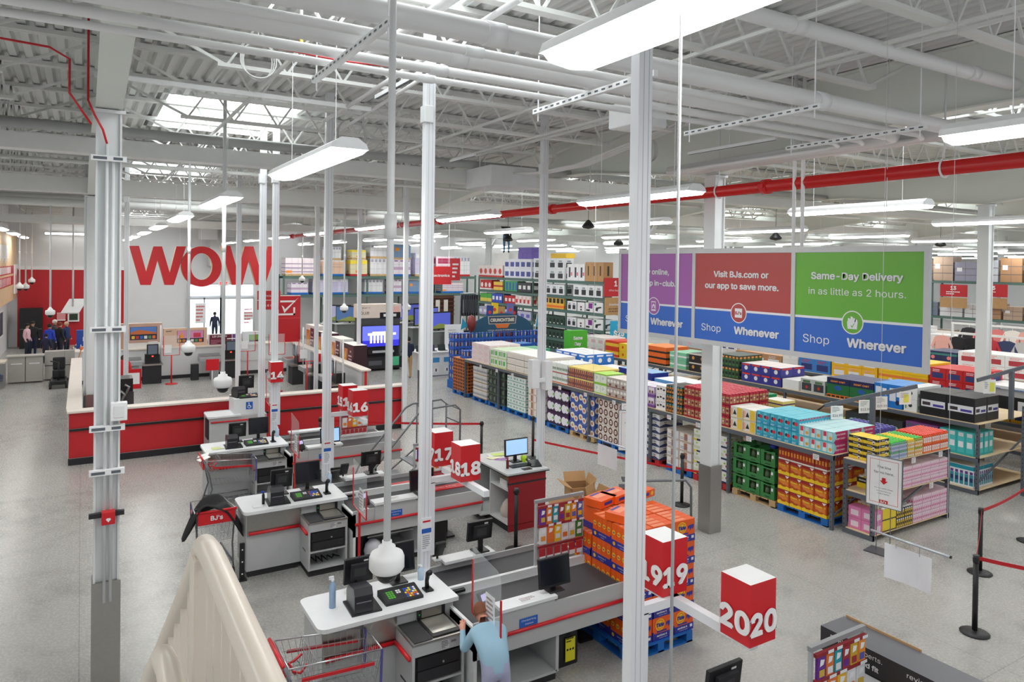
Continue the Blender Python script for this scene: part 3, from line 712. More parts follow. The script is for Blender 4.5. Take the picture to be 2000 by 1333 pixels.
def scan_gun(x, yv, z, lab):
    r = thing('hand_scanner', lab, 'scanner', (x, yv, z), 0, 'hand scanners')
    q = MB(); q.box(-.05, .05, -.06, .06, 0, .02, BLACK, bev=.005); q.build('base', r, world=False)
    q = MB(); q.tube([(0, .02, .02), (0, .03, .1), (0, .0, .19), (0, -.05, .22)], [.028, .024, .03, .034], BLACK, 8); q.build('gun', r, world=False)
def bottle(x, yv, z, lab, body, cap=(230, 232, 236), h=.26, rad=.032, grp=None, name='spray_bottle'):
    r = thing(name, lab, 'bottle', (x, yv, z), 0, grp)
    q = MB(); q.lathe([(0, 0), (rad, 0), (rad, h*.7), (rad*.5, h*.8), (rad*.45, h*.86)], (0, 0, 0), body, 14); q.build('body', r, world=False)
    q = MB(); q.lathe([(rad*.5, h*.85), (rad*.5, h*.93), (0, h*.95)], (0, 0, 0), M(cap, .4), 10); q.box(-.04, .012, -.009, .009, h*.9, h, M(cap, .4)); q.build('cap', r, world=False)
def pole_sign(x, yv, z, lab):
    r = thing('notice_sheet', lab, 'notice', (x, yv, z), 0, 'notices taped to the power poles')
    q = MB(); q.box(-.065, .065, -.012, 0, 0, .4, M((240, 241, 244), .4)); T = FY(0, -.012, 0)
    q.quad(T, -.05, .05, .35, .37, REDP); q.quad(T, -.062, .062, .22, .275, mat('sign_blue2', (36, 96, 190), .4)); q.scribble(T, -.05, .05, .03, .2, M((150, 152, 160), .5), 7); q.build('sheet', r, world=False)
def card_reader(x, yv, z, lab, rz=.3):
    r = thing('card_reader', lab, 'card reader', (x, yv, z), rz, 'payment terminals')
    q = MB(); q.box(-.05, .05, -.05, .05, 0, .015, lamw); q.cyl((0, 0, .01), (0, .02, .12), .014, BLACK, 8); q.build('stand', r, world=False)
    q = MB(); q.T = Matrix.Translation((0, .02, .13)) @ Matrix.Rotation(.9, 4, 'X') if False else Matrix.Translation((0, .02, .05)) @ Matrix.Rotation(-.5, 4, 'X')
    q.box(-.07, .07, -.04, .0, 0, .22, BLACK, bev=.008); q.quad(FY(0, -.04, 0), -.05, .05, .12, .19, mat('lcd_violet', (176, 168, 214), .3, emit=.6), .003)
    for i in range(3):
        for j in range(4): q.quad(FY(0, -.04, 0), -.045+i*.032, -.02+i*.032, .02+j*.024, .037+j*.024, BLACKM, .004)
    q.build('terminal', r, world=False)
def shield(x, ya, yb, z0, z1, lab, post_z=0.0):
    r = thing('acrylic_shield', lab, 'sneeze guard', (x, (ya+yb)/2, post_z), group='acrylic shields')
    q = MB(); n = 5; rr = .12
    pts = [(ya, z0+.06), (yb, z0), (yb, z1-rr*1.2)]+[(yb+(ya-yb)*0+(rr-rr*math.cos(PI/2*i/n))*(1 if ya > yb else -1), z1-rr*1.2+rr*math.sin(PI/2*i/n)) for i in range(n+1)]+[(ya, z1+.04)]
    q.prism(pts, x-.003, x+.003, GLASS, T=Matrix(((0, 0, 1, 0), (1, 0, 0, 0), (0, 1, 0, 0), (0, 0, 0, 1)))); q.build('clear_panel', r)
    q = MB(); q.bar((x, ya, z0+.05), (x, ya, z1-.1), .014, .02, REDP); q.build('edge_trim', r)
    q = MB(); q.bar((x, yb, z0-.01), (x, yb, z1-.3), .014, .02, REDP); q.build('edge_trim', r)
    q = MB(); q.bar((x, ya, z0+.05), (x, yb, z0-.01), .014, .016, REDP); q.build('edge_trim', r)
    q = MB(); ym = (ya+yb)/2; q.bar((x, ym, post_z), (x, ym, z0+.02), .03, .03, REDP); q.build('post', r)
    q = MB(); q.quad(FX(x-.004, (ya+yb)/2-.1, z0+.1), -.1, .09, -.02, .3, M((240, 240, 242), .5)); q.scribble(FX(x-.004, (ya+yb)/2-.1, z0+.1), -.08, .07, 0, .27, M((170, 150, 150), .5), 6, .006); q.build('notice', r)
for i, (y0, nm) in enumerate(zip(ISL, NAMES)):
    printer(2.6, y0+.22, 1.0, 'black receipt printer on %s register' % nm)
    keyboard(3.08, y0+.25, 1.0, 'black keyboard with coloured keys on %s register' % nm)
    scan_gun(3.42, y0+.25, 1.0, 'black hand scanner standing on %s register' % nm)
    monitor(3.2, y0+.6, 1.0, .4, .34, -1, 'black operator monitor on %s register' % nm, stand=.12)
    monitor(2.78 if i else 2.72, y0+.62, 1.0, .34, .3, 1, 'black monitor turned backward on %s register' % nm, stand=.1)
    pole_sign((3.55, 3.6, 3.56)[i], (7.86, 12.05, 15.75)[i]-.056, 1.3, 'paper notice with blue band taped to the pole at %s' % nm)
    card_reader(3.84, y0-.42, 1.02-.15, 'payment terminal with violet screen at %s belt' % nm)
    shield(3.6, y0-.5, y0-1.1, .97, 1.69, 'clear shield edged in red beside the payment terminal at %s' % nm)
bottle(2.35, 7.58, 1.0, 'tall pale blue aerosol bottle on the front register', M((150, 176, 206), .3), h=.34, rad=.036)
bottle(2.42, 11.35, 1.0, 'small black bottle with blue cap on the middle register', BLACK, (40, 70, 190), h=.2, rad=.022)
q = MB(); q.box(2.24, 2.38, 11.2, 11.29, 1.0, 1.025, M((236, 236, 238), .5), bev=.008); tag(q.build('computer_mouse'), 'white computer mouse beside the small black bottle', 'mouse')
bottle(3.62, 11.9, 1.0, 'clear hand sanitizer bottle on the middle register', M((190, 212, 236), .2), h=.2, rad=.035); bottle(3.6, 15.6, 1.0, 'clear hand sanitizer bottle on the third register', M((190, 212, 236), .2), h=.22, rad=.04)
bottle(3.46, 7.74, 1.0, 'clear hand sanitizer bottle on the front register', M((190, 212, 236), .2), h=.18, rad=.035)
for (x, yv, lab) in ((2.2, 15.1, 'white papers spread on the third register counter'),):
    q = MB()
    for k, (dx, dy, c) in enumerate(((0, 0, (240, 240, 238)), (.15, .05, (214, 222, 150)), (.32, .08, (238, 238, 240)))): q.quad(FT(x+dx, yv+dy, 1.0+.004*k), -.12, .12, -.1, .1, M(c, .6), .003)
    tag(q.build('paper_sheets'), lab, 'papers')
# customer monitors
monitor(4.66, 6.7, 1.02, .42, .33, -1, 'black customer monitor on the front belt ledge', stand=.05)
monitor(4.45, 8.12, 1.02, .36, .26, 1, 'black monitor seen from behind on the rear ledge of the front checkout', stand=.14)
monitor(4.75, 10.62, 1.02, .42, .33, -1, 'dark customer monitor on the front ledge of the middle checkout', stand=.05)
monitor(4.4, 12.05, 1.02, .36, .26, 1, 'black monitor seen from behind on the middle checkout rear ledge', stand=.14)
scr = mat('screen_blue', (150, 186, 222), .2, emit=.75)
monitor(4.35, 14.3, 1.02, .4, .3, -1, 'lit blue customer monitor at the third checkout', stand=.05, screen=scr)
monitor(4.66, 4.2, 1.02, .4, .3, 1, 'black monitor seen from behind under the lane 20 box', stand=.08)
for (x, yv, lab, rz) in ((3.85, 8.12, 'payment terminal on the rear ledge of the front checkout', PI), (3.9, 12.05, 'payment terminal on the rear ledge of the middle checkout', PI)):
    card_reader(x, yv, 1.02, lab, rz)
# bins and bags under belts
def bin_(x, yv, lab, h=.5, s=.17):
    q = MB(); q.prism(rrect(x-s, x+s, yv-s, yv+s, .04), 0, h, BLACK); q.box(x-s-.015, x+s+.015, yv-s-.015, yv+s+.015, h-.04, h, BLACK)
    return tag(q.build('waste_bin'), lab, 'bin', 'black bins under the belts')
b1 = bin_(4.95, 7.0, 'black bin with yellow label under the front belt', .52)
q = MB(); T = FY(4.98, 6.815, .2); q.quad(T, -.07, .07, -.14, .14, mat('label_yellow', (226, 216, 40), .5), .004); q.scribble(T, -.06, .06, .08, .18, BLACK, 3, .006)
for k in range(3): q.disc(T, -.04+k*.04, 0, .014, BLACK, .006, 10)
q.build('warning_label', b1)
bin_(5.05, 10.9, 'black bin under the middle checkout belt', .55, .2)
q = MB(); q.lathe([(0, .09), (.14, .09), (.15, .42), (.17, .44), (.17, .5), (.1, .54), (0, .54)], (3.78, 10.85, .03), BLACK, 16); tag(q.build('waste_bin'), 'round black lidded bin beside the middle scanner cabinet', 'bin')
q = MB(); q.lathe([(0, 0), (.13, .02), (.15, .12), (.12, .22), (.05, .27), (0, .27)], (3.95, 10.68, .12), M((206, 206, 212), .35), 10); tag(q.build('plastic_bag'), 'crumpled clear plastic bag under the middle belt', 'bag')
for k in range(4): 
    q = MB(); q.cyl((4.22+k*.09, 10.9, .42), (4.22+k*.09, 10.9, .62), .033, M((34, 110, 80) if k % 2 else (60, 130, 70), .4), 10); q.cyl((4.22+k*.09, 10.9, .62), (4.22+k*.09, 10.9, .65), .02, M((230, 180, 140), .4), 8)
    tag(q.build('cleaner_bottle'), 'green cleaner bottle on the shelf under the middle belt, %s along' % ORD[k], 'bottle', 'green bottles under the belt')
# cable tangle in the cabinet
for y0, nm in zip(ISL[:2], NAMES):
    q = MB(); q.tube([(3.02+.42*t/16, y0-.25+.1*math.sin(t*1.9), .15+.05*abs(math.sin(t*1.1))) for t in range(17)], .01, BLACK, 6); tag(q.build('power_cable'), 'black power cable coiled at the bottom of %s cabinet' % nm, 'cable')
# red printed card sign on the belt
q = MB(); q.box(5.1, 5.75, 11.6-.6, 11.8-.6, .87, .885, REDP); q.text(FT(5.4, 11.1, .885), 'Soups & Pulp', 0, 0, .07, WHITE, .003); tag(q.build('loose_sign'), 'loose red sign board lying on the middle belt', 'sign')
q = MB(); q.box(4.55, 5.15, 11.55, 11.75, .87, .88, REDP); tag(q.build('loose_sign'), 'plain red board lying on the rear middle belt', 'sign')
q = MB(); q.box(4.95, 5.7, 12.35, 12.75, 0, .7, CARD); q.box(4.97, 5.68, 12.37, 12.73, .68, .702, CARDD); tag(q.build('cardboard_box'), 'open brown cardboard box behind the box 17 sign', 'box')
q = MB(); q.shape(FY(4.92, 12.33, .74), [(-.09, -.08), (.09, -.08), (.1, .1), (-.08, .1)], mat('neon_green', (196, 240, 40), .5)); q.box(4.82, 5.02, 12.3, 12.33, .64, .84, mat('neon_green', (196, 240, 40), .5)); tag(q.build('neon_tag'), 'neon green paper card taped to the brown box', 'card')

# ---- gift card racks
GC = [(110, 50, 150), (226, 120, 50), (40, 160, 176), (170, 60, 70), (214, 176, 60), (240, 150, 60), (90, 100, 180), (236, 236, 238), (238, 120, 60), (244, 190, 40), (232, 232, 234), (226, 228, 232), (60, 130, 60)]
def card_rack(x0, yv, z0, lab, nm, wd=.72, tiers=((1.6, 7), (1.36, 6)), top=1.76):
    r = thing('gift_card_rack', lab, 'card rack', (x0+wd/2, yv, z0), group='gift card racks')
    for x in (x0, x0+wd): 
        q = MB(); q.box(x-.015, x+.015, yv-.015, yv+.015, z0, top, GREYL if x == x0 else GREYL); q.build('post', r)
    q = MB(); q.box(x0-.02, x0+wd+.02, yv-.02, yv+.02, top-.02, top+.02, M((150, 152, 154), .4)); q.build('top_rail', r)
    for k, (z, n) in enumerate(tiers):
        q = MB(); q.box(x0+.01, x0+wd-.01, yv-.05, yv-.02, z+.075, z+.105, M((150, 40, 46), .4)); T = FY(x0+wd/2, yv-.05, z+.09)
        for j in range(n): 
            if j % 3: q.quad(T, -wd/2+.04+j*wd/n, -wd/2+.02+(j+.8)*wd/n, -.014, .014, WHITE, .003)
        q.build('price_rail', r)
        for j in range(n):
            c = GC[(j+k*7) % len(GC)]; cw = wd/n*.82
            m2 = MB(); xx = x0+.03+(j+.5)*(wd-.05)/n
            m2.box(xx-cw/2, xx+cw/2, yv-.045, yv-.018, z-.14, z+.07, M(c, .35)); T = FY(xx, yv-.045, z-.03)
            m2.quad(T, -cw*.35, cw*.35, -.07, -.01, M(GC[(j*3+k+4) % len(GC)], .35)); m2.shape(T, [(-cw*.3, .02), (cw*.2, .03), (cw*.35, .07), (-cw*.2, .08)], M((244, 244, 244), .4))
            tag(m2.build('gift_card'), 'gift card, %s along the %s row of the rack %s' % (ORD[j], 'upper' if k == 0 else 'lower', nm), 'gift card', 'gift cards on the racks')
    q = MB(); z = tiers[-1][0]-.27
    q.box(x0+.01, x0+wd-.01, yv-.05, yv-.03, z+.085, z+.115, M((150, 40, 46), .4))
    for j in range(6): q.box(x0+.02+j*(wd-.03)/6, x0+.01+(j+.86)*(wd-.03)/6, yv-.06, yv-.05, z-.07, z+.08, REDP, front=M((190, 50, 56), .4)); q.quad(FY(x0+.02+(j+.4)*(wd-.03)/6, yv-.06, z-.045), -.045, .045, -.025, .03, WHITE)
    q.build('label_strip', r)
card_rack(4.92, 7.5, .95, 'gift card rack clamped to the divider of the front checkout', 'at the front belt')
card_rack(5.25, 3.78, .95, 'gift card rack at lane 20 in front of the tax kiosk', 'by the kiosk', tiers=((1.42, 6), (1.2, 5)), top=1.56)
card_rack(4.95, 11.4, .95, 'gift card rack at the middle checkout behind box 17', 'at the middle belt', wd=.6, tiers=((1.45, 5), (1.25, 5)), top=1.6)
card_rack(4.85, 15.2, .95, 'gift card rack at the third checkout behind box 16', 'at the third belt', wd=.6, tiers=((1.5, 5), (1.28, 5)), top=1.6)

# ---- accessible checkout by the corral wall
ax = thing('accessible_checkout', 'white checkout with blue wheelchair sign against the red wall', 'checkout counter', (3.2, 18.4, 0))
q = MB(); q.box(2.6, 3.9, 18.0, 18.9, .08, 1.02, GREYL); q.box(2.55, 3.3, 17.95, 18.6, 1.02, 1.06, lamw); q.box(2.62, 3.88, 18.05, 18.9, 0, .08, BLACKM); q.box(2.57, 2.6, 18.1, 18.5, .5, .95, BLACKM); q.build('base', ax)
q = MB(); q.box(3.15, 3.75, 18.05, 18.75, 1.02, 1.42, M((226, 228, 230), .4), bev=.01); T = FY(3.5, 18.05, 1.24); q.quad(T, -.08, .08, -.09, .09, mat('sign_blue2', (36, 96, 190), .4), .004)
q.ring(T, -.005, -.025, .028, .04, WHITE, .006); q.disc(T, -.01, .06, .014, WHITE, .006, 10); q.shape(T, [(-.018, .045), (0, .045), (.005, .005), (.035, .0), (.05, -.05), (.03, -.045), (.02, -.015), (-.015, -.01)], WHITE, .007); q.build('upper_cabinet', ax)
q = MB(); q.tube([(2.62, 17.97, .92), (3.88, 17.97, .92)], .02, REDP, 8); q.build('bumper', ax)
monitor(3.5, 18.45, 1.42, .36, .32, 1, 'dark monitor on the accessible checkout tilted sideways', stand=.18)
printer(3.3, 18.35, 1.42, 'black printer on the accessible checkout', .3); keyboard(3.5, 18.2, 1.42, 'white and black keyboard on the accessible checkout edge')
shield(3.95, 18.3, 17.6, 1.2, 2.0, 'clear shield edged in red at the accessible checkout')
# ================================================================ DETERGENT PALLET
def pallet(x0, x1, y0, y1, lab, m, h=.14, grp='pallets under the goods'):
    r = thing('pallet', lab, 'pallet', ((x0+x1)/2, (y0+y1)/2, 0), group=grp)
    q = MB(); n = 6
    for i in range(n):
        a = y0+i*(y1-y0)/n; q.box(x0, x1, a, a+(y1-y0)/n*.86, h-.02, h, m)
    q.build('deck', r)
    for xx in (x0, (x0+x1)/2-.05, x1-.1):
        q = MB()
        for yy in (y0, (y0+y1)/2-.07, y1-.14): q.box(xx, xx+.1, yy, yy+.14, .02, h-.02, m)
        q.box(xx, xx+.1, y0, y1, 0, .02, m); q.build('skid', r)
    q = MB(); q.box(x0, x1, y0, y0+.1, 0, .02, m); q.build('bottom_board', r)
    return r
pallet(5.6, 6.66, 6.5, 7.72, 'blue pallet under the orange detergent cases beside the front belt', PALB)
OR = mat('detergent_orange', (240, 96, 24), .4, noise=.02); TBL = mat('detergent_blue', (46, 48, 150), .4); TYE = mat('detergent_yellow', (250, 196, 40), .4)
CW_, CD_, CH_ = .345, .385, .283
def tide_mesh():
    q = MB(); w2, d2 = CW_/2-.004, CD_/2-.004
    n = 4
    for k in range(n): 
        a = -d2+k*2*d2/n; q.box(-w2, w2, a, a+2*d2/n-.004, .005, CH_-.004, OR)
        q.quad(FT(0, a+d2/n, CH_-.004), -w2*.9, w2*.2, -.03, .03, M((246, 150, 110), .4), .001)
        T = FX(-w2, a+d2/n, CH_*.62); q.disc(T, 0, 0, .03, TYE, .002, 12); q.text(T, 'Tide', 0, 0, .02, TBL, .003, bold=.03)
        T = frame((w2, a+d2/n, CH_*.62), (0, 1, 0)); q.disc(T, 0, 0, .03, TYE, .002, 12)
    T = FY(0, -d2, 0)
    q.disc(T, -.05, CH_*.66, .075, TYE, .002, 20); q.ring(T, -.05, CH_*.66, .05, .06, OR, .003, 20)
    q.text(T, 'Tide', -.05, CH_*.66, .06, TBL, .004, bold=.035, w=.13, shear=.15)
    q.shape(T, [(.05, .2), (.15, .21), (.15, .17), (.13, .14), (.12, .17), (.09, .13), (.08, .17), (.05, .15)], TBL, .002); q.quad(T, -.1, .06, .095, .115, TBL, .002)
    return q
def tide_tray():
    q = MB(); w2, d2 = CW_/2, CD_/2
    q.box(-w2, w2, -d2, d2, 0, .085, TBL)
    T = FY(0, -d2, .045); q.text(T, 'sanitizes &', -.02, .012, .03, WHITE, .002, bold=.02, w=.2); q.text(T, 'freshens fabric', -.0, -.02, .018, WHITE, .002, w=.2); q.quad(T, .11, .15, -.01, .025, WHITE, .002)
    for T in (FX(-w2, 0, .045), frame((w2, 0, .045), (0, 1, 0))): q.text(T, 'sanitizes &', .02, .012, .028, WHITE, .002, w=.2); q.text(T, 'freshens', .02, -.02, .018, WHITE, .002); q.disc(T, -.13, 0, .025, TYE, .002, 10)
    q.box(-w2, -w2+.02, -d2, -d2+.02, 0, .11, TBL)
    return q
tp = None
for k in range(5):
    for i in range(3):
        for j in range(3):
            if 0 < i < 2 and 0 < j < 2 and k < 4: continue
            if k < 4 and i == 2 and j == 2: continue
            loc = (5.83+i*.352+rnd.uniform(-.006, .006), 6.72+j*.392, .14+k*CH_)
            if k == 4 and (j == 2): continue
            lab = 'orange detergent case, layer %s, %s from the belt end, %s row' % (ORD[k], ORD[i], ('front', 'middle', 'back')[j])
            if tp is None:
                tp = thing('detergent_case', lab, 'detergent case', loc, 0, 'orange detergent cases on the pallet')
                tide_mesh().build('boxes', tp, world=False); tide_tray().build('tray', tp, world=False)
            else: dup(tp, loc, rnd.uniform(-.015, .015), lab)
for i, (x, yv, z, rz, lab) in enumerate(((5.95, 7.48, 1.34, 1.57, 'orange detergent case on the back of the stack, beside the card rack'), (6.35, 7.5, 1.34, 1.57, 'orange detergent case on the back of the stack, away from rack'))):
    dup(tp, (x, yv, z-.067), rz, lab)
def loose_box(x, yv, z, rz, lab):
    r = thing('detergent_box', lab, 'detergent box', (x, yv, z), rz, 'loose detergent boxes on the stack')
    q = MB(); q.box(-.19, .19, -.14, .14, 0, .1, OR); T = FY(0, -.14, .05); q.quad(T, -.12, .06, -.02, .02, TBL, .002); q.disc(T, .13, 0, .03, TYE, .002, 12); q.quad(FT(0, .02, .1), -.12, .1, -.05, .05, M((248, 150, 110), .4), .002); q.quad(FT(0, .1, .1), -.1, .1, -.02, .02, TBL, .002)
    q.build('carton', r, world=False)
loose_box(5.86, 6.95, 1.565, .35, 'loose orange box lying at the near corner of the detergent stack')
loose_box(5.95, 7.5, 1.57, .3, 'loose orange box lying on the back cases next to the cart')
loose_box(6.25, 7.55, 1.57, .25, 'loose orange box lying in the middle of the back cases')
loose_box(6.6, 7.5, 1.57, .2, 'loose orange box lying at the aisle end of the back cases')

# ================================================================ SHOPPING CARTS
def wiregrid(q, A, B, C_, D, nu, nv, r=.004, m=CHROME):
    A, B, C_, D = map(Vector, (A, B, C_, D))
    for i in range(nu+1):
        t = i/nu; q.bar(A.lerp(B, t), D.lerp(C_, t), r, r, m)
    for j in range(nv+1):
        t = j/nv; q.bar(A.lerp(D, t), B.lerp(C_, t), r*1.3, r*1.3, m)
PURP = mat('cart_purple', (84, 80, 150), .4)
def cart(x, yv, rz, lab, seat=True, grp='shopping carts'):
    r = thing('shopping_cart', lab, 'shopping cart', (x, yv, 0), rz, grp)   # +x forward
    q = MB()
    t = [(-.42, -.29, 1.0), (.5, -.24, .92), (.5, .24, .92), (-.42, .29, 1.0)]; b = [(-.3, -.22, .52), (.44, -.18, .5), (.44, .18, .5), (-.3, .22, .52)]
    for i in range(4):
        j = (i+1) % 4; wiregrid(q, b[i], b[j], t[j], t[i], 14 if i % 2 == 0 else 9, 4)
        q.tube([t[i], t[j]], .008, CHROME, 5)
    wiregrid(q, b[0], b[1], b[2], b[3], 12, 8); q.build('basket', r, world=False)
    for s in (-1, 1):
        q = MB(); q.bar((-.3, s*.285, .86), (.42, s*.245, .8), .012, .03, REDP); q.build('side_bumper', r, world=False)
        q = MB(); q.bar((.49, s*.235, .5), (.5, s*.24, .92), .02, .02, PURP); q.build('corner_trim', r, world=False)
        q = MB(); q.tube([(-.46, s*.27, 1.02), (-.36, s*.26, .75), (-.3, s*.25, .45), (-.38, s*.25, .2), (-.4, s*.25, .13)], .014, M((120, 122, 128), .35, metal=.6), 6); q.tube([(-.38, s*.25, .2), (.42, s*.2, .22), (.44, s*.2, .13)], .012, M((120, 122, 128), .35, metal=.6), 6); q.build('frame', r, world=False)
        for xx in (-.4, .44):
            w_ = MB(); yy = s*(.25 if xx < 0 else .2); w_.cyl((xx, yy-.015, .062), (xx, yy+.015, .062), .062, M((52, 52, 54), .5), 14); w_.cyl((xx, yy-.017, .062), (xx, yy+.017, .062), .03, M((160, 160, 162), .4), 10); w_.build('wheel', r, world=False)
    q = MB(); wiregrid(q, (-.38, -.24, .18), (.42, -.19, .2), (.42, .19, .2), (-.38, .24, .18), 8, 7, .006); q.build('lower_tray', r, world=False)
    q = MB(); q.tube([(-.47, -.28, 1.03), (-.47, .28, 1.03)], .018, REDP, 10); q.build('handle', r, world=False)
    q = MB(); q.box(-.468, -.44, -.26, .26, .84, 1.02, REDP); q.text(frame((-.469, 0, .93), (0, -1, 0)), "BJ's", 0, 0, .09, WHITE, .004, bold=.02); q.build('handle_panel', r, world=False)
    if seat:
        q = MB(); wiregrid(q, (-.42, -.27, .78), (-.2, -.25, .76), (-.2, .25, .76), (-.42, .27, .78), 4, 6); wiregrid(q, (-.2, -.25, .76), (-.16, -.26, 1.0), (-.16, .26, 1.0), (-.2, .25, .76), 3, 8); q.build('child_seat', r, world=False)
        for s in (-1, 1):
            q = MB(); q.tube([(-.2, s*.1, .9), (-.27, s*.12, .84), (-.33, s*.08, .85), (-.3, s*.04, .8)], .013, REDP, 5); q.build('strap', r, world=False)
    return r
cart(2.07, 6.9, 0, 'shopping cart with red straps in front of the front register')
cart(2.42, 14.55, .0, 'shopping cart with white papers at the third register')
cart(1.74, 11.75, 1.57, 'shopping cart half hidden behind the middle register')
q = MB()
for k, (dx, dy, rz) in enumerate(((0, 0, .3), (.02, .2, -.2))): q.add([Matrix.Translation((1.98+dx, 14.4+dy, 1.0+.01*k)) @ Matrix.Rotation(rz, 4, 'Z') @ Vector(p) for p in ((-.1, -.08, 0), (.1, -.08, .05), (.1, .08, .06), (-.1, .08, .0))], [(0, 1, 2, 3)], M((240, 240, 236), .6))
tag(q.build('paper_sheets'), 'crumpled white papers in the child seat of the third cart', 'papers')
# coat draped over the cart
q = MB(); n, m2 = 10, 8; vs = []
for i in range(n+1):
    for j in range(m2+1):
        u, v = i/n, j/m2; a = (u-.5)*2
        xx = 1.72+a*.42; yy = 11.25+.42*v; zz = 1.1-.55*max(0, abs(a)-.35)**1.3*1.6+.05*math.sin(6*u+5*v)+.04*math.cos(9*v-4*u)
        if a < -.5: xx -= .05*math.sin(7*v)
        vs.append((xx, yy, zz))
q.add(vs, [(i*(m2+1)+j, (i+1)*(m2+1)+j, (i+1)*(m2+1)+j+1, i*(m2+1)+j+1) for i in range(n) for j in range(m2)], M((28, 28, 30), .8), True)
o = q.build('winter_coat'); tag(o, 'black padded coat draped over the middle shopping cart', 'coat')
md = o.modifiers.new('s', 'SOLIDIFY'); md.thickness = .03; md = o.modifiers.new('u', 'SUBSURF'); md.levels = 1; md.render_levels = 1
q = MB(); q.box(2.03, 2.1, 11.06, 11.1, 0, .55, BLACK); q.box(1.99, 2.13, 11.02, 11.12, 0, .02, BLACK)
for k in range(3): q.disc(FY(2.065, 11.06, .1+k*.18), 0, 0, .012, WHITE, .003, 8)
tag(q.build('guard_post'), 'short black guard post at the middle register corner', 'post')

# ================================================================ RED SIDED DESK
dk_ = thing('podium_desk', 'desk with red front panel and grey open shelves beside the belts', 'desk', (6.85, 11.4, 0))
q = MB(); q.box(6.42, 7.3, 10.72, 12.15, 1.02, 1.05, M((206, 208, 208), .35)); q.box(6.41, 7.31, 10.71, 12.16, 1.005, 1.02, BLACK); q.build('desktop', dk_)
q = MB(); q.box(6.48, 7.26, 10.76, 10.79, .12, 1.005, mat('desk_red', (150, 18, 28), .35)); q.box(6.475, 7.27, 10.755, 10.79, .84, .87, BLACKM); q.box(6.5, 7.24, 10.8, 12.1, 0, .12, BLACKM); q.box(6.49, 7.25, 10.77, 10.8, 0, .11, mat('desk_red', (150, 18, 28), .35)); q.build('front_panel', dk_)
q = MB(); q.box(7.22, 7.26, 10.79, 12.1, .12, 1.005, GREYL); q.box(6.48, 7.22, 11.42, 11.45, .12, 1.005, STEELW); q.box(6.48, 7.22, 12.07, 12.1, .12, 1.005, GREYL)
for z in (.12, .72): q.box(6.48, 7.22, 10.79, 11.42, z, z+.025, STEELW)
q.box(6.3, 7.22, 11.45, 12.07, .12, .145, STEELW); q.build('shelf_unit', dk_)
monitor(6.98, 11.35, 1.05, .5, .32, -1, 'lit desktop monitor on the red sided desk', stand=.12, screen=scr, tilt=.05)
q = MB(); q.box(6.7, 7.1, 11.0, 11.16, 1.05, 1.07, BLACK); tag(q.build('computer_keyboard'), 'black computer keyboard on the red sided desk', 'keyboard')
q = MB(); q.box(6.82, 7.0, 10.8, 10.92, 1.05, 1.055, BLACK); q.text(FT(6.91, 10.86, 1.055), "BJ's", 0, 0, .03, REDP, .002, bold=.03); tag(q.build('mouse_pad'), 'small black mouse pad at the desk front edge', 'mouse pad')
ph = thing('desk_phone', 'black desk phone with handset on the red sided desk', 'phone', (7.16, 10.98, 1.05), -.2)
q = MB(); q.prism([(-.11, 0), (.11, 0), (.11, .08), (-.11, .02)], -.1, .1, BLACK, T=Matrix(((0, 0, 1, 0), (1, 0, 0, 0), (0, 1, 0, 0), (0, 0, 0, 1)))); q.build('base', ph, world=False)
q = MB(); q.tube([(-.12, -.09, .05), (-.13, -.02, .08), (-.12, .09, .1)], [.025, .016, .025], BLACK, 6); q.build('handset', ph, world=False)
bottle(6.62, 11.05, 1.05, 'dark red drink bottle on the red sided desk', M((110, 20, 24), .2), (150, 60, 60), h=.2, rad=.026, name='drink_bottle')
bottle(6.4, 11.65, .145, 'white spray bottle standing on the low ledge of the desk', M((214, 214, 216), .4), h=.36, rad=.05)
q = MB()
for k in range(6): 
    T = Matrix.Translation((6.75+.08*(k % 3), 11.65+.12*(k//2), 1.052+.004*k)) @ Matrix.Rotation(rnd.uniform(-.6, .6), 4, 'Z'); q.quad(T, -.13, .13, -.1, .1, M(((240, 240, 240), (180, 130, 200), (244, 246, 246), (246, 240, 200), (240, 240, 244), (200, 220, 120))[k], .6), 0)
tag(q.build('paper_sheets'), 'spread papers, one purple, on the red sided desk', 'papers')
q = MB(); q.lathe([(0, 0), (.05, 0), (.06, .1), (0, .12)], (7.12, 11.3, 1.05), mat('neon_green', (196, 240, 40), .5), 8); tag(q.build('neon_cloth'), 'neon green bundle beside the desk monitor', 'cloth')
q = MB(); q.tube([(6.75, 10.95, .2), (6.72, 11.0, .35), (6.74, 11.1, .42)], .03, M((230, 80, 30), .5), 6); q.lathe([(0, 0), (.13, .0), (.15, .1), (.1, .22), (.04, .3), (0, .3)], (6.72, 11.18, .145), M((226, 216, 204), .7), 10); tag(q.build('cloth_bag'), 'cream and orange bag on the bottom desk shelf', 'bag')
q = MB(); q.box(6.55, 6.95, 10.95, 11.2, .745, .86, M((228, 226, 222), .6)); q.box(6.6, 6.9, 10.97, 11.15, .86, .92, CARD); tag(q.build('paper_stack'), 'stack of papers and a brown folder on the desk shelf', 'papers')
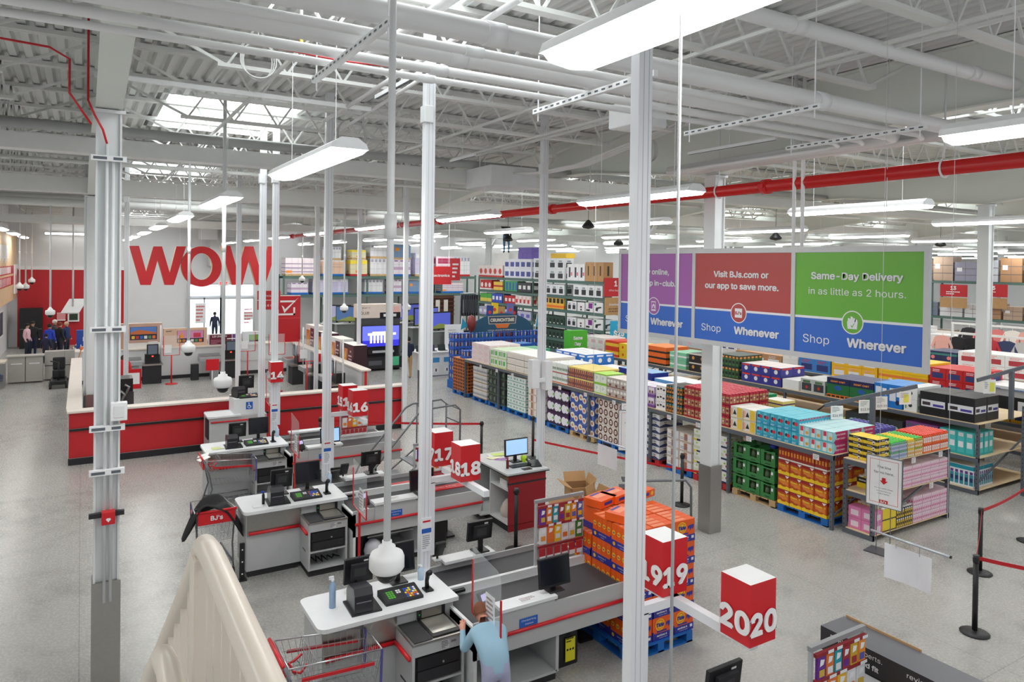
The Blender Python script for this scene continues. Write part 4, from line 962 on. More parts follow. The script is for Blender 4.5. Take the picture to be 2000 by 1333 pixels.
# ================================================================ STOCK CART WITH EMPTY CARTONS
sc = thing('stock_cart', 'grey and purple wire stock cart holding empty cartons behind the card rack', 'cart', (6.45, 8.85, 0))
q = MB(); x0, x1, ya, yb = 5.98, 6.95, 8.3, 8.95
for (A, B, Cc, D) in (((x0, ya, .5), (x1, ya, .5), (x1, ya, .92), (x0, ya, .92)), ((x0, yb, .5), (x1, yb, .5), (x1, yb, .92), (x0, yb, .92)), ((x0, ya, .5), (x0, yb, .5), (x0, yb, .92), (x0, ya, .92)), ((x1, ya, .5), (x1, yb, .5), (x1, yb, .92), (x1, ya, .92))): wiregrid(q, A, B, Cc, D, 12, 4)
wiregrid(q, (x0, ya, .5), (x1, ya, .5), (x1, yb, .5), (x0, yb, .5), 10, 6); q.build('basket', sc)
for xx in (x0, x1):
    q = MB(); q.tube([(xx, ya, .92), (xx, yb, .92)], .012, PURP, 6); q.tube([(xx, ya, .92), (xx, ya, .1)], .012, PURP if xx == x0 else CHROME, 6); q.tube([(xx, yb, .92), (xx, yb, .1)], .012, CHROME, 6); q.build('frame', sc)
    for yy in (ya, yb): w_ = MB(); w_.cyl((xx-.015, yy, .06), (xx+.015, yy, .06), .06, BLACK, 12); w_.build('wheel', sc)
def carton(x, yv, z, sx, sy, sz, rz, lab, flaps=(1, 1, 1, 1), tilt=0, name='open_carton'):
    r = thing(name, lab, 'carton', (x, yv, z), rz, 'empty cartons in the stock cart'); r.rotation_euler = (tilt, 0, rz)
    q = MB(); t = .012
    q.box(-sx/2, sx/2, -sy/2, -sy/2+t, 0, sz, CARD); q.box(-sx/2, sx/2, sy/2-t, sy/2, 0, sz, CARDD); q.box(-sx/2, -sx/2+t, -sy/2, sy/2, 0, sz, CARD); q.box(sx/2-t, sx/2, -sy/2, sy/2, 0, sz, CARD); q.box(-sx/2, sx/2, -sy/2, sy/2, 0, t, CARDD); q.build('carton_body', r, world=False)
    for k, f_ in enumerate(flaps):
        if not f_: continue
        q = MB(); a = .5+.9*f_*((k*.37) % 1); ln = sy*.42
        if k == 0: q.add([(-sx/2, -sy/2, sz), (sx/2, -sy/2, sz), (sx/2, -sy/2-ln*math.cos(a), sz+ln*math.sin(a)), (-sx/2, -sy/2-ln*math.cos(a), sz+ln*math.sin(a))], [(0, 1, 2, 3)], CARD)
        if k == 1: q.add([(-sx/2, sy/2, sz), (sx/2, sy/2, sz), (sx/2, sy/2+ln*.5, sz+ln*.9), (-sx/2, sy/2+ln*.5, sz+ln*.9)], [(0, 1, 2, 3)], CARD)
        if k == 2: q.add([(-sx/2, -sy/2, sz), (-sx/2, sy/2, sz), (-sx/2-ln*.8, sy/2, sz+ln*.4), (-sx/2-ln*.8, -sy/2, sz+ln*.4)], [(0, 1, 2, 3)], CARD)
        if k == 3: q.add([(sx/2, -sy/2, sz), (sx/2, sy/2, sz), (sx/2+ln*.3, sy/2, sz+ln*.9), (sx/2+ln*.3, -sy/2, sz+ln*.9)], [(0, 1, 2, 3)], CARD)
        o = q.build('flap', r, world=False); md = o.modifiers.new('s', 'SOLIDIFY'); md.thickness = .01
carton(6.32, 8.6, .53, .5, .42, .52, .1, 'big open brown carton in the stock cart')
carton(6.76, 8.68, .7, .32, .34, .5, .5, 'open carton with a white label tipped in the stock cart', (1, 1, 0, 1), .25)
carton(6.72, 8.12+.9, 1.0, .36, .36, .3, -.3, 'torn open carton with red inside on top of the cart', (0, 1, 1, 1))
q = MB(); q.box(6.9, 7.5, 8.05, 8.6, .0, .95, WHITE); q.text(FT(7.2, 8.3, .95), 'A', 0, 0, .08, REDP, .003); tag(q.build('white_table'), 'white topped box behind the detergent stack', 'box')
# grey trolley handle frame
q = MB(); q.tube([(8.0, 9.3, 0), (8.0, 9.3, .95), (8.08, 9.22, 1.1), (8.85, 8.85, 1.1), (8.93, 8.8, .98), (8.9, 8.75, 0)], .022, M((112, 114, 118), .4, metal=.4), 8); q.tube([(8.0, 9.3, .2), (8.9, 8.75, .2)], .02, GREYD, 6)
tag(q.build('trolley_frame'), 'grey tubular trolley handle standing behind the detergent stack', 'trolley')

# ================================================================ STANCHIONS
def stanchion(x, yv, lab, h=1.03):
    r = thing('stanchion', lab, 'stanchion', (x, yv, 0), group='black queue stanchions')
    q = MB(); q.lathe([(0, 0), (.17, 0), (.175, .015), (.12, .03), (.04, .05), (0, .05)], (0, 0, 0), M((34, 34, 36), .45), 28); q.build('base', r, world=False)
    q = MB(); q.cyl((0, 0, .03), (0, 0, h-.1), .033, M((26, 26, 28), .4), 14); q.build('pole', r, world=False)
    q = MB(); q.cyl((0, 0, h-.1), (0, 0, h), .037, BLACK, 14); q.box(-.045, .045, -.02, .02, h-.085, h-.03, BLACK); q.build('head', r, world=False)
STN = [((10.03, 4.8), 'black stanchion in the open floor closest to the hanging paper'), ((12.09, 5.73), 'black stanchion behind the front one, red belt pulled toward shelves'), ((14.25, 5.98), 'black stanchion base at the picture edge'), ((8.11, 14.75), 'black stanchion at the belt end behind box 18'), ((9.5, 14.66), 'black stanchion behind the red sided desk pole'), ((6.2, 8.45+1.6), 'black stanchion between the belt and the desk'), ((8.55, 9.75), 'black stanchion behind the paper hanging from the rod'), ((10.25, 10.35), 'black stanchion beside the column with steel guard'), ((4.9, 16.9), 'black stanchion at the ladder end of the red belt')]
for (x, yv), lab in STN: stanchion(x, yv, lab)
beltm = mat('queue_belt_red', (196, 20, 34), .6)
def qbelt(p0, p1, lab, sag=.0):
    p0, p1 = Vector(p0), Vector(p1); q = MB(); n = 10; d = (p1-p0); s = Vector((-d.y, d.x, 0)).normalized()*.002; vs = []
    for i in range(n+1):
        t = i/n; p = p0+d*t; z = p.z-sag*4*t*(1-t)
        for dz in (-.025, .025):
            for sg in (-1, 1): vs.append((p.x+s.x*sg, p.y+s.y*sg, z+dz))
    fs = []
    for i in range(n):
        a, b = 4*i, 4*i+4; fs += [(a, a+2, b+2, b), (a+1, b+1, b+3, a+3), (a+2, a+3, b+3, b+2), (a, b, b+1, a+1)]
    q.add(vs, fs, beltm); tag(q.build('queue_belt'), lab, 'belt barrier', 'red queue belts')
qbelt((10.07, 4.8, .98), (11.6, 2.9, .98), 'red queue belt running from the front stanchion out of view', .08)
qbelt((12.13, 5.73, .98), (14.8, 6.1, .98), 'red queue belt running from the rear stanchion toward the shelves', .06)
qbelt((12.05, 5.7, .98), (10.07, 4.83, .98), 'red queue belt linking the two stanchions by the hanging paper', .15)
qbelt((8.11, 14.75, .97), (4.9, 16.9, .97), 'red queue belt behind boxes 17 and 18', .03)
qbelt((9.5, 14.66, .45), (11.3, 10.3, .45), 'low red queue belt in front of the pallets', .03)
# ================================================================ LINE SIGNS
def line_sign(x, yv, rz, lab, z0=.75, h=.78, wd=.56):
    r = thing('floor_sign', lab, 'sign', (x, yv, 0), rz, 'line forms here signs')
    q = MB(); q.box(-wd/2, wd/2, -.012, .012, z0, z0+h, WHITE); 
    for a, b in ((-wd/2-.012, -wd/2), (wd/2, wd/2+.012)): q.box(a, b, -.015, .015, z0-.012, z0+h+.012, GREYD)
    q.box(-wd/2, wd/2, -.015, .015, z0+h, z0+h+.012, GREYD); q.box(-wd/2, wd/2, -.015, .015, z0-.012, z0, GREYD)
    T = FY(0, -.012, z0); k = M((70, 70, 74), .5)
    for a in (.05,):
        q.quad(T, -wd/2+a, wd/2-a, a, a+.006, REDP); q.quad(T, -wd/2+a, wd/2-a, h-a, h-a+.006, REDP); q.quad(T, -wd/2+a, -wd/2+a+.006, a, h-a, REDP); q.quad(T, wd/2-a-.006, wd/2-a, a, h-a, REDP)
    q.text(T, 'The line', 0, h*.8, .055, k, .005, w=.26); q.text(T, 'forms here.', 0, h*.69, .055, k, .005, w=.36)
    q.shape(T, [(-.03, .48), (.03, .48), (.03, .43), (.065, .43), (0, .37), (-.065, .43), (-.03, .43)], REDP, .005)
    q.text(T, 'For your safety, please', 0, .3, .025, k, .005, w=.36); q.text(T, 'enter the line in an', 0, .255, .025, k, .005, w=.34); q.text(T, 'orderly fashion.', 0, .21, .025, k, .005, w=.28)
    q.quad(T, -.075, .075, .045, .115, WHITE, .006); q.quad(T, -.07, .07, .05, .11, REDP, .0065); q.text(T, "BJ's", 0, .08, .05, WHITE, .008, bold=.02)
    q.build('sign_board', r, world=False)
    for s in (-1, 1): q = MB(); q.cyl((s*.11, 0, .02), (s*.11, 0, z0), .008, M((120, 122, 126), .4, metal=.5), 6); q.build('sign_leg', r, world=False)
    q = MB(); q.box(-.25, .25, -.16, .16, 0, .02, M((78, 80, 84), .5)); q.build('base', r, world=False)
line_sign(11.5, 6.95, -PI/2+.15, 'standing sign saying the line forms here in front of the end shelf', .78, .82)
line_sign(10.1, 11.7, -.6, 'standing sign saying the line forms here in front of the pallet run', .8, .85)
line_sign(10.5, 12.1, -.6, 'second line sign, mostly hidden just behind the one by the pallets', .85, .85)
def hang_sheet(x, ya, yb, z, h, lab, rodz, yr0, yr1):
    r = thing('hanging_sheet', lab, 'sign', (x, (ya+yb)/2, z-h))
    q = MB(); vs = []; n = 8
    for i in range(n+1):
        t = i/n; yy = ya+(yb-ya)*t; b = .03*math.sin(t*PI*1.0)
        vs += [(x+b, yy, z-.01*math.sin(PI*t)), (x+b*1.6, yy, z-h-.01*math.sin(PI*t))]
    q.add(vs, [(2*i, 2*i+2, 2*i+3, 2*i+1) for i in range(n)], M((236, 236, 240), .6))
    T = FX(x-.005, (ya+yb)/2, z-h*.35); g = M((222, 222, 228), .6)
    o = q.build('sheet', r); md = o.modifiers.new('s', 'SOLIDIFY'); md.thickness = .004
    q = MB(); q.tube([(x, yr0, rodz), (x, yr1, rodz)], .012, M((196, 202, 208), .3, metal=.5), 8); q.cyl((x, yr1-.01, rodz), (x, yr1, rodz), .014, BLACK, 8); q.build('rod', r)
    for yy in (ya+(yb-ya)*.25, ya+(yb-ya)*.75):
        q = MB(); q.cyl((x, yy, z-.02), (x, yy, rodz), .003, CHROME, 4); q.build('hook', r)
    for yy in (yr0-(yr0-yr1)*.1, yr1+(yr0-yr1)*.04):
        q = MB(); q.cyl((x, yy, rodz), (x, yy, ZD-.02), .002, M((190, 190, 190), .4), 4); q.build('suspension_line', r)
a = GX(1728, 1060, 6.5); b = GX(1820, 1093, 6.5); cc = GX(1727, 1127, 6.5)
hang_sheet(6.5, a.y, b.y, a.z, a.z-cc.z, 'blank white sheet hanging from a metal rod over the open floor', 2.245, 4.05, 3.32)
a = GX(1168, 866, 6.9); b = GX(1205, 890, 6.9); cc = GX(1168, 907, 6.9)
hang_sheet(6.9, a.y, b.y, a.z, a.z-cc.z, 'blank white sheet hanging from a rod before the line sign', GX(1170, 858, 6.9).z, GX(1150, 855, 6.9).y, GX(1225, 880, 6.9).y)
# ================================================================ TAX KIOSK
kx = thing('tax_kiosk', 'dark cardboard tax software display lettered in white', 'display', (6.0, 3.4, 0))
kt = 1.35; A = GZ(1603, 1222, kt); Bp = GZ(1640, 1200, kt)
X0, X1, Y1_ = A.x, A.x+.36, A.y
q = MB(); kd = M((50, 48, 50), .6); q.box(X0, X1, 1.6, Y1_, kt-.22, kt, kd, top=M((106, 106, 112), .4)); q.box(X0+.03, X1-.02, 1.7, Y1_-.02, 0, kt-.22, M((40, 40, 42), .6)); q.box(X1, X1+.01, Y1_-.75, Y1_-.02, kt-.3, kt+.02, CARD)
q.build('header_box', kx)
q = MB(); T = FX(X0, Y1_, kt-.22); wk = M((240, 240, 240), .5)
q.text(T, 'Real tax experts.', .36, .155, .06, wk, .004, w=.6); q.text(T, 'Guaranteed fit', .36, .07, .06, wk, .004, bold=.02, w=.6)
q.text(T, 'review your return,', 1.12, .155, .06, wk, .004, w=.62); q.text(T, 'right:', 1.0, .07, .06, wk, .004, bold=.02)
q.build('header_print', kx)
q = MB(); T = FX(X0+.03, Y1_, .2)
q.quad(T, .1, 1.6, 0, .9, M((222, 222, 224), .5), .004); q.quad(T, .14, .4, .3, .86, mat('kiosk_blue', (40, 110, 196), .4), .006); q.shape(T, [(.9, .88), (1.1, .7), (1.05, .5), (1.25, .4), (1.2, .88)], mat('kiosk_blue', (40, 110, 196), .4), .006); q.disc(T, 1.35, .6, .16, BLACK, .006, 18); q.build('poster', kx)
# ================================================================ STEP LADDER
ld = thing('rolling_ladder', 'grey rolling step ladder with hand rails behind the middle checkout', 'ladder', (5.7, 13.3, 0))
gm = M((118, 120, 124), .4, metal=.4)
lx0, lx1, ly0, ly1, lz = 5.9, 6.6, 12.95, 13.6, .98
for yy in (ly0, ly1):
    q = MB(); q.tube([(4.75, yy, .32), (4.6, yy, .45), (4.72, yy, .72), (5.7, yy, 1.78), (5.85, yy, 1.85), (6.5, yy, 1.88), (6.62, yy, 1.78), (6.62, yy, .95)], .02, gm, 8); q.tube([(5.95, yy, 1.86), (5.95, yy, .98)], .015, gm, 6); q.tube([(6.3, yy, 1.87), (6.3, yy, .98)], .015, gm, 6); q.build('hand_rail', ld)
    for (a, b) in (((6.6, yy, .98), (6.6, yy, .06)), ((6.0, yy, .98), (6.35, yy, .06)), ((4.7, yy, .06), (6.0, yy, .98))):
        q = MB(); q.tube([a, b], .018, gm, 6); q.build('leg', ld)
q = MB(); q.box(lx0, lx1, ly0, ly1, lz-.03, lz, M((176, 178, 182), .5)); q.build('platform', ld)
for k in range(3):
    q = MB(); q.box(4.95+k*.32, 5.2+k*.32, ly0, ly1, .27+k*.24, .295+k*.24, M((132, 134, 138), .5)); q.build('step', ld)
q = MB(); q.tube([(6.62, ly0, 1.5), (6.62, ly1, 1.5)], .016, gm, 6); q.tube([(6.62, ly0, 1.78), (6.62, ly1, 1.78)], .016, gm, 6); q.build('back_rail', ld)
# ================================================================ STAIR RAILING CLOSE TO THE CAMERA
rl = thing('stair_railing', 'thick cream painted stair handrail with balusters close to the viewer', 'railing', (.28, 2.1, 2.2))
q = MB(); q.tube([(.285, .4, 4.0), (.285, 1.2, 4.0), (.287, 1.95, 4.0), (.287, 2.05, 3.985), (.285, 2.11, 3.93), (.28, 2.3, 3.77), (.245, 3.3, 2.98), (.2, 4.4, 2.12)], .03, CREAM, 18); q.build('top_rail', rl)
q = MB(); q.tube([(.17, 1.2, 3.84), (.17, 1.74, 3.84), (.168, 1.84, 3.82), (.16, 1.92, 3.75), (.14, 2.3, 3.42), (.1, 3.2, 2.66), (.06, 4.2, 1.84)], .026, CREAM, 16); q.build('lower_rail', rl)
q = MB(); q.box(.255, .315, 2.02, 2.1, 1.9, 3.96, CREAM, bev=.006); q.build('newel_post', rl)
for k in range(15):
    yy = 2.24+k*.125; t = (yy-2.3)/1.0; xx = .275-.035*(yy-2.3); zz = 3.77-.79*(yy-2.3)
    q = MB(); q.box(xx-.009, xx+.009, yy-.009, yy+.009, zz-1.15, zz-.01, CREAM); q.build('baluster', rl)
q = MB()
for k in range(9):
    yy = 1.05+k*.11; q.box(.276, .294, yy-.009, yy+.009, 2.85, 3.98, CREAM)
q.build('landing_balusters', rl)
q = MB(); q.bar((.285, .4, 2.85), (.285, 2.06, 2.85), .05, .06, CREAM); q.bar((.27, 2.06, 2.75), (.2, 4.4, .95), .04, .3, CREAM); q.build('stringer', rl)
# ================================================================ GOODS
def C_(c, r=.45): return M(c, r)
def deco(q, T, W, H, items):
    """items drawn on a face: T at bottom centre, W wide, H high; fractions of W and H"""
    for k, it in enumerate(items):
        o = .002+.0007*k; t = it[0]
        if t == 'band': q.quad(T, -W/2, W/2, it[1]*H, it[2]*H, C_(it[3]), o)
        elif t == 'rect': q.quad(T, (it[1]-.5)*W, (it[2]-.5)*W, it[3]*H, it[4]*H, C_(it[5]), o)
        elif t == 'disc': q.disc(T, (it[1]-.5)*W, it[2]*H, it[3]*H, C_(it[4]), o, 12, ry=it[3]*H*(it[5] if len(it) > 5 else 1))
        elif t == 'text': q.text(T, it[1], (it[2]-.5)*W, it[3]*H, it[4]*H, C_(it[5]), o, bold=.02 if len(it) < 7 else it[6], w=W*.86)
        elif t == 'scrib': q.scribble(T, (it[1]-.5)*W, (it[2]-.5)*W, it[3]*H, it[4]*H, C_(it[5]), it[6], o)
        elif t == 'poly': q.shape(T, [((x-.5)*W, y*H) for x, y in it[1]], C_(it[2]), o)
        elif t == 'jars':
            n, y0, y1, c, cc = it[1:6]
            for i in range(n):
                a = (-.5+(i+.12)/n)*W; b = (-.5+(i+.88)/n)*W
                q.quad(T, a, b, y0*H, (y0+(y1-y0)*.78)*H, C_(c), o); q.quad(T, a+.1*(b-a), b-.1*(b-a), (y0+(y1-y0)*.8)*H, y1*H, C_(cc), o)
                if len(it) > 6: q.quad(T, a+.12*(b-a), b-.12*(b-a), (y0+(y1-y0)*.25)*H, (y0+(y1-y0)*.55)*H, C_(it[6]), o+.0004)
def case(w, d, h, base, items=(), side=None, top=None, lids=None, g=.006):
    """w along the shelf (Y), d deep (X); front faces -X, near side faces -Y"""
    q = MB(); b = C_(base)
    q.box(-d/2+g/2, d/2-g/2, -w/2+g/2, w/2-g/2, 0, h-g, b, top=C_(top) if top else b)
    deco(q, FX(-d/2+g/2, 0, 0), w-g, h-g, items); deco(q, FY(0, -w/2+g/2, 0), d-g, h-g, items if side is None else side)
    if lids:
        nx, ny, r, c = lids
        for i in range(nx):
            for j in range(ny): q.cyl((-d/2+(i+.5)*d/nx, -w/2+(j+.5)*w/ny, h-g-.002), (-d/2+(i+.5)*d/nx, -w/2+(j+.5)*w/ny, h+.012), r, C_(c, .35), 8)
    return q
def stack(name, cat, desc, where, mb, x0, y0, z0, nx, ny, nz, d, w, h, near=True, jit=.006, top_only=False, far=False, topx=None):
    """x0 = front face, y0 = near end; rows go back along X, columns along Y"""
    first = None; grp = desc+'s '+where if len(desc)+len(where) < 60 else desc
    for k in range(nz):
        for i in range(nx):
            for j in range(ny):
                vis = i == 0 or k == nz-1 or (near and j == 0)
                if not vis: continue
                if topx and k == nz-1 and i >= topx: continue
                loc = (x0+(i+.5)*d+rnd.uniform(-jit, jit), y0+(j+.5)*w+rnd.uniform(-jit, jit)*.5, z0+k*h)
                p = []
                if nz > 1: p.append('%s up' % ORD[k])
                if ny > 1: p.append('%s along' % ORD[j])
                if nx > 1: p.append('front row' if i == 0 else '%s row back' % ORD[i])
                lab = desc+(', ' if p else ' ')+', '.join(p)+(', ' if p else '')+where
                if first is None:
                    first = mb.build(name, origin=(0, 0, 0)); first.location = loc; tag(first, lab, cat, grp)
                else:
                    o = first.copy(); o.location = loc; o['label'] = lab; C.objects.link(o)
    return first
# ---- shelf bays
def bay(x0, x1, y0, y1, zs, lab, col=GREYD, grp='grey shelf bays', posts=True, h=None, post2=True, wood=WOOD, bh=.1):
    r = thing('shelf_bay', lab, 'shelving', ((x0+x1)/2, (y0+y1)/2, 0), group=grp)
    h = h or max(zs)
    for yy in ((y0,) if not post2 else (y0, y1-.06)):
        for xx in (x0, x1-.06):
            q = MB(); q.box(xx, xx+.06, yy, yy+.06, 0, h-.005, col)
            for k in range(int(h/.09)): q.quad(FX(xx, yy+.03, .05+k*.09), -.008, .008, 0, .03, BLACKM, .001)
            q.build('upright', r)
        q = MB(); q.bar((x0+.05, yy+.03, .25), (x1-.05, yy+.03, max(.6, h*.75)), .03, .03, col); q.build('brace', r)
    for z in zs:
        for xx in (x0-.005, x1-.045):
            q = MB(); q.box(xx, xx+.05, y0, y1, z-bh, z-.012, col); q.build('beam', r)
        q = MB(); q.box(x0+.0, x1, y0, y1, z-.014, z, wood); q.build('shelf_deck', r)
    return r
def price_tag(x, yv, z, where, face='x', s=1.0, txt=None):
    T = FX(x-.004, yv, z) if face == 'x' else FY(x, yv-.004, z)
    q = MB(); q.quad(T, -.07*s, .07*s, -.05*s, .05*s, M((240, 240, 240), .5), .002); q.quad(T, -.07*s, -.06*s, -.05*s, .05*s, REDP, .003)
    if txt: q.text(T, txt, .0, -.03*s, .032*s, BLACK, .004)
    else: q.scribble(T, -.045*s, .06*s, -.04*s, .04*s, M((150, 150, 154), .5), 3, .004)
    tag(q.build('price_tag'), 'small white price tag %s' % where, 'price tag', 'white price tags on shelf beams')
XF = 11.65
ups = [8.0+2.42*k for k in range(7)]
for k, y0 in enumerate(ups[:-1]):
    bay(XF, 14.1, y0, y0+2.42, (1.37,), 'long grey shelf bay of the front run, %s from its near end' % ORD[k], post2=(k == 5), h=1.365)
BLU, WHT, DGR = (30, 80, 180), (240, 240, 240), (50, 60, 58)
pal = [(8.14, 9.24, PALB), (9.3, 10.38, PALW), (10.5, 11.5, PALR), (11.55, 12.35, PALB), (12.6, 13.5, PALR), (13.65, 14.95, PALB), (15.1, 16.2, PALW), (16.28, 17.36, PALB), (17.5, 18.4, PALB), (18.55, 19.65, PALB), (19.8, 20.9, PALB), (20.98, 22.0, PALB), (22.42, 23.56, PALB)]
for k, (a, b, m) in enumerate(pal):
    pallet(11.72, 12.85, a, b, '%s pallet on the floor of the front run, %s from its near end' % ({'pallet_blue': 'blue', 'pallet_wood': 'bare wood', 'pallet_red': 'red'}[m.name], ORD[k]), m)
PZ = .145; PX = 11.72
def pstack(k, *a, **kw): return a
# P1 crackers
cz = case(.27, .38, .29, (196, 78, 28), [('band', 0, .2, (246, 206, 40)), ('poly', [(0, .2), (.25, .28), (.5, .1), (.75, .28), (1, .2), (1, .1), (0, .1)], (246, 206, 40)), ('rect', .0, 1, .82, 1, (160, 36, 26)), ('poly', [(.1, .75), (.9, .55), (.9, .3), (.1, .45)], (228, 130, 40)), ('disc', .5, .42, .14, (222, 140, 60), .6), ('text', 'Cheez-It', .5, .66, .17, (250, 220, 60)), ('poly', [(.62, .97), (.98, .97), (.8, .8)], (240, 236, 230))])
stack('cracker_case', 'cracker case', 'orange red cracker case', 'on the blue pallet', cz, PX, 8.16, PZ, 3, 4, 3, .38, .27, .29)
ct = case(.27, .38, .3, (150, 38, 28), [('jars', 4, .08, .98, (166, 50, 34), (90, 100, 170), (226, 140, 40)), ('band', 0, .1, (236, 230, 224))])
stack('cracker_case', 'cracker case', 'striped open tray of cracker bags', 'atop the cracker stack', ct, PX, 8.16, PZ+.87, 3, 4, 1, .38, .27, .3)
# P2 green crates: shaped open crates
def crate():
    q = MB(); g = mat('crate_green', (58, 132, 70), .45); w, d, h, t = .345, .37, .32, .012
    q.box(-d/2, d/2, -w/2, w/2, 0, t, g)
    q.box(d/2-t, d/2, -w/2, w/2, 0, h, g); q.box(-d/2, d/2, w/2-t, w/2, 0, h*.8, g); q.box(-d/2, d/2, -w/2, -w/2+t, 0, h*.8, g)
    q.box(-d/2, -d/2+t, -w/2, w/2, 0, h*.3, g); q.box(-d/2, -d/2+t, -w/2, -w/2+.08, h*.3, h*.95, g); q.box(-d/2, -d/2+t, w/2-.08, w/2, h*.3, h*.95, g); q.box(-d/2, -d/2+t, -w/2, w/2, h*.82, h*.9, g)
    q.quad(FX(-d/2, -w/2+.05, .2), -.03, .02, -.03, .03, WHITE, .003); q.quad(FX(-d/2, 0, .04), -.06, .06, -.008, .008, BLACK, .003)
    for k in range(5): q.lathe([(0, 0), (.06, .02), (.07, .1), (.05, .17), (0, .19)], (-.1+.05*(k % 3), -.1+.05*k, .03), M((70, 96, 62) if k % 2 else (200, 190, 150), .4), 8)
    return q
stack('produce_crate', 'crate', 'green crate of bags', 'on the bare wood pallet', crate(), PX, 9.32, PZ, 2, 3, 3, .38, .35, .325)
for k in range(6):
    q = MB(); q.lathe([(0, 0), (.08, .01), (.09, .06), (.05, .1), (0, .11)], (PX+.2+.35*(k//3), 9.5+.34*(k % 3), PZ+.975), (M((40, 60, 180), .3), M((60, 100, 60), .4), M((214, 204, 180), .4))[k % 3], 10)
    tag(q.build('snack_bag'), '%s snack bag heaped on the green crates, %s along' % (('blue', 'green', 'cream')[k % 3], ORD[k]), 'bag', 'bags on the green crates')
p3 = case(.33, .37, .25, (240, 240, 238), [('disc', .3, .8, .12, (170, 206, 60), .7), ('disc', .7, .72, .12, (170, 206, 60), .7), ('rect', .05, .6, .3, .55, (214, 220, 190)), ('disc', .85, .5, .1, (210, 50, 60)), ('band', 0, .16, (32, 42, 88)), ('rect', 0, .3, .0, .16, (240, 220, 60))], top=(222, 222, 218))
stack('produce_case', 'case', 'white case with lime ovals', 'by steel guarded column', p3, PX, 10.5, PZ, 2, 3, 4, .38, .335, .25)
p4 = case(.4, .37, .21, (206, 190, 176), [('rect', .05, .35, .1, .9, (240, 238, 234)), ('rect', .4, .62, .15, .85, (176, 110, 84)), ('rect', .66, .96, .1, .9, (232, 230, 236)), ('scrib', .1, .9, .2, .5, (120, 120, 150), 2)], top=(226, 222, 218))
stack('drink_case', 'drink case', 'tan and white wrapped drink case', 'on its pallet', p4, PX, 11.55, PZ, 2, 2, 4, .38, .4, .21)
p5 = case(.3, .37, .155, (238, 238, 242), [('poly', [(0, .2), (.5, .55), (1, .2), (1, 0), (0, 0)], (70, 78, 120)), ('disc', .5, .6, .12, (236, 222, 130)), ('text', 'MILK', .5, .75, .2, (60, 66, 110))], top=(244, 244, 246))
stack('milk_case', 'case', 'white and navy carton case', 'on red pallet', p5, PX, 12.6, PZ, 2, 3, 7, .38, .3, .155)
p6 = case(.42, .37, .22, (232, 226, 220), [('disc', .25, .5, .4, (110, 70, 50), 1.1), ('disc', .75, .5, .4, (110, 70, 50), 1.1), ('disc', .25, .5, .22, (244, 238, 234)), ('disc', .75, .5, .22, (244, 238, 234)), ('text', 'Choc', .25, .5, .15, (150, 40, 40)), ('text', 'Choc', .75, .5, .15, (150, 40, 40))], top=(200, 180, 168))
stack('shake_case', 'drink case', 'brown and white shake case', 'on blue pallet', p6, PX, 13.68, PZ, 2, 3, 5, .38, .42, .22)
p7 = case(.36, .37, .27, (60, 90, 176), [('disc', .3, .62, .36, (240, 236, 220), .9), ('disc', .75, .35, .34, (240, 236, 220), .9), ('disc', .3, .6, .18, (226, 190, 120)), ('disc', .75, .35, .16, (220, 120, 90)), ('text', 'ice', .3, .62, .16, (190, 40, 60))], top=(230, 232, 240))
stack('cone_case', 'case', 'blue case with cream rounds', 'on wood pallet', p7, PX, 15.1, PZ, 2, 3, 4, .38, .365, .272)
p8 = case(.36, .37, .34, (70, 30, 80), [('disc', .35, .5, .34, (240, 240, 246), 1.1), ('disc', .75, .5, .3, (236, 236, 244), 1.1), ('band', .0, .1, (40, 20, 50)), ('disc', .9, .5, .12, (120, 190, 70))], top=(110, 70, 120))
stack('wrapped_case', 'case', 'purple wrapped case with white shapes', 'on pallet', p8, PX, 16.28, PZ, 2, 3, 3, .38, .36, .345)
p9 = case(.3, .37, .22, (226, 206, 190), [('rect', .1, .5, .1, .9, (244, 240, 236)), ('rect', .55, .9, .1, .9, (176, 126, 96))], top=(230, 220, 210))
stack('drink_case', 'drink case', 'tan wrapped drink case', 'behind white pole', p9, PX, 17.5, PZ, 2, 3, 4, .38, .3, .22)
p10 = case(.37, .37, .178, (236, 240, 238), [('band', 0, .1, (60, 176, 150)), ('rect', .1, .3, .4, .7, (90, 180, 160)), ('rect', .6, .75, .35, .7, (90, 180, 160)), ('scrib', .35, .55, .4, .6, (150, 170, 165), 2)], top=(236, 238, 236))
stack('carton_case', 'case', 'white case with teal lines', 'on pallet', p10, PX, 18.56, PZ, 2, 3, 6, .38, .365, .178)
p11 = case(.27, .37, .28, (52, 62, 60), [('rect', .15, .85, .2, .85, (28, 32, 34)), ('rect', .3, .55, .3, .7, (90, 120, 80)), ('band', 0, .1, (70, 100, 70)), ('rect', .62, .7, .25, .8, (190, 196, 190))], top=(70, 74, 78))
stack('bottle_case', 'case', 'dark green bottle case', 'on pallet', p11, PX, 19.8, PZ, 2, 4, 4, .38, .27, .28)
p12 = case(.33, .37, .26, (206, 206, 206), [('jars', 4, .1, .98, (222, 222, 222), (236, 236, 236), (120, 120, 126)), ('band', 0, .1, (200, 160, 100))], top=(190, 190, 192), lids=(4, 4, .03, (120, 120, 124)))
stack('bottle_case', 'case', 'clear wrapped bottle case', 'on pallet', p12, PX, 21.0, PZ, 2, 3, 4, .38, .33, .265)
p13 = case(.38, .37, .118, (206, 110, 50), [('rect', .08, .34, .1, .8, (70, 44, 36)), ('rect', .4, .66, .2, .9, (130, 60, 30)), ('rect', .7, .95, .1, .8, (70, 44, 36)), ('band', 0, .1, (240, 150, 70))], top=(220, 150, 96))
stack('can_case', 'case', 'orange and brown can case', 'on pallet', p13, PX, 22.42, PZ, 3, 3, 10, .38, .38, .118)
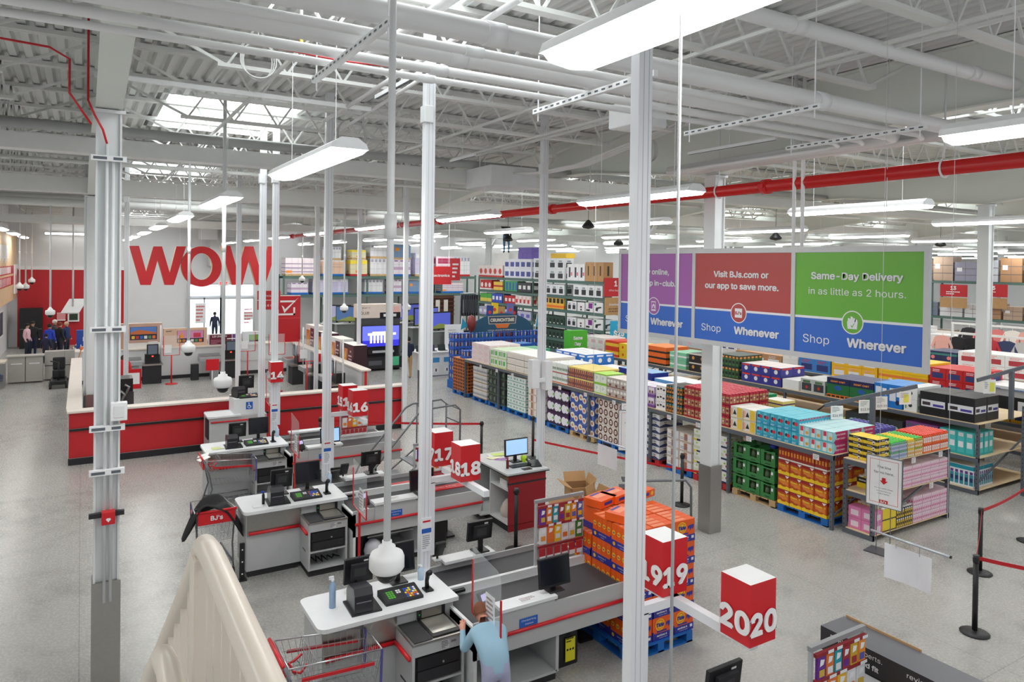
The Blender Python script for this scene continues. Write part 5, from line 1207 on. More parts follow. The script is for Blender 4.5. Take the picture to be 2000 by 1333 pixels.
# ---- goods on the front shelf deck
DZ = 1.372; DX = 11.68
KS = [('text', 'KICK SUGAR', .5, .72, .2, (244, 226, 236)), ('text', 'KEEP CANDY', .5, .34, .2, (244, 226, 236))]
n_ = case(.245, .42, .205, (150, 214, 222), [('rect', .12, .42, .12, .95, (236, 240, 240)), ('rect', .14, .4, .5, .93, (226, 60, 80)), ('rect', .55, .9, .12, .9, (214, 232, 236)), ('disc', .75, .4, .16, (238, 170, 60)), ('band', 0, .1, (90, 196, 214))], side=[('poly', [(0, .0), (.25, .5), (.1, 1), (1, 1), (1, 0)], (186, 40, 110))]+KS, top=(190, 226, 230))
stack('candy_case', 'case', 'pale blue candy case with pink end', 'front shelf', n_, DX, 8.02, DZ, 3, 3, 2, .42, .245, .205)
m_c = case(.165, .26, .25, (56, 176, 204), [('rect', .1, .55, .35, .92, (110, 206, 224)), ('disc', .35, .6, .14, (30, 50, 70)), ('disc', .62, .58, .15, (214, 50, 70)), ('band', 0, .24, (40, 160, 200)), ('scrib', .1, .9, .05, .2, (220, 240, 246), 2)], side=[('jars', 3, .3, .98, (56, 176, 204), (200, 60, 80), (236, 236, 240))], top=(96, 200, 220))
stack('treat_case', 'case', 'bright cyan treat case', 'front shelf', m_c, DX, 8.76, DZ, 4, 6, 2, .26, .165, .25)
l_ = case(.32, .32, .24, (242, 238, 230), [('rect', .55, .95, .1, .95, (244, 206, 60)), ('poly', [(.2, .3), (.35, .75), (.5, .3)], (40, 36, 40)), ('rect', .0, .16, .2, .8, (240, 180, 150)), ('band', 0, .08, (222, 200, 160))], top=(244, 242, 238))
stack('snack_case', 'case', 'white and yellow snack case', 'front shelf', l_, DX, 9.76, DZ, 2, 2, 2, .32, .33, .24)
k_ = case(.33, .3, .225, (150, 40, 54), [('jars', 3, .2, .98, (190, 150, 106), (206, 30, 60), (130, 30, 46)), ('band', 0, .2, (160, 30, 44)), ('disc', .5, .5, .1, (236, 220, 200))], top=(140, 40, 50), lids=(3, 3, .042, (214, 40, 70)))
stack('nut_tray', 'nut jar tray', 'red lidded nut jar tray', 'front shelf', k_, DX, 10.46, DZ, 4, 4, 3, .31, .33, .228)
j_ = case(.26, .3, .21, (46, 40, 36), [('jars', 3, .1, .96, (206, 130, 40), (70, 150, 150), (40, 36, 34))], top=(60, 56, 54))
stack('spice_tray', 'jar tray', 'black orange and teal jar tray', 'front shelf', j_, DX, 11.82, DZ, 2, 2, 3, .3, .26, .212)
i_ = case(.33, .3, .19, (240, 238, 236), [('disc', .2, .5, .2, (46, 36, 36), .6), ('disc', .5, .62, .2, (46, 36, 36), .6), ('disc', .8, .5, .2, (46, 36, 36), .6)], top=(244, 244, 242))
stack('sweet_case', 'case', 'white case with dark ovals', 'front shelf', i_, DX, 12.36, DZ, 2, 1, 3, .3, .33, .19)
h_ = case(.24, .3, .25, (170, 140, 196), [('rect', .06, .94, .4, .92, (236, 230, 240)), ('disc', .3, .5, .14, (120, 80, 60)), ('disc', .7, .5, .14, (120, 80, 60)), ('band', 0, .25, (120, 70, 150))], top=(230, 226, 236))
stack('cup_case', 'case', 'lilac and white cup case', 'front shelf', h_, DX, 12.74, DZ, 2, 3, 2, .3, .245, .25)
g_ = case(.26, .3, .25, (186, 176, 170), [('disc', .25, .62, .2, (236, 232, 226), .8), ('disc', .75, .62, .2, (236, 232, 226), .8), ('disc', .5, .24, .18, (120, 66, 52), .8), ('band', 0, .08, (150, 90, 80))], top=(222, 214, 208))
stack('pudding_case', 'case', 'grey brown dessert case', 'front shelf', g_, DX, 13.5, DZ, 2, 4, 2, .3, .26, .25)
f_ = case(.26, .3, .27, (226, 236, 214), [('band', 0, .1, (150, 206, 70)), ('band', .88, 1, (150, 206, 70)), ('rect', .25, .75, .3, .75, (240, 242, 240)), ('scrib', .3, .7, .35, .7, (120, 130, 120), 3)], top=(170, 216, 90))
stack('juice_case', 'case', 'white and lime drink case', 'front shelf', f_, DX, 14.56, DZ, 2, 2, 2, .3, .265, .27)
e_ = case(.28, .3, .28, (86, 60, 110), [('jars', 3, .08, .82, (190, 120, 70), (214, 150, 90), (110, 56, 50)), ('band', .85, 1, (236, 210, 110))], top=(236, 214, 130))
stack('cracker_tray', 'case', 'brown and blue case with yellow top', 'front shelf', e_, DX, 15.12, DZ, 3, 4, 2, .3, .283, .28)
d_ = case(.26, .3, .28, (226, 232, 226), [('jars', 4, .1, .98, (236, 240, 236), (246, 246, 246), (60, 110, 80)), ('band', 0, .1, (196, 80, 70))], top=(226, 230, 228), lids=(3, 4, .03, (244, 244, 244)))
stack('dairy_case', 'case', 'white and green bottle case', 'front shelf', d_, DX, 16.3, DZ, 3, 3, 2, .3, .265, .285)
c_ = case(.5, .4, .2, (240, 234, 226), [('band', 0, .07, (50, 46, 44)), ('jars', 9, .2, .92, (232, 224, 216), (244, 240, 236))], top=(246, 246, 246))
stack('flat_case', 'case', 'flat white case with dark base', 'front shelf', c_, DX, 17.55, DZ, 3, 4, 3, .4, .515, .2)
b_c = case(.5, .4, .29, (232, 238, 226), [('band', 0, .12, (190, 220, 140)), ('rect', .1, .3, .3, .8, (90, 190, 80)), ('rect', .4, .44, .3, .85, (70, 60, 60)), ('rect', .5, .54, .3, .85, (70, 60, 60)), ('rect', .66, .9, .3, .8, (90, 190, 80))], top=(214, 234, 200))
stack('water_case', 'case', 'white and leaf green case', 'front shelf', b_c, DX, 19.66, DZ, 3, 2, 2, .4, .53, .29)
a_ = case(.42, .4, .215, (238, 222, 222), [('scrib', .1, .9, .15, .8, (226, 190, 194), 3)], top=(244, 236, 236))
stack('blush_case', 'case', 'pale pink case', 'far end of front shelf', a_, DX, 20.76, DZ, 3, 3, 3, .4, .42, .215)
# ---- back half of the front run
def heap(desc, where, base, x, yv, z, nx, ny, nz, d, w, h, items=(), top=None, lids=None, name=None, near=True):
    ws = [w_ for w_ in desc.replace(',', '').split() if w_ not in ('case', 'shelf', 'box', 'first', 'second', 'third', 'fourth', 'fifth', 'group')]
    name = name or '_'.join(ws[-2:]+(['case'] if 'case' in desc else ['box'] if 'box' in desc else []))
    stack(name, ' '.join(name.split('_')[-2:]), desc, where, case(w, d, h, base, items, top=top, lids=lids), x, yv, z, nx, ny, nz, d, w, h, near=near)
heap('dark green bag box', 'back of front run', (20, 140, 90), 13.1, 11.1, DZ, 2, 2, 1, .45, .55, .42, [('rect', .55, .9, .1, .35, (236, 236, 230))], top=(26, 150, 100))
heap('teal boxed bag', 'back of front run', (24, 110, 100), 13.1, 12.3, DZ, 1, 2, 1, .4, .5, .34, [('rect', .1, .3, .2, .6, (220, 220, 210))])
heap('yellow and purple tray', 'back of front run', (232, 220, 130), 13.45, 10.5, DZ, 1, 1, 4, .42, .5, .095, [('band', 0, .3, (96, 66, 110))], top=(240, 238, 230))
heap('green and yellow tea case', 'back of front run', (54, 130, 60), 12.95, 9.2, DZ, 2, 2, 2, .42, .45, .13, [('band', .6, 1, (226, 214, 130))], lids=(5, 5, .028, (40, 110, 50)))
heap('violet bar case', 'back of front run', (74, 70, 156), 13.3, 8.25, DZ, 2, 3, 1, .36, .3, .22, [('text', '87g', .35, .5, .4, (236, 236, 246)), ('scrib', .55, .95, .2, .6, (200, 200, 230), 2)], lids=(3, 3, .03, (90, 86, 170)))
heap('blue topped carton', 'back of front run', (90, 150, 214), 13.0, 13.0, DZ, 2, 3, 1, .4, .4, .42, [('band', .0, .35, (230, 240, 248)), ('rect', .2, .7, .1, .5, (30, 90, 190))], top=(244, 246, 250))
heap('navy tall carton', 'back of front run', (28, 48, 140), 13.1, 14.4, DZ, 1, 2, 1, .6, .7, .5, [('rect', .1, .5, .1, .25, (236, 236, 240))], top=(150, 190, 226))
heap('white wide carton', 'back of front run', (238, 238, 238), 12.95, 15.9, DZ, 2, 2, 1, .5, .6, .36, top=(248, 248, 248))
heap('brown open carton', 'back of front run', (176, 132, 88), 13.0, 15.2, DZ, 1, 1, 1, .5, .6, .34, top=(150, 110, 76))
heap('blue milk carton case', 'back of front run', (46, 116, 200), 13.0, 17.2, DZ, 3, 4, 2, .36, .4, .34, [('disc', .5, .4, .22, (240, 238, 230)), ('rect', .15, .85, .75, .9, (236, 240, 248))], top=(246, 246, 248))
heap('violet blue snack case', 'back of front run', (80, 96, 180), 13.0, 19.0, DZ, 3, 4, 1, .36, .4, .26, lids=(3, 3, .04, (96, 116, 196)))
heap('green soda case', 'back of front run', (60, 150, 110), 13.0, 20.7, DZ, 3, 2, 2, .36, .5, .22, [('band', 0, .4, (220, 220, 90))], top=(120, 190, 150))
heap('blue and yellow soda case', 'back of front run', (40, 90, 180), 13.0, 21.8, DZ, 3, 1, 2, .36, .6, .26, [('band', 0, .25, (240, 220, 70))], top=(90, 140, 210))
for k, yv in enumerate((8.35, 9.9, 11.3, 12.2, 13.1, 14.2, 15.4, 16.6, 18.0, 19.2, 20.2, 21.3)): price_tag(XF-.006, yv, 1.26, 'on the front run beam, %s from the near end' % ORD[k])
# price bar over the run
pb = thing('price_sign_bar', 'grey overhead bar carrying big white price cards', 'sign bar', (13.2, 8.2, 1.37))
q = MB(); q.bar((12.45, 8.75, 2.07), (14.3, 8.0, 2.42), .03, .08, GREYD); q.build('bar', pb)
q = MB(); q.box(13.32, 13.4, 8.3, 8.38, 1.37, 2.22, GREYD); q.build('post', pb)
for k, (t, txt) in enumerate(((.12, '$16.99'), (.42, '$13.99'), (.6, '$19.99'), (.86, ''))):
    p = Vector((12.45, 8.75, 2.07)).lerp(Vector((14.3, 8.0, 2.42)), t); T = frame((p.x, p.y-.02, p.z-.05), (.93, -.375, .0))
    q = MB(); q.shape(T, [(-.13, -.26), (.13, -.26), (.13, .0), (-.13, .0)], M((236, 236, 234), .5), 0); q.shape(T, [(-.13, 0), (.13, 0), (.13, -.26), (-.13, -.26)], M((236, 236, 234), .5), -.004)
    q.scribble(T, -.1, .08, -.13, -.02, M((150, 150, 150), .5), 4, .003)
    if txt: q.text(T, txt, .01, -.19, .07, BLACK, .004, w=.21)
    else: q.quad(T, -.04, .08, -.22, -.06, M((226, 226, 90), .5), .003)
    q.build('price_card', pb)
# ---- end shelf facing the checkouts
EX0, EX1, EY0, EY1 = 11.8, 14.25, 7.32, 7.9
es = bay(EX0, EX1, EY0, EY1, (.1, .78, 1.34), 'grey end shelf of vitamins and jars facing the checkouts', grp='grey end shelf', h=1.335)
def ecase(desc, where, w, d, h, base, items, x, z, nx, ny, nz, top=None, lids=None, name='jar_tray', side=None):
    """faces -Y: columns along X, rows back along Y"""
    q = MB(); b = C_(base); g = .006
    q.box(-w/2+g, w/2-g, -d/2+g/2, d/2-g/2, 0, h-g, b, top=C_(top) if top else b)
    deco(q, FY(0, -d/2+g/2, 0), w-2*g, h-g, items); deco(q, FX(-w/2+g, 0, 0), d-g, h-g, items if side is None else side)
    if lids:
        for i in range(lids[0]):
            for j in range(lids[1]): q.cyl((-w/2+(i+.5)*w/lids[0], -d/2+(j+.5)*d/lids[1], h-.01), (-w/2+(i+.5)*w/lids[0], -d/2+(j+.5)*d/lids[1], h+.02), lids[2], C_(lids[3], .35), 8)
    first = None
    for k in range(nz):
        for i in range(nx):
            for j in range(ny):
                if not (j == 0 or k == nz-1 or i == 0): continue
                loc = (x+(i+.5)*w+rnd.uniform(-.004, .004), EY0+.01+(j+.5)*d, z+k*h)
                p = []
                if nz > 1: p.append('%s up' % ORD[k])
                if nx > 1: p.append('%s along' % ORD[i])
                if ny > 1: p.append('front row' if j == 0 else '%s row back' % ORD[j])
                lab = desc+(', ' if p else ' ')+', '.join(p)+(', ' if p else '')+where
                if first is None: first = q.build(name, origin=(0, 0, 0)); first.location = loc; tag(first, lab, 'jar tray', desc+'s on the end shelf')
                else: o = first.copy(); o.location = loc; o['label'] = lab; C.objects.link(o)
yb_ = [('rect', 0, 1, .55, 1, (40, 36, 34)), ('text', 'Nutrient', .5, .78, .24, (240, 236, 230)), ('rect', .1, .5, .1, .5, (236, 200, 60)), ('disc', .75, .4, .3, (236, 232, 226)), ('disc', .75, .3, .14, (120, 60, 50))]
ecase('yellow and black coffee box', 'end shelf top', .36, .27, .105, (240, 206, 50), yb_, EX0+.1, 1.345, 1, 2, 4, name='coffee_box', side=yb_)
ecase('green lidded vitamin tray', 'end shelf top', .25, .18, .15, (150, 166, 190), [('jars', 5, .05, .95, (196, 206, 220), (60, 180, 60), (130, 140, 190))], EX0+.52, 1.345, 2, 3, 2, lids=(5, 3, .02, (70, 196, 60)))
ecase('yellow lidded vitamin tray', 'end shelf top', .22, .18, .15, (220, 190, 90), [('jars', 4, .05, .95, (230, 226, 210), (240, 206, 40), (220, 150, 60))], EX0+1.04, 1.345, 1, 3, 2, lids=(4, 3, .02, (246, 214, 40)))
ecase('green lidded gummy tray', 'end shelf top', .26, .18, .15, (226, 170, 70), [('jars', 4, .05, .95, (236, 222, 190), (60, 180, 70), (226, 150, 40))], EX0+1.27, 1.345, 1, 3, 2, lids=(4, 3, .022, (60, 190, 80)))
ecase('red lidded tablet tray', 'end shelf top', .28, .18, .16, (238, 120, 50), [('jars', 4, .15, .98, (240, 238, 236), (226, 60, 40), (236, 200, 190)), ('band', 0, .2, (240, 110, 40))], EX0+1.55, 1.345, 3, 3, 2, lids=(4, 3, .024, (230, 70, 50)))
ecase('pink bottle tray', 'end shelf middle', .3, .25, .13, (236, 196, 214), [('jars', 6, .1, .95, (242, 214, 226), (246, 236, 240), (214, 120, 160))], EX0+.9, .785, 5, 2, 3, top=(240, 220, 230))
ecase('yellow black capsule tray', 'end shelf middle', .3, .25, .2, (240, 210, 50), [('band', .5, 1, (40, 36, 34)), ('text', 'Nutrient', .5, .75, .2, (236, 232, 226))], EX0+.3, .785, 1, 2, 1, lids=(3, 2, .04, (240, 240, 240)))
ecase('pink and white lotion tray', 'end shelf bottom', .3, .25, .16, (236, 190, 210), [('jars', 5, .1, .95, (240, 210, 224), (244, 240, 240), (206, 110, 150))], EX0+1.25, .105, 4, 2, 3, top=(238, 210, 224))
ecase('yellow tray of white lidded jars', 'end shelf bottom', .42, .25, .2, (240, 214, 50), [('band', .0, .1, (60, 50, 40))], EX0+.3, .105, 1, 2, 2, lids=(4, 3, .04, (246, 246, 246)))
ecase('black and yellow jar tray', 'end shelf bottom', .26, .25, .17, (60, 50, 44), [('jars', 4, .05, .95, (226, 190, 60), (240, 238, 236), (50, 40, 36))], EX0+.72, .105, 2, 2, 2, lids=(4, 3, .028, (240, 240, 238)))
ecase('pink wrapped pack', 'end shelf bottom', .24, .25, .2, (226, 130, 180), [('rect', .2, .8, .2, .7, (240, 220, 230))], EX0+.06, .105, 1, 2, 2)
for k, (xx, z) in enumerate(((13.0, 1.27), (13.6, .72), (12.5, .72), (13.9, 1.27))): price_tag(xx, EY0-.002, z, 'on the end shelf, %s of four' % ORD[k], 'y')
# ================================================================ SECOND RUN
R2X = 16.2
for k in range(6):
    bay(R2X, 18.6, 7.75+2.42*k, 7.75+2.42*k+2.42, (.1, .78, 1.5), 'tall grey shelf bay of the second run, %s from its near end' % ORD[k], post2=(k == 5), h=1.495)
Z2 = 1.505
def h2(desc, base, yv, w, ny, nz, h, items=(), top=None, lids=None, nx=2, d=.5, x=R2X+.03, z=Z2, where='second run'): heap(desc, where, base, x, yv, z, nx, ny, nz, d, w, h, items, top, lids)
h2('black storage ottoman box', (28, 28, 32), 7.85, .58, 2, 1, .52, [('rect', .05, .95, .35, .65, (226, 226, 230)), ('rect', .1, .4, .42, .56, (60, 50, 60)), ('rect', .5, .9, .4, .5, (70, 60, 150))], top=(40, 40, 44))
h2('white gadget box', (232, 234, 234), 9.08, .3, 1, 2, .28, [('disc', .5, .5, .16, (40, 60, 56)), ('rect', .1, .2, .2, .5, (90, 150, 110))])
h2('blue thermal blanket box', (30, 120, 206), 9.42, .34, 2, 1, .55, [('rect', .1, .55, .3, .85, (226, 230, 240)), ('rect', .6, .9, .5, .8, (236, 240, 248)), ('disc', .7, .25, .1, (30, 40, 80))], top=(70, 150, 226))
h2('folding cart box, navy and green', (36, 110, 60), 10.12, .62, 2, 1, .5, [('band', .68, 1, (30, 34, 84)), ('disc', .5, .5, .2, (40, 90, 170), .6), ('band', 0, .16, (238, 120, 40)), ('jars', 5, .02, .14, (40, 36, 30), (238, 120, 40)), ('text', 'GIANT CART', .5, .82, .12, (244, 150, 60))], top=(40, 44, 96))
h2('grey drill box', (196, 198, 198), 11.42, .36, 2, 1, .36, [('rect', .1, .9, .15, .7, (60, 64, 70)), ('rect', .2, .8, .72, .9, (90, 120, 80)), ('disc', .5, .4, .12, (200, 60, 50))])
h2('white plain carton with scoop scale', (240, 240, 238), 12.2, .5, 1, 1, .26)
h2('blue and white wipe pack', (60, 60, 150), 12.75, .34, 4, 2, .26, [('disc', .5, .5, .24, (240, 238, 240)), ('rect', .1, .9, .78, .95, (220, 60, 50))], top=(236, 226, 224))
h2('dark green cleaner case', (40, 60, 50), 14.2, .4, 2, 2, .34, [('jars', 3, .1, .9, (70, 110, 60), (226, 150, 60), (30, 30, 30))])
h2('black coffee pod case', (46, 40, 40), 15.1, .36, 3, 2, .28, [('disc', .5, .5, .2, (206, 150, 70)), ('band', .85, 1, (226, 214, 200))])
h2('mint green wipe case', (130, 200, 160), 16.3, .36, 2, 2, .26, [('band', .4, .6, (240, 244, 240))])
h2('orange battery case', (238, 110, 40), 17.2, .36, 3, 3, .2, [('band', 0, .3, (40, 36, 34))], top=(244, 140, 60))
h2('yellow bag case', (244, 200, 40), 18.35, .4, 3, 2, .26, [('disc', .5, .5, .2, (226, 90, 30))], top=(246, 216, 90))
h2('red and yellow snack case', (226, 70, 40), 19.6, .36, 2, 2, .28, [('band', .3, .7, (246, 200, 60))])
h2('white bag case', (238, 234, 230), 20.4, .42, 3, 2, .3, [('rect', .2, .8, .3, .7, (226, 190, 190))])
h2('green snack case', (110, 190, 70), 21.7, .4, 1, 2, .24)
# lower shelves at the near end of run two
heap('teal bottle pack', 'second run middle shelf', (60, 176, 176), R2X+.03, 7.85, .785, 2, 2, 1, .4, .36, .5, [('jars', 2, .1, .95, (80, 196, 196), (210, 216, 216), (236, 240, 240))])
heap('purple bottle pack', 'second run middle shelf', (130, 70, 140), R2X+.03, 8.6, .785, 2, 2, 1, .4, .36, .5, [('jars', 2, .1, .95, (140, 80, 150), (90, 96, 110), (236, 236, 240))])
heap('dark bag pack', 'second run middle shelf', (60, 62, 66), R2X+.03, 9.4, .785, 2, 4, 1, .4, .36, .45, [('disc', .5, .5, .2, (130, 190, 150))])
heap('teal flask display case', 'second run bottom shelf', (236, 240, 240), R2X+.03, 7.85, .105, 2, 3, 1, .4, .5, .46, [('band', .82, 1, (30, 150, 170)), ('jars', 5, .1, .75, (60, 150, 170), (110, 70, 150), (40, 60, 110))])
heap('dark blue flask case', 'second run bottom shelf', (44, 60, 90), R2X+.03, 9.45, .105, 2, 3, 1, .4, .5, .42, [('jars', 4, .1, .9, (80, 90, 120), (60, 130, 150))])
# stacked white chair cartons on a third bay by the edge
b3 = bay(17.0, 19.4, 6.3, 7.3, (.35, 1.2), 'grey shelf bay of white cartons at the picture edge', grp='grey end shelf', h=1.9)
wc = MB(); wc.box(-.42, .42, -.48, .48, 0, .27, M((236, 236, 236), .5)); T = FX(-.42, 0, .1); wc.scribble(T, -.05, .42, .06, .1, M((150, 150, 150), .5), 1); wc.ring(T, -.14, .05, .02, .03, BLACK); wc.quad(T, -.2, -.19, -.03, .06, BLACK); wc.ring(T, -.28, .05, .02, .03, BLACK); wc.quad(T, -.29, -.27, -.05, .03, BLACK)
T = FY(0, -.48, .1); wc.scribble(T, -.3, .3, .06, .1, M((150, 150, 150), .5), 1); wc.ring(T, .1, .05, .02, .03, BLACK); wc.quad(T, .05, .06, -.03, .06, BLACK)
f0 = None
for k in range(7):
    z = .36+k*.272 if k < 3 else 1.21+(k-3)*.272
    lab = 'white chair carton on the edge bay, %s up from its lower shelf' % ORD[k]
    if f0 is None: f0 = wc.build('chair_carton', origin=(0, 0, 0)); f0.location = (17.5, 6.8, z); tag(f0, lab, 'carton', 'white chair cartons')
    else: o = f0.copy(); o.location = (17.5+rnd.uniform(-.02, .02), 6.8, z); o['label'] = lab; C.objects.link(o)
pb2 = thing('price_sign_bar', 'grey overhead bar with a yellow price card by the slim column', 'sign bar', (17, 7.6, 1.5))
q = MB(); a = GX(1898, 752, 16.9); b = GX(2010, 735, 16.9); q.bar((16.4, 7.9, 2.4), (18.6, 7.5, 2.75), .03, .08, GREYD); q.build('bar', pb2)
q = MB(); q.box(17.4, 17.48, 7.66, 7.74, 1.5, 2.55, GREYD); q.build('post', pb2)
q = MB(); T = frame((16.75, 7.82, 2.4), (.93, -.375, 0)); q.shape(T, [(-.15, -.3), (.15, -.3), (.15, 0), (-.15, 0)], M((236, 236, 234), .5), 0); q.quad(T, .0, .12, -.26, -.06, M((226, 226, 90), .5), .004); q.scribble(T, -.12, -.02, -.2, -.05, M((150, 150, 150), .5), 4, .004); q.build('price_card', pb2)
heap('black tote carton', 'third run near end', (26, 26, 28), 19.6, 7.6, 1.2, 3, 3, 1, .6, .7, .45, [('rect', .7, .9, .2, .8, (226, 226, 230))], top=(40, 40, 44))
# ================================================================ RUNS FURTHER BACK
PALS = {3: [(240, 240, 240), (204, 30, 36), (250, 200, 30), (244, 190, 40), (60, 130, 206), (238, 238, 236), (186, 140, 100), (236, 236, 240), (220, 226, 236), (238, 130, 60), (226, 226, 226), (110, 190, 80), (50, 60, 120), (240, 170, 180), (240, 238, 230)],
        4: [(60, 80, 130), (236, 236, 236), (34, 44, 84), (226, 226, 230), (150, 110, 90), (240, 240, 240), (46, 60, 110), (236, 130, 130), (200, 206, 216), (60, 130, 120), (240, 210, 60), (236, 236, 236), (180, 60, 70)],
        5: [(230, 230, 232), (50, 66, 120), (236, 200, 180), (210, 60, 60), (240, 240, 240), (70, 80, 96), (180, 200, 220), (236, 236, 236), (160, 120, 90)],
        6: [(230, 230, 232), (60, 70, 110), (240, 220, 210), (200, 60, 70), (240, 240, 240), (90, 90, 100), (226, 226, 226)]}
WORD = lambda c: 'white' if min(c) > 215 else ('red' if c[0] > 180 and c[1] < 90 else ('yellow' if c[0] > 220 and c[1] > 180 and c[2] < 100 else ('navy' if c[2] < 150 and c[0] < 75 else ('brown' if c[0] > c[2]+50 and c[0] < 200 else ('pink' if c[0] > 230 and c[1] < 215 else ('blue' if c[2] > c[0]+40 else ('green' if c[1] > c[0]+30 else 'grey')))))))
for row, x in ((3, 20.7), (4, 25.2), (5, 29.7), (6, 34.2)):
    pl = PALS[row]; yv = 8.6+(row-3)*.8; n = 0; k = 0
    y1 = 22.0 if row == 3 else 24.0
    q = MB()
    b = bay(x, x+2.4, yv-.1, y1, (.1, .8, 1.3), 'long grey shelf run number %s back from the checkouts' % ORD[row-1], grp='grey shelf bays', h=1.295)
    while yv < y1-.8:
        c = pl[k % len(pl)]; k += 1
        w = rnd.uniform(.4, .75); nn = rnd.randint(1, 3); h = rnd.uniform(.25, .5); nz = 1 if h > .38 else 2; nx = 2
        it = [('rect', .15, .85, .15, .6, pl[(k*5+2) % len(pl)]), ('scrib', .2, .8, .65, .9, pl[(k*3+1) % len(pl)], 2)]
        if k % 3 == 0: it = [('band', .6, .8, pl[(k*2+3) % len(pl)]), ('disc', .5, .35, .2, pl[(k+4) % len(pl)])]
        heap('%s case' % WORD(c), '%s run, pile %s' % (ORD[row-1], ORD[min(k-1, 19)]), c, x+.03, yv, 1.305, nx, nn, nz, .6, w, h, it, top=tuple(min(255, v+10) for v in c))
        yv += nn*w+.04
    # front faces of the middle shelf
    yv = 8.7+(row-3)*.8; mk = 0
    while yv < (16 if row < 5 else 14):
        c = pl[rnd.randrange(len(pl))]; w = rnd.uniform(.4, .7)
        heap('%s carton' % WORD(c), 'middle shelf of %s run, %s along' % (ORD[row-1], ORD[mk]), c, x+.03, yv, .81, 1, 1, 1, .5, w, .36, [('rect', .2, .8, .2, .7, pl[(k+3) % len(pl)])]); k += 1; mk += 1
        yv += w+.03
# ================================================================ SELF CHECKOUT CORRAL
CAP = M((228, 218, 208), .45)
cw = thing('corral_wall', 'low red laminate corral wall with black stripe facing the registers', 'partition', (3.8, 19.2, 0))
q = MB(); q.box(-.23, 7.92, 19.16, 19.38, .16, 1.2, RED); q.box(-.25, -.23, 19.15, 19.4, .1, 1.2, M((190, 186, 180), .5)); q.box(7.92, 7.98, 19.15, 19.4, .0, 1.2, M((168, 160, 150), .5)); q.build('panel', cw)
q = MB(); q.box(-.22, 7.92, 19.13, 19.16, .78, .84, BLACK); q.box(-.22, 7.92, 19.12, 19.128, .835, .842, STAIN); q.build('stripe', cw)
q = MB(); q.box(-.24, 7.9, 19.14, 19.36, 0, .16, M((30, 28, 34), .4)); q.box(-.22, 7.9, 19.135, 19.14, .155, .165, STAIN); q.build('kick_base', cw)
q = MB(); q.box(-.27, 8.0, 19.08, 19.44, 1.2, 1.25, CAP, bev=.008); q.build('cap', cw)
c2 = thing('corral_wall', 'low side wall of the corral with pale cap along the walkway', 'partition', (-.1, 24.5, 0))
q = MB(); q.box(-.25, -.03, 19.45, 29.3, 0, 1.2, M((206, 204, 202), .5)); q.build('panel', c2)
q = MB(); q.box(-.29, .03, 19.45, 29.35, 1.2, 1.25, CAP); q.build('cap', c2)
c3 = thing('corral_wall', 'white corral side wall carrying television cartons beyond', 'partition', (7.95, 26.5, 0))
q = MB(); q.box(7.85, 8.05, 22.4, 31.25, 0, 1.2, wallm); q.box(7.84, 8.06, 22.34, 22.4, 0, 1.2, M((168, 160, 150), .5)); q.box(7.91, 7.99, 22.33, 22.341, .02, 1.2, RED); q.build('panel', c3)
q = MB(); q.box(7.78, 8.12, 22.3, 31.3, 1.2, 1.25, CAP); q.build('cap', c3)
q = MB(); q.box(7.83, 7.85, 22.4, 31.2, 0, .12, BLACKM); q.build('kick_base', c3)
c4 = thing('corral_wall', 'white back wall of the corral under the television boxes', 'partition', (4.2, 31.8, 0))
q = MB(); q.box(-.2, 8.05, 31.35, 32.2, 0, 1.2, wallm); q.box(4.5, 8.0, 31.33, 31.35, .55, .57, M((200, 200, 200), .5)); q.build('panel', c4)
q = MB(); q.box(-.2, 8.05, 31.3, 32.25, 1.2, 1.25, CAP); q.build('cap', c4)
q = MB(); q.box(-.2, 7.84, 31.32, 31.35, 0, .14, BLACKM); q.build('kick_base', c4)
def tvbox(x0, x1, yv, z, h, lab, base, pic, words, d=.22, face='y'):
    q = MB(); W = x1-x0
    q.box(-W/2, W/2, -d/2, d/2, 0, h, C_(base), top=C_((238, 232, 224)))
    T = FY(0, -d/2, 0)
    deco(q, T, W, h, pic+[('text', t, x, y, s, c) for t, x, y, s, c in words]); deco(q, FX(-W/2, 0, 0), d, h, [('rect', .2, .8, .1, .4, (60, 40, 40))])
    o = q.build('television_carton', origin=(0, 0, 0)); 
    if face == 'y': o.location = ((x0+x1)/2, yv, z)
    else: o.location = (yv, (x0+x1)/2, z); o.rotation_euler = (0, 0, -PI/2)
    return tag(o, lab, 'carton', 'television cartons')
SCRN = [('rect', .38, .9, .34, .86, (40, 40, 60)), ('rect', .39, .89, .56, .85, (90, 130, 200)), ('poly', [(.39, .56), (.39, .64), (.55, .74), (.7, .7), (.89, .62), (.89, .56)], (200, 110, 60))]+[('rect', .41+.08*k, .47+.08*k, .38, .5, ((230, 190, 60), (200, 60, 60), (60, 110, 190), (236, 236, 236), (90, 150, 90), (240, 120, 60))[k]) for k in range(6)]
def gx_(px, Yv): return GY(px, 660, Yv).x
tvbox(gx_(214, 31.6), gx_(316, 31.6), 31.6, 1.25, .98, 'brown television carton with red mountain picture on the corral back wall', (196, 158, 140), SCRN+[('rect', 0, .3, 0, 1, (190, 150, 130)), ('rect', .3, 1, 0, .22, (230, 226, 222))], [('Crystal', .14, .78, .08, (80, 40, 40)), ('UHD', .14, .62, .08, (80, 40, 40))])
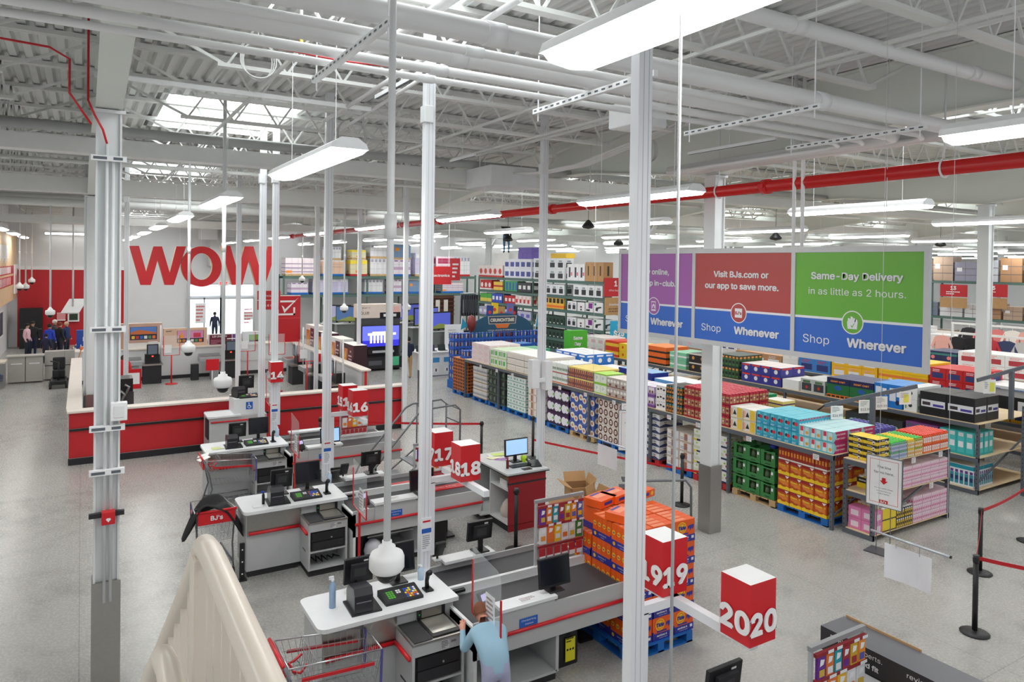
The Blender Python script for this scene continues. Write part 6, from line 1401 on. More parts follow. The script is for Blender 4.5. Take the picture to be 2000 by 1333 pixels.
tvbox(gx_(319, 31.6), gx_(404, 31.6), 31.62, 1.25, .74, 'tan television carton with pink picture on the corral back wall', (222, 186, 160), [('rect', .3, .92, .2, .86, (40, 40, 60)), ('rect', .31, .91, .44, .85, (220, 150, 190)), ('poly', [(.33, .46), (.42, .82), (.46, .46)], (240, 160, 60)), ('rect', .68, .85, .48, .72, (206, 60, 90))]+[('rect', .33+.095*k, .4+.095*k, .24, .38, ((230, 190, 60), (200, 120, 60), (60, 110, 190), (236, 236, 236), (90, 150, 90), (240, 120, 60))[k]) for k in range(6)], [('SMART', .12, .85, .08, (60, 40, 40))])
tvbox(gx_(406, 31.6), gx_(471, 31.6), 31.6, 1.25, .44, 'dark maroon flat television carton lettered UHD TV', (236, 232, 234), [('rect', .03, .7, .04, .96, (110, 30, 52)), ('rect', .72, .97, .04, .96, (120, 70, 150)), ('scrib', .08, .5, .1, .5, (190, 130, 150), 3)], [('LG UHD TV', .34, .8, .22, (244, 240, 240))])
tvbox(gx_(473, 31.6), gx_(514, 31.6), 31.6, 1.25, .5, 'white television carton with green field picture', (226, 234, 236), [('rect', .3, .95, .15, .75, (60, 70, 60)), ('rect', .32, .93, .3, .72, (110, 170, 80)), ('band', 0, .08, (190, 200, 210))], [])
# check mark board
ck = thing('sign_board', 'red board with white check mark box standing on the corral corner', 'sign', (7.65, 31.5, 1.25))
q = MB(); q.box(7.1, 8.2, 31.46, 31.54, 1.25, 3.28, mat('sign_red', (190, 24, 36), .45)); T = FY(7.65, 31.46, 1.25); q.quad(T, -.55, .55, 1.02, 1.05, M((222, 60, 70), .5))
q.quad(T, -.55, .55, 1.99, 2.03, M((232, 226, 220), .5))
for a, b, c, d in ((-.46, .32, 1.16, 1.24), (-.46, .32, 1.72, 1.8), (-.46, -.38, 1.16, 1.8), (.24, .32, 1.16, 1.5)): q.quad(T, a, b, c, d, WHITE, .005)
q.shape(T, [(-.26, 1.6), (-.16, 1.52), (-.12, 1.42), (.46, 1.92), (-.14, 1.26)], WHITE, .008); q.build('board', ck)
for k, (y0, y1, words) in enumerate((((568, 587), 0, 'Self Checkout'), ((588, 607), 0, 'Scan & Go'))):
    pass
r = thing('hanging_sign', 'small double red hanging sign for self checkout', 'sign', (6.3, 29.5, 3.0))
a = GY(503, 568, 30.0); b = GY(528, 606, 30.0)
for k in range(2):
    q = MB(); zz = a.z-(k+1)*(a.z-b.z)/2+.02; q.box(a.x, a.x+.9, 30.0, 30.04, zz, zz+(a.z-b.z)/2-.03, mat('sign_red', (190, 24, 36), .45)); q.text(FY(a.x+.36, 30.0, zz+.17), ('Self Checkout', 'Scan & Go')[k], 0, 0, .12, WHITE, .004, w=.6); q.build('sign_panel', r)
for dx in (.1, .8): q = MB(); q.cyl((a.x+dx, 30.02, b.z+.1), (a.x+dx, 30.02, ZD-.02), .006, WHITE, 4); q.build('hanging_wire', r)
# WOW letters
WY = 33.0
wowr = mat('wow_red', (206, 36, 44), .45); wows = mat('letter_side_wood', (226, 198, 160), .6)
def letter(nm, polys, lab, z1):
    q = MB(); zz = []; xs = []
    for poly in polys:
        pts = [(GY(px, py, WY).x, GY(px, py, WY).z) for px, py in poly]; n = len(pts)
        vs = [(x, WY, z) for x, z in pts]+[(x, WY+.3, z) for x, z in pts]
        m0 = len(q.v); q.add(vs, [(i, (i+1) % n, n+(i+1) % n, n+i) for i in range(n)], wows)
        xs += pts
    return q
def wpoly(x0, s=1.0):
    t, b = 480.5, 557
    P_ = [(0, t), (19, t), (33, 531), (47, t+1), (64, t+1), (79, 533), (92, t+1), (111, t+1), (87, b), (69, b), (55.5, 508), (42, b), (22, b)]
    return [(x0+x*s, y) for x, y in P_]
for k, (x0, lab) in enumerate(((252.5, 'big red letter W, first of the hanging word over the corral'), (None, 'big red letter O hanging in the middle of the word'), (431, 'big red letter W, last of the hanging word, behind the poles'))):
    r = thing('hanging_letter', lab, 'letter', (GY(x0 or 395, 557, WY).x, WY, GY(395, 557, WY).z), group='hanging red letters')
    q = MB()
    if x0:
        pts = [GY(a, b, WY) for a, b in wpoly(x0)]; n = len(pts)
        q.add([(p.x, WY, p.z) for p in pts]+[(p.x, WY+.28, p.z) for p in pts], [tuple(range(n)), tuple(reversed(range(n, 2*n)))], wowr)
        q.add([(p.x, WY+.003, p.z) for p in pts]+[(p.x, WY+.277, p.z) for p in pts], [(i, (i+1) % n, n+(i+1) % n, n+i) for i in range(n)], wows)
        tops = [GY(x0+10, 481, WY), GY(x0+100, 481, WY)]
    else:
        n = 40; c = GY(394, 521, WY); ro = GY(433, 521, WY).x-c.x; rz_ = c.z-GY(394, 560.5, WY).z; ri = ro*.53; rzi = rz_*.66
        for yy, fl in ((WY, 0), (WY+.28, 1)):
            vs = []
            for (a, b) in ((ro, rz_), (ri, rzi)): vs += [(c.x+a*math.cos(2*PI*i/n), yy, c.z+b*math.sin(2*PI*i/n)) for i in range(n)]
            q.add(vs, [(i, (i+1) % n, n+(i+1) % n, n+i) if fl else (n+i, n+(i+1) % n, (i+1) % n, i) for i in range(n)], wowr)
        for (a, b) in ((ro, rz_), (ri, rzi)):
            vs = [(c.x+a*math.cos(2*PI*i/n), yy, c.z+b*math.sin(2*PI*i/n)) for yy in (WY+.003, WY+.277) for i in range(n)]
            q.add(vs, [(i, (i+1) % n, n+(i+1) % n, n+i) for i in range(n)], wows)
        tops = [Vector((c.x, WY, c.z+rz_))]
    q.build('letter_body', r)
    for p in tops: q = MB(); q.cyl((p.x, WY+.14, p.z-.1), (p.x, WY+.14, ZD-.02), .008, WHITE, 4); q.build('hanging_wire', r)
# self checkout stations
def selfco(x, yv, rz, lab):
    r = thing('self_checkout_station', lab, 'self checkout', (x, yv, 0), rz, 'self checkout stations')
    g = M((170, 172, 176), .4, metal=.3)
    q = MB(); q.box(-.75, .1, -.3, .25, .72, .9, g, bev=.02); q.box(-.72, .07, -.25, .22, .9, .905, STAIN); q.box(-.3, -.02, -.22, .2, 0, .72, M((150, 152, 156), .5)); q.box(-.73, .08, .2, .25, .9, 1.0, g); q.build('bagging_table', r, world=False)
    q = MB(); q.box(.12, .75, -.25, .25, .0, .7, BLACKM); q.box(.1, .8, -.3, .28, .7, .76, STAIN); q.box(.2, .7, -.05, .25, .76, 1.1, BLACK); q.build('kiosk_body', r, world=False)
    q = MB(); q.box(.25, .65, -.12, -.04, 1.08, 1.5, BLACK, bev=.02); q.quad(FY(.45, -.12, 1.29), -.16, .16, -.17, .17, M((110, 124, 140), .2)); q.tube([(.68, -.1, 1.1), (.68, -.1, 1.52), (.6, -.1, 1.58), (.3, -.1, 1.58)], .02, WHITE, 6); q.quad(FY(.45, -.125, 1.04), -.03, .03, -.02, .02, mat('led_red', (255, 60, 50), .4, emit=3), .004); q.build('touch_screen', r, world=False)
    q = MB(); q.cyl((.75, .15, .76), (.75, .15, 2.2), .03, STEELW, 8); q.build('light_pole', r, world=False)
selfco(1.9, 30.6, 0, 'self checkout station by the back wall beside the brown television carton')
selfco(4.75, 30.7, 0, 'self checkout station by the back wall under the maroon carton')
selfco(7.2, 28.5, -PI/2, 'self checkout station along the side wall farthest from registers')
selfco(7.2, 26.0, -PI/2, 'self checkout station in the middle of the side wall')
selfco(7.2, 23.6, -PI/2, 'self checkout station along the side wall by the entrance gap')
q = MB(); q.prism(rrect(3.72, 4.0, 30.5, 30.8, .05), 0, .62, BLACKM); tag(q.build('waste_bin'), 'small black bin beside the back wall station', 'bin')
def redstand(x, yv, lab, h=1.45, ph=.75):
    r = thing('sign_stand', lab, 'sign stand', (x, yv, 0), 0, 'red sign stands')
    q = MB(); q.lathe([(0, 0), (.22, 0), (.22, .02), (.04, .04), (0, .04)], (0, 0, 0), REDP, 20); q.build('base', r, world=False)
    q = MB(); q.cyl((0, 0, .03), (0, 0, h), .025, REDP, 8); q.build('pole', r, world=False)
    q = MB(); w = .28
    for a, b in (((-w, 0, h), (w, 0, h)), ((-w, 0, h), (-w, 0, h+ph)), ((w, 0, h), (w, 0, h+ph))): q.bar(a, b, .02, .02, REDP)
    q.build('sign_frame', r, world=False)
    q = MB(); q.box(-w+.01, w-.01, -.004, .004, h+.01, h+ph, GLASS); q.quad(FY(-.1, -.004, h+.1), -.14, .1, 0, .3, WHITE, .003); q.build('clear_panel', r, world=False)
redstand(2.96, 30.0, 'red sign stand between the two back wall stations', 1.1); redstand(5.6, 29.3, 'red sign stand behind the box 14 pole', 1.2); redstand(6.1, 26.6, 'red sign stand with clear panel in front of the side stations', 1.35); redstand(6.6, 24.4, 'red sign stand near the side station by the entrance gap', 1.35)
# small red square flags
for (x, y, lab) in ((415, 713, 'small red square sign on a white post before the maroon carton'), (618, 702, 'small red square sign on a post by the side stations')):
    p = GZ(x, y+55, 0); p = GY(x, y, p.y); q = MB(); q.box(p.x-.22, p.x+.22, p.y-.01, p.y+.01, p.z-.2, p.z+.2, REDP); q.cyl((p.x, p.y+.03, 0), (p.x, p.y+.03, p.z+.2), .02, STEELW, 8); tag(q.build('flag_sign'), lab, 'sign')
# coin machine inside the corral
q = MB(); q.box(.6, 1.2, 21.6, 22.3, 0, 1.55, BLACK); q.box(.58, 1.22, 21.58, 21.6, .7, 1.2, M((60, 64, 66), .4))
for k in range(4): q.tube([(.65+.12*k, 21.55, .5+.2*k), (.8+.1*k, 21.5, .75+.2*k), (.7+.1*k, 21.52, .95+.15*k)], .035, M((150, 152, 150), .3, metal=.6), 6)
q.box(.9, 1.2, 21.5, 21.58, .35, .5, M((230, 160, 40), .4)); tag(q.build('coin_machine'), 'black machine with chrome parts behind the big column', 'machine')
for k, (x, c) in enumerate(((.25, (60, 70, 150)), (.38, (90, 96, 104)))):
    q = MB(); q.cyl((x, 20.4, 0), (x+.05, 20.7, 1.5), .02, M((150, 150, 156), .4), 6); q.lathe([(0, 0), (.09, 0), (.07, .2), (0, .25)], (x, 20.4, 0), M(c, .5), 8); tag(q.build('mop'), '%s headed mop leaning inside the corral' % ('blue', 'grey')[k], 'mop')
# blue standee
a = GY(149, 646, 33); b = GY(187, 690, 33)
q = MB(); q.box(a.x, b.x, 33, 33.3, .0, a.z, mat('standee_blue', (34, 72, 160), .5)); T = FY((a.x+b.x)/2, 33, 1.0); q.text(T, 'BUY', .1, .55, .22, WHITE, .004, bold=.02); q.text(T, 'HERE!', .1, .25, .22, WHITE, .004, bold=.02); q.scribble(T, -.05, .3, -.1, .1, WHITE, 2)
tag(q.build('standee'), 'tall blue display board with white letters by the corral', 'display board')
# ================================================================ SERVICE DESK SIDE
sd = thing('service_desk', 'long grey service counter in front of the waiting crowd', 'counter', (-1.2, 32.8, 0))
g = M((176, 172, 166), .5)
q = MB(); q.box(-2.35, -1.25, 32.6, 33.1, .05, 1.0, g); q.box(-2.4, -1.2, 32.55, 33.15, 1.0, 1.04, g); T = FY(-1.8, 32.6, 0); q.quad(T, -.01, .01, .05, 1, BLACKM); q.quad(T, -.45, -.1, .72, .76, WHITE); q.quad(T, .12, .45, .72, .76, WHITE); q.build('cabinet', sd)
q = MB(); q.box(-1.2, .1, 32.9, 33.4, .05, 1.12, g); T = FY(-.55, 32.9, 0); q.quad(T, -.65, .65, .56, .59, BLACKM); q.quad(T, -.005, .005, .05, 1.1, GREYD); q.build('cabinet', sd)
q = MB(); q.box(-2.95, -2.4, 31.6, 32.5, .0, .9, M((150, 148, 144), .5)); q.box(-3.0, -2.35, 31.55, 32.5, .9, .95, M((210, 200, 184), .5)); q.build('cabinet', sd)
q = MB(); q.box(-2.9, -2.4, 31.5, 31.58, .35, .5, GREYD); q.lathe([(0, 0), (.14, 0), (.1, .1), (0, .14)], (-2.6, 31.45, .5), M((50, 100, 200), .5), 8); q.box(-2.9, -2.4, 31.3, 31.58, .3, .35, GREYD); q.build('shelf', sd)
fs = thing('wood_fascia', 'wooden sign fascia with red panels high on the side wall', 'fascia', (-3.1, 41, 2.6))
wdm = mat('pale_wood', (222, 190, 150), .55, noise=.06, scale=2)
q = MB(); q.box(XW0+.01, -2.95, 36, 45.8, 2.62, 5.85, wdm); q.build('wood_panel', fs)
q = MB(); T = frame((-2.95, 41, 0), (0, 1, 0)); q.quad(T, -5, 4.6, 3.95, 4.35, RED); q.quad(T, -5, 4.6, 3.4, 3.85, RED)
for k in range(9): q.quad(T, -4.9+k*.7, -4.4+k*.7, 4.0, 4.3, WHITE, .006); q.quad(T, -4.8+k*.7, -4.5+k*.7, 3.45, 3.8, WHITE, .006); q.quad(T, -4.95+k*.55, -4.55+k*.55, 4.5+.1*(k % 3), 5.3, WHITE, .006)
q.build('red_panel', fs)
q = MB(); q.box(-2.94, -2.88, 44.0, 45.6, 2.9, 4.4, WHITE); T = frame((-2.88, 44.8, 3.6), (0, 1, 0)); q.quad(T, -.6, -.3, -.3, .3, M((226, 110, 90), .5)); q.quad(T, -.15, .2, -.35, .25, M((226, 120, 90), .5)); q.quad(T, .35, .6, -.5, .6, M((110, 40, 60), .5)); q.build('menu_board', fs)
q = MB(); q.box(-2.75, -1.75, 44.9, 45.7, 0, 2.1, M((26, 26, 30), .4)); q.box(-2.74, -1.76, 44.88, 44.9, 1.0, 1.04, GREYD); tag(q.build('vending_cooler'), 'tall black cooler in the red wall corner', 'cooler')
q = MB(); q.box(XW0+.005, XW0+.03, 41.3, 42.6, 1.0, 2.1, M((60, 70, 90), .2)); q.box(XW0+.004, XW0+.02, 41.2, 42.7, .9, 2.2, WHITE); o = q.build('window_99'); o['kind'] = 'structure'
q = MB(); a = GY(109, 690, 40); 
for (x0, y0, x1, y1, c, lab) in ((132, 612, 155, 629, (236, 236, 236), 'white notice with dark screen on the red wall'), (111, 611, 128, 627, (240, 232, 232), 'white notice sheet on the red wall')):
    a = GY(x0, y1, 45.8); b = GY(x1, y0, 45.8); q = MB(); q.box(a.x, b.x, 45.8, 45.88, a.z, b.z, C_(c)); q.quad(FY((a.x+b.x)/2, 45.8, (a.z+b.z)/2), -.2, .2, -.15, .2, M((40, 60, 40) if x0 > 130 else (226, 150, 150), .4)); tag(q.build('notice_board'), lab, 'notice')
q = MB(); a = GY(118, 612, 40); q.add([(a.x, 40, a.z), (a.x+.75, 40, a.z), (a.x+1.1, 40.5, a.z+.65), (a.x+.35, 40.5, a.z+.65)], [(0, 1, 2, 3)], STEELW); o = q.build('tilted_panel'); tag(o, 'tilted white panel hanging from a pole over the crowd', 'panel'); o.modifiers.new('s', 'SOLIDIFY').thickness = .06
q = MB(); q.cyl((a.x+.5, 40.25, a.z+.3), (a.x+.5, 40.25, ZD-.02), .04, STEELW, 8); tag(q.build('drop_pole'), 'white drop pole holding the tilted panel', 'pole')
# striped merchandise heap
q = MB()
for k in range(14): q.box(-.55+.05*k, -.2+.05*k, 36.4, 36.9, .5+.06*k, .55+.06*k, M((230, 230, 230) if k % 2 else (40, 40, 44), .6))
q.box(-.6, .5, 36.3, 37, 0, .5, BLACKM); tag(q.build('striped_heap'), 'heap of black and white striped packs behind the counter', 'goods')
ms = thing('mobility_scooter', 'black mobility scooter parked by the corral with an orange pole', 'scooter', (-.7, 31.2, 0))
q = MB(); q.box(-.95, -.45, 30.6, 31.7, .15, .3, BLACK, bev=.03); q.box(-.9, -.5, 31.2, 31.6, .3, .62, BLACK, bev=.04); q.build('body', ms)
q = MB(); q.box(-.9, -.5, 31.5, 31.62, .6, 1.05, BLACK, bev=.04); q.build('seat_back', ms)
q = MB(); q.tube([(-.7, 30.7, .3), (-.7, 30.75, .95), (-.95, 30.8, 1.0)], .025, BLACK, 6); q.build('tiller', ms)
for xx, yy in ((-.95, 30.75), (-.45, 30.75), (-.95, 31.5), (-.45, 31.5)): q = MB(); q.cyl((xx-.04, yy, .13), (xx+.04, yy, .13), .13, M((40, 40, 42), .6), 14); q.build('wheel', ms)
q = MB(); q.cyl((-.35, 30.3, .05), (.0, 30.45, 1.4), .018, M((226, 130, 50), .5), 6); q.cyl((.0, 30.45, 1.4), (.02, 30.46, 1.52), .05, M((226, 110, 40), .5), 8); q.build('flag_pole', ms)
# doors and lit glazing
glow = mat('daylight_glass', (222, 236, 250), .3, emit=1.6)
fr = M((206, 208, 210), .4, metal=.4)
for n, (xa, xb) in enumerate(((5.35, 7.2), (7.2, 9.1))):
    e = bpy.data.objects.new('door_%d' % (n+1), None); C.objects.link(e); e.location = (xa, YW1-.1, 0); e['kind'] = 'structure'
    q = MB()
    for x in (xa, (xa+xb)/2, xb): q.box(x-.04, x+.04, YW1-.12, YW1-.02, 0, 2.5, fr)
    q.box(xa, xb, YW1-.12, YW1-.02, 2.4, 2.5, fr); q.build('door_frame', e)
    q = MB(); q.box(xa+.04, (xa+xb)/2-.04, YW1-.06, YW1-.03, .02, 2.4, glow); q.box((xa+xb)/2+.04, xb-.04, YW1-.06, YW1-.03, .02, 2.4, glow); q.build('door_glass', e)
    e = bpy.data.objects.new('window_%d' % (90+n), None); C.objects.link(e); e.location = (xa, YW1-.1, 2.6); e['kind'] = 'structure'
    q = MB(); q.box(xa+.05, xb-.05, YW1-.06, YW1-.03, 2.62, 3.28, glow); q.build('window_pane', e)
    q = MB(); q.box(xa, xb, YW1-.1, YW1-.02, 3.28, 3.36, fr); q.box(xa, xa+.05, YW1-.1, YW1-.02, 2.5, 3.3, fr); q.build('window_frame', e)
q = MB(); a = GY(428, 558, 45.6); q.box(a.x-.05, a.x+.55, 45.55, 45.6, a.z-.02, a.z+.28, WHITE); q.text(FY(a.x+.25, 45.55, a.z+.13), 'EXIT', 0, 0, .2, mat('exit_red', (236, 40, 40), .4, emit=1.2), .004, bold=.03); q.box(a.x+.2, a.x+.3, 45.6, 45.99, a.z+.1, a.z+.2, WHITE); tag(q.build('exit_sign'), 'white EXIT sign with red letters above the doors', 'exit sign')
for (x0, y0, x1, y1, lab) in ((382, 593, 402, 632, 'white poster with small icons on the entrance glass'), (476, 610, 495, 625, 'small white notice on the entrance glass')):
    a = GY(x0, y1, 45.6); b = GY(x1, y0, 45.6); q = MB(); q.box(a.x, b.x, 45.6, 45.9, a.z, b.z, WHITE); q.scribble(FY((a.x+b.x)/2, 45.6, (a.z+b.z)/2), -.25, .25, -.5, .5, M((200, 90, 90), .5), 5); tag(q.build('door_poster'), lab, 'poster')
for (x0, x1, y, lab) in ((88, 186, 456, 'long tube light on the back wall above the red panel'), (898, 1000, 478, 'long tube light on the back wall behind the tall rack'), (1118, 1168, 482, 'short tube light on the back wall by the far columns'), (735, 850, 468, 'long tube light on the back wall above pallet racks')):
    a = GY(x0, y, 45.7); b = GY(x1, y, 45.7); q = MB(); q.cyl((a.x, 45.75, a.z), (b.x, 45.75, a.z), .05, mat('tube_lamp', (255, 254, 250), .4, emit=7), 8); q.box(a.x, b.x, 45.8, 45.98, a.z-.05, a.z+.06, WHITE); tag(q.build('wall_light'), lab, 'light')
# ================================================================ TELEVISIONS AND LAPTOPS
for k, (yv, z, c, lab) in enumerate(((24.6, .62, (60, 30, 40), 'dark television carton beyond the corral side wall, nearest the gap'), (26.1, .7, (226, 226, 226), 'white and brown television carton beyond the corral side wall'), (27.9, .75, (70, 36, 46), 'maroon television carton beyond the corral side wall'), (29.6, .9, (226, 222, 220), 'pale television carton at the far end of the side wall'))):
    tvbox(yv, yv+1.35, 8.55, 0, z+1.15, lab, c, [('rect', .1, .5, .55, .9, (206, 120, 60)), ('poly', [(.12, .56), (.3, .85), (.45, .56)], (240, 190, 90)), ('rect', .55, .95, .5, .95, (90, 30, 44)), ('scrib', .58, .9, .6, .8, (226, 200, 206), 3)], [('TV', .75, .86, .05, (240, 240, 240))], d=.5, face='x')
td = thing('television_display', 'dark brick television display stand with a glowing blue screen', 'display', (11.3, 30.2, 0))
bm_ = mat('dark_brick', (74, 74, 78), .7, noise=.12, scale=14)
q = MB(); q.box(10.4, 12.25, 30, 30.7, 0, 2.3, bm_); q.build('cabinet', td)
q = MB(); q.box(10.35, 12.3, 29.96, 30.74, 2.3, 2.9, M((230, 214, 202), .5)); T = FY(11.3, 29.96, 2.6); q.text(T, 'QLED', -.7, -.08, .16, M((60, 50, 50), .5), .004); q.text(T, 'SMART TV', -.65, .15, .08, M((60, 50, 50), .5), .004); q.quad(T, .3, .9, -.25, .2, M((240, 190, 180), .5), .003); q.quad(T, .4, .55, -.05, .1, M((244, 200, 60), .5), .005); q.quad(T, -.02, .95, -.32, -.06, BLACK, .006); q.quad(T, .15, .75, -.25, -.13, WHITE, .008); q.build('header', td)
q = MB(); q.box(10.45, 12.2, 29.9, 29.98, 1.02, 1.98, BLACK, bev=.01); T = FY(11.32, 29.9, 1.02); q.quad(T, -.85, .85, .03, .93, mat('tv_violet', (96, 104, 226), .2, emit=1.0), .003); q.quad(T, -.85, .85, .03, .3, mat('tv_deep', (50, 50, 190), .2, emit=.8), .004)
tvw = mat('tv_white', (244, 226, 190), .2, emit=1.1)
for k in range(7): q.quad(T, -.5+k*.16, -.41+k*.16, .18, .52, tvw, .005)
q.quad(T, -.6, .7, .52, .62, tvw, .005); q.quad(T, -.4, .5, .62, .68, tvw, .005); q.build('screen', td)
q = MB(); q.box(10.7, 12.1, 29.8, 30, .72, .95, BLACK); q.quad(FY(11.4, 29.8, .83), -.5, .5, -.05, .05, M((190, 192, 196), .4)); q.box(10.4, 12.25, 29.7, 30, .1, .6, M((36, 36, 40), .5)); q.quad(FY(11.2, 29.7, .35), -.5, .1, -.1, .1, M((90, 92, 96), .5)); q.quad(FY(11.9, 29.7, .4), -.25, .2, -.2, .2, M((90, 200, 150), .5)); q.build('base_shelf', td)
def tv(px, py, d, w, lab, c, rz=0):
    p = ORI+P(px, py)*d; r = thing('television', lab, 'television', (p.x, p.y, max(p.z-.5, .9)), rz, 'display televisions')
    q = MB(); q.box(-w/2, w/2, -.03, .03, .06, .06+w*.58, BLACK); q.build('bezel', r, world=False)
    q = MB(); q.quad(FY(0, -.03, .06), -w/2+.03, w/2-.03, .04, w*.54, mat('tv_%d_%d' % (c[0], c[2]), c, .2, emit=.5), .004); q.shape(FY(0, -.03, .06), [(-w/2+.03, .04), (0, w*.2), (w/2-.03, w*.12), (w/2-.03, .04)], mat('tv_g_%d' % c[1], (120, 130, 70), .2, emit=.4), .006); q.build('screen', r, world=False)
    q = MB(); q.box(-.3, .3, -.12, .12, 0, .02, BLACK); q.box(-.05, .05, 0, .04, 0, .1, BLACK); q.build('stand', r, world=False)
    zb = max(p.z-.5, .9)
    q = MB(); q.box(p.x-w*.55, p.x+w*.55, p.y-.25, p.y+.3, zb-.04, zb, M((206, 208, 206), .5)); q.box(p.x-w*.5, p.x+w*.5, p.y-.2, p.y+.25, 0, zb-.04, M((120, 126, 124), .5)); tag(q.build('display_table'), 'grey stand under the '+lab.replace('television', 'set'), 'display stand', 'television stands')
for k, (px, py, d, w, c, rz, lab) in enumerate(((658, 612, 37, 1.5, (150, 150, 180), -.6, 'pale screen television behind the corral side wall'), (683, 612, 36, 1.4, (70, 100, 140), -.6, 'blue screen television beside the pale one'), (716, 606, 39, 1.2, (110, 120, 190), 0, 'violet screen television near the brick display'), (742, 602, 40, 1.2, (60, 70, 90), 0, 'dark screen television behind the brick display'), (800, 610, 36, 1.5, (80, 90, 170), .3, 'television with flower field beside the round dome camera'), (832, 618, 34, 1.5, (90, 100, 180), .3, 'television with violet field left of the suits'), (858, 625, 33, 1.4, (84, 94, 190), .3, 'television with violet field by the steel guarded column'))): tv(px, py, d, w, lab, c, rz)
tb = thing('laptop_table', 'white laptop display counter with blue price cards', 'display counter', (12.9, 27.3, 0))
q = MB(); q.box(11.85, 14.0, 27.0, 28.2, 0, 1.02, M((226, 228, 230), .4)); q.box(11.8, 14.05, 26.95, 28.25, 1.02, 1.06, WHITE); q.box(11.84, 14.01, 26.99, 27.0, .05, .08, GREYD)
T = FY(12.9, 27.0, 0)
for k in range(4): q.quad(T, -.9+k*.5, -.6+k*.5, .62, .82, M((70, 150, 206), .5)); q.quad(T, -.88+k*.5, -.62+k*.5, .2, .4, WHITE); q.quad(T, -.78+k*.5, -.72+k*.5, .24, .36, M((80, 30, 40), .5), .005); q.quad(T, -.85+k*.5, -.65+k*.5, .88, .96, WHITE)
q.build('counter', tb)
for k in range(4):
    x = 12.1+k*.5; r = thing('laptop', 'open laptop on the white counter, %s from the column' % ORD[k], 'laptop', (x, 27.3, 1.06), 0, 'laptops on the counter')
    q = MB(); q.box(-.17, .17, -.12, .12, 0, .02, BLACKM); q.build('keyboard_base', r, world=False)
    q = MB(); q.T = Matrix.Translation((0, .12, .02)) @ Matrix.Rotation(-.25, 4, 'X'); q.box(-.17, .17, -.008, .008, 0, .23, BLACK); q.quad(FY(0, -.008, 0), -.155, .155, .015, .215, M((70, 66, 110) if k % 2 else (50, 60, 60), .25)); q.build('lid', r, world=False)
a = GY(868, 690, 29.5); b = GY(925, 645, 29.5)
r = thing('television', 'big dark television with blue picture behind the laptops', 'television', ((a.x+b.x)/2, 29.5, 0)); q = MB(); q.box(a.x, b.x, 29.45, 29.55, a.z, b.z, BLACK); q.quad(FY((a.x+b.x)/2, 29.45, a.z), -(b.x-a.x)/2+.06, (b.x-a.x)/2-.06, .08, (b.z-a.z)*.62, mat('tv_deep', (50, 50, 190), .2, emit=.8), .004); q.quad(FY((a.x+b.x)/2, 29.45, b.z-.2), -.2, .4, -.06, .06, WHITE, .005); q.build('screen', r); q = MB(); q.box(a.x+.2, b.x-.2, 29.4, 29.7, 0, a.z, BLACKM); q.build('stand', r)
a = GY(868, 675, 28.0); b = GY(905, 648, 28.0); q = MB(); q.box(a.x, b.x, 27.98, 28.0, 1.06, a.z+.9, WHITE); q.scribble(FY((a.x+b.x)/2, 27.98, a.z+.3), -.3, .2, 0, .4, GREYL, 4); tag(q.build('counter_sign'), 'white printed sign card standing on the laptop counter', 'sign')
# ================================================================ DRINK CRATE DISPLAY WITH ARCH SIGN
crm = mat('crate_blue', (38, 92, 190), .45)
def dcrate(c):
    q = MB(); w, d, h = .44, .4, .3
    q.box(-w/2, w/2, -d/2, d/2, 0, .09, crm); q.box(-w/2, w/2, -d/2, d/2, h-.05, h-.02, crm)
    for xx in (-w/2, -.02, w/2-.04): q.box(xx, xx+.04, -d/2, -d/2+.04, 0, h-.02, crm); q.box(xx, xx+.04, d/2-.04, d/2, 0, h-.02, crm)
    for i in range(6): q.cyl((-w/2+.05+i*.068, -d/2+.06, .05), (-w/2+.05+i*.068, -d/2+.06, h-.01), .028, C_(c[i % len(c)]), 8)
    for i in range(4): q.cyl((-w/2+.05, -d/2+.06+i*.09, .05), (-w/2+.05, -d/2+.06+i*.09, h-.01), .028, C_(c[i % len(c)]), 8)
    return q
CRC = [[(120, 60, 80), (226, 226, 226)], [(30, 120, 120), (230, 230, 230)], [(190, 80, 50), (60, 50, 110)], [(60, 60, 150), (226, 226, 226)]]
protos = []
for c in CRC: protos.append(None)
for k in range(6):
    for i in range(9):
        if k < 3 and i > 1: continue
        ci = (i//2) % 4; loc = (12.3+i*.445, 24.45, .3+k*.3)
        lab = 'blue drink crate, %s up, %s along, under the arch sign' % (ORD[k], ORD[i])
        if protos[ci] is None: protos[ci] = dcrate(CRC[ci]).build('drink_crate', origin=(0, 0, 0)); o = protos[ci]; tag(o, lab, 'crate', 'blue drink crates under the arch sign')
        else: o = protos[ci].copy(); C.objects.link(o); o['label'] = lab
        o.location = loc
q = MB(); q.box(12.05, 16.2, 24.2, 24.7, 0, .3, PALB); tag(q.build('plastic_pallet'), 'blue pallet base under the drink crates', 'pallet')
for k in range(3):
    o = protos[0].copy(); C.objects.link(o); o.location = (12.0+k*.45, 22.9, 1.33); o['label'] = 'blue drink crate on top of the orange can cases, %s along' % ORD[k]
ar = thing('arch_sign', 'blue football themed arch sign lettered CRUNCHTIME on the drink crates', 'sign', (14.1, 24.4, 2.1))
a0, a1 = GY(916, 655, 24.4).x, GY(1040, 655, 24.4).x; cx = (a0+a1)/2; hw = (a1-a0)/2
q = MB(); pts = [(cx+hw*math.cos(t), 2.08+.72*math.sin(t)) for t in [PI*i/24 for i in range(25)]]
n = len(pts); q.add([(p[0], 24.36, p[1]) for p in pts]+[(p[0], 24.42, p[1]) for p in pts], [tuple(reversed(range(n))), tuple(range(n, 2*n))]+[(i, (i+1) % n, n+(i+1) % n, n+i) for i in range(n)], mat('arch_blue', (34, 84, 116), .5))
T = FY(cx, 24.36, 2.08)
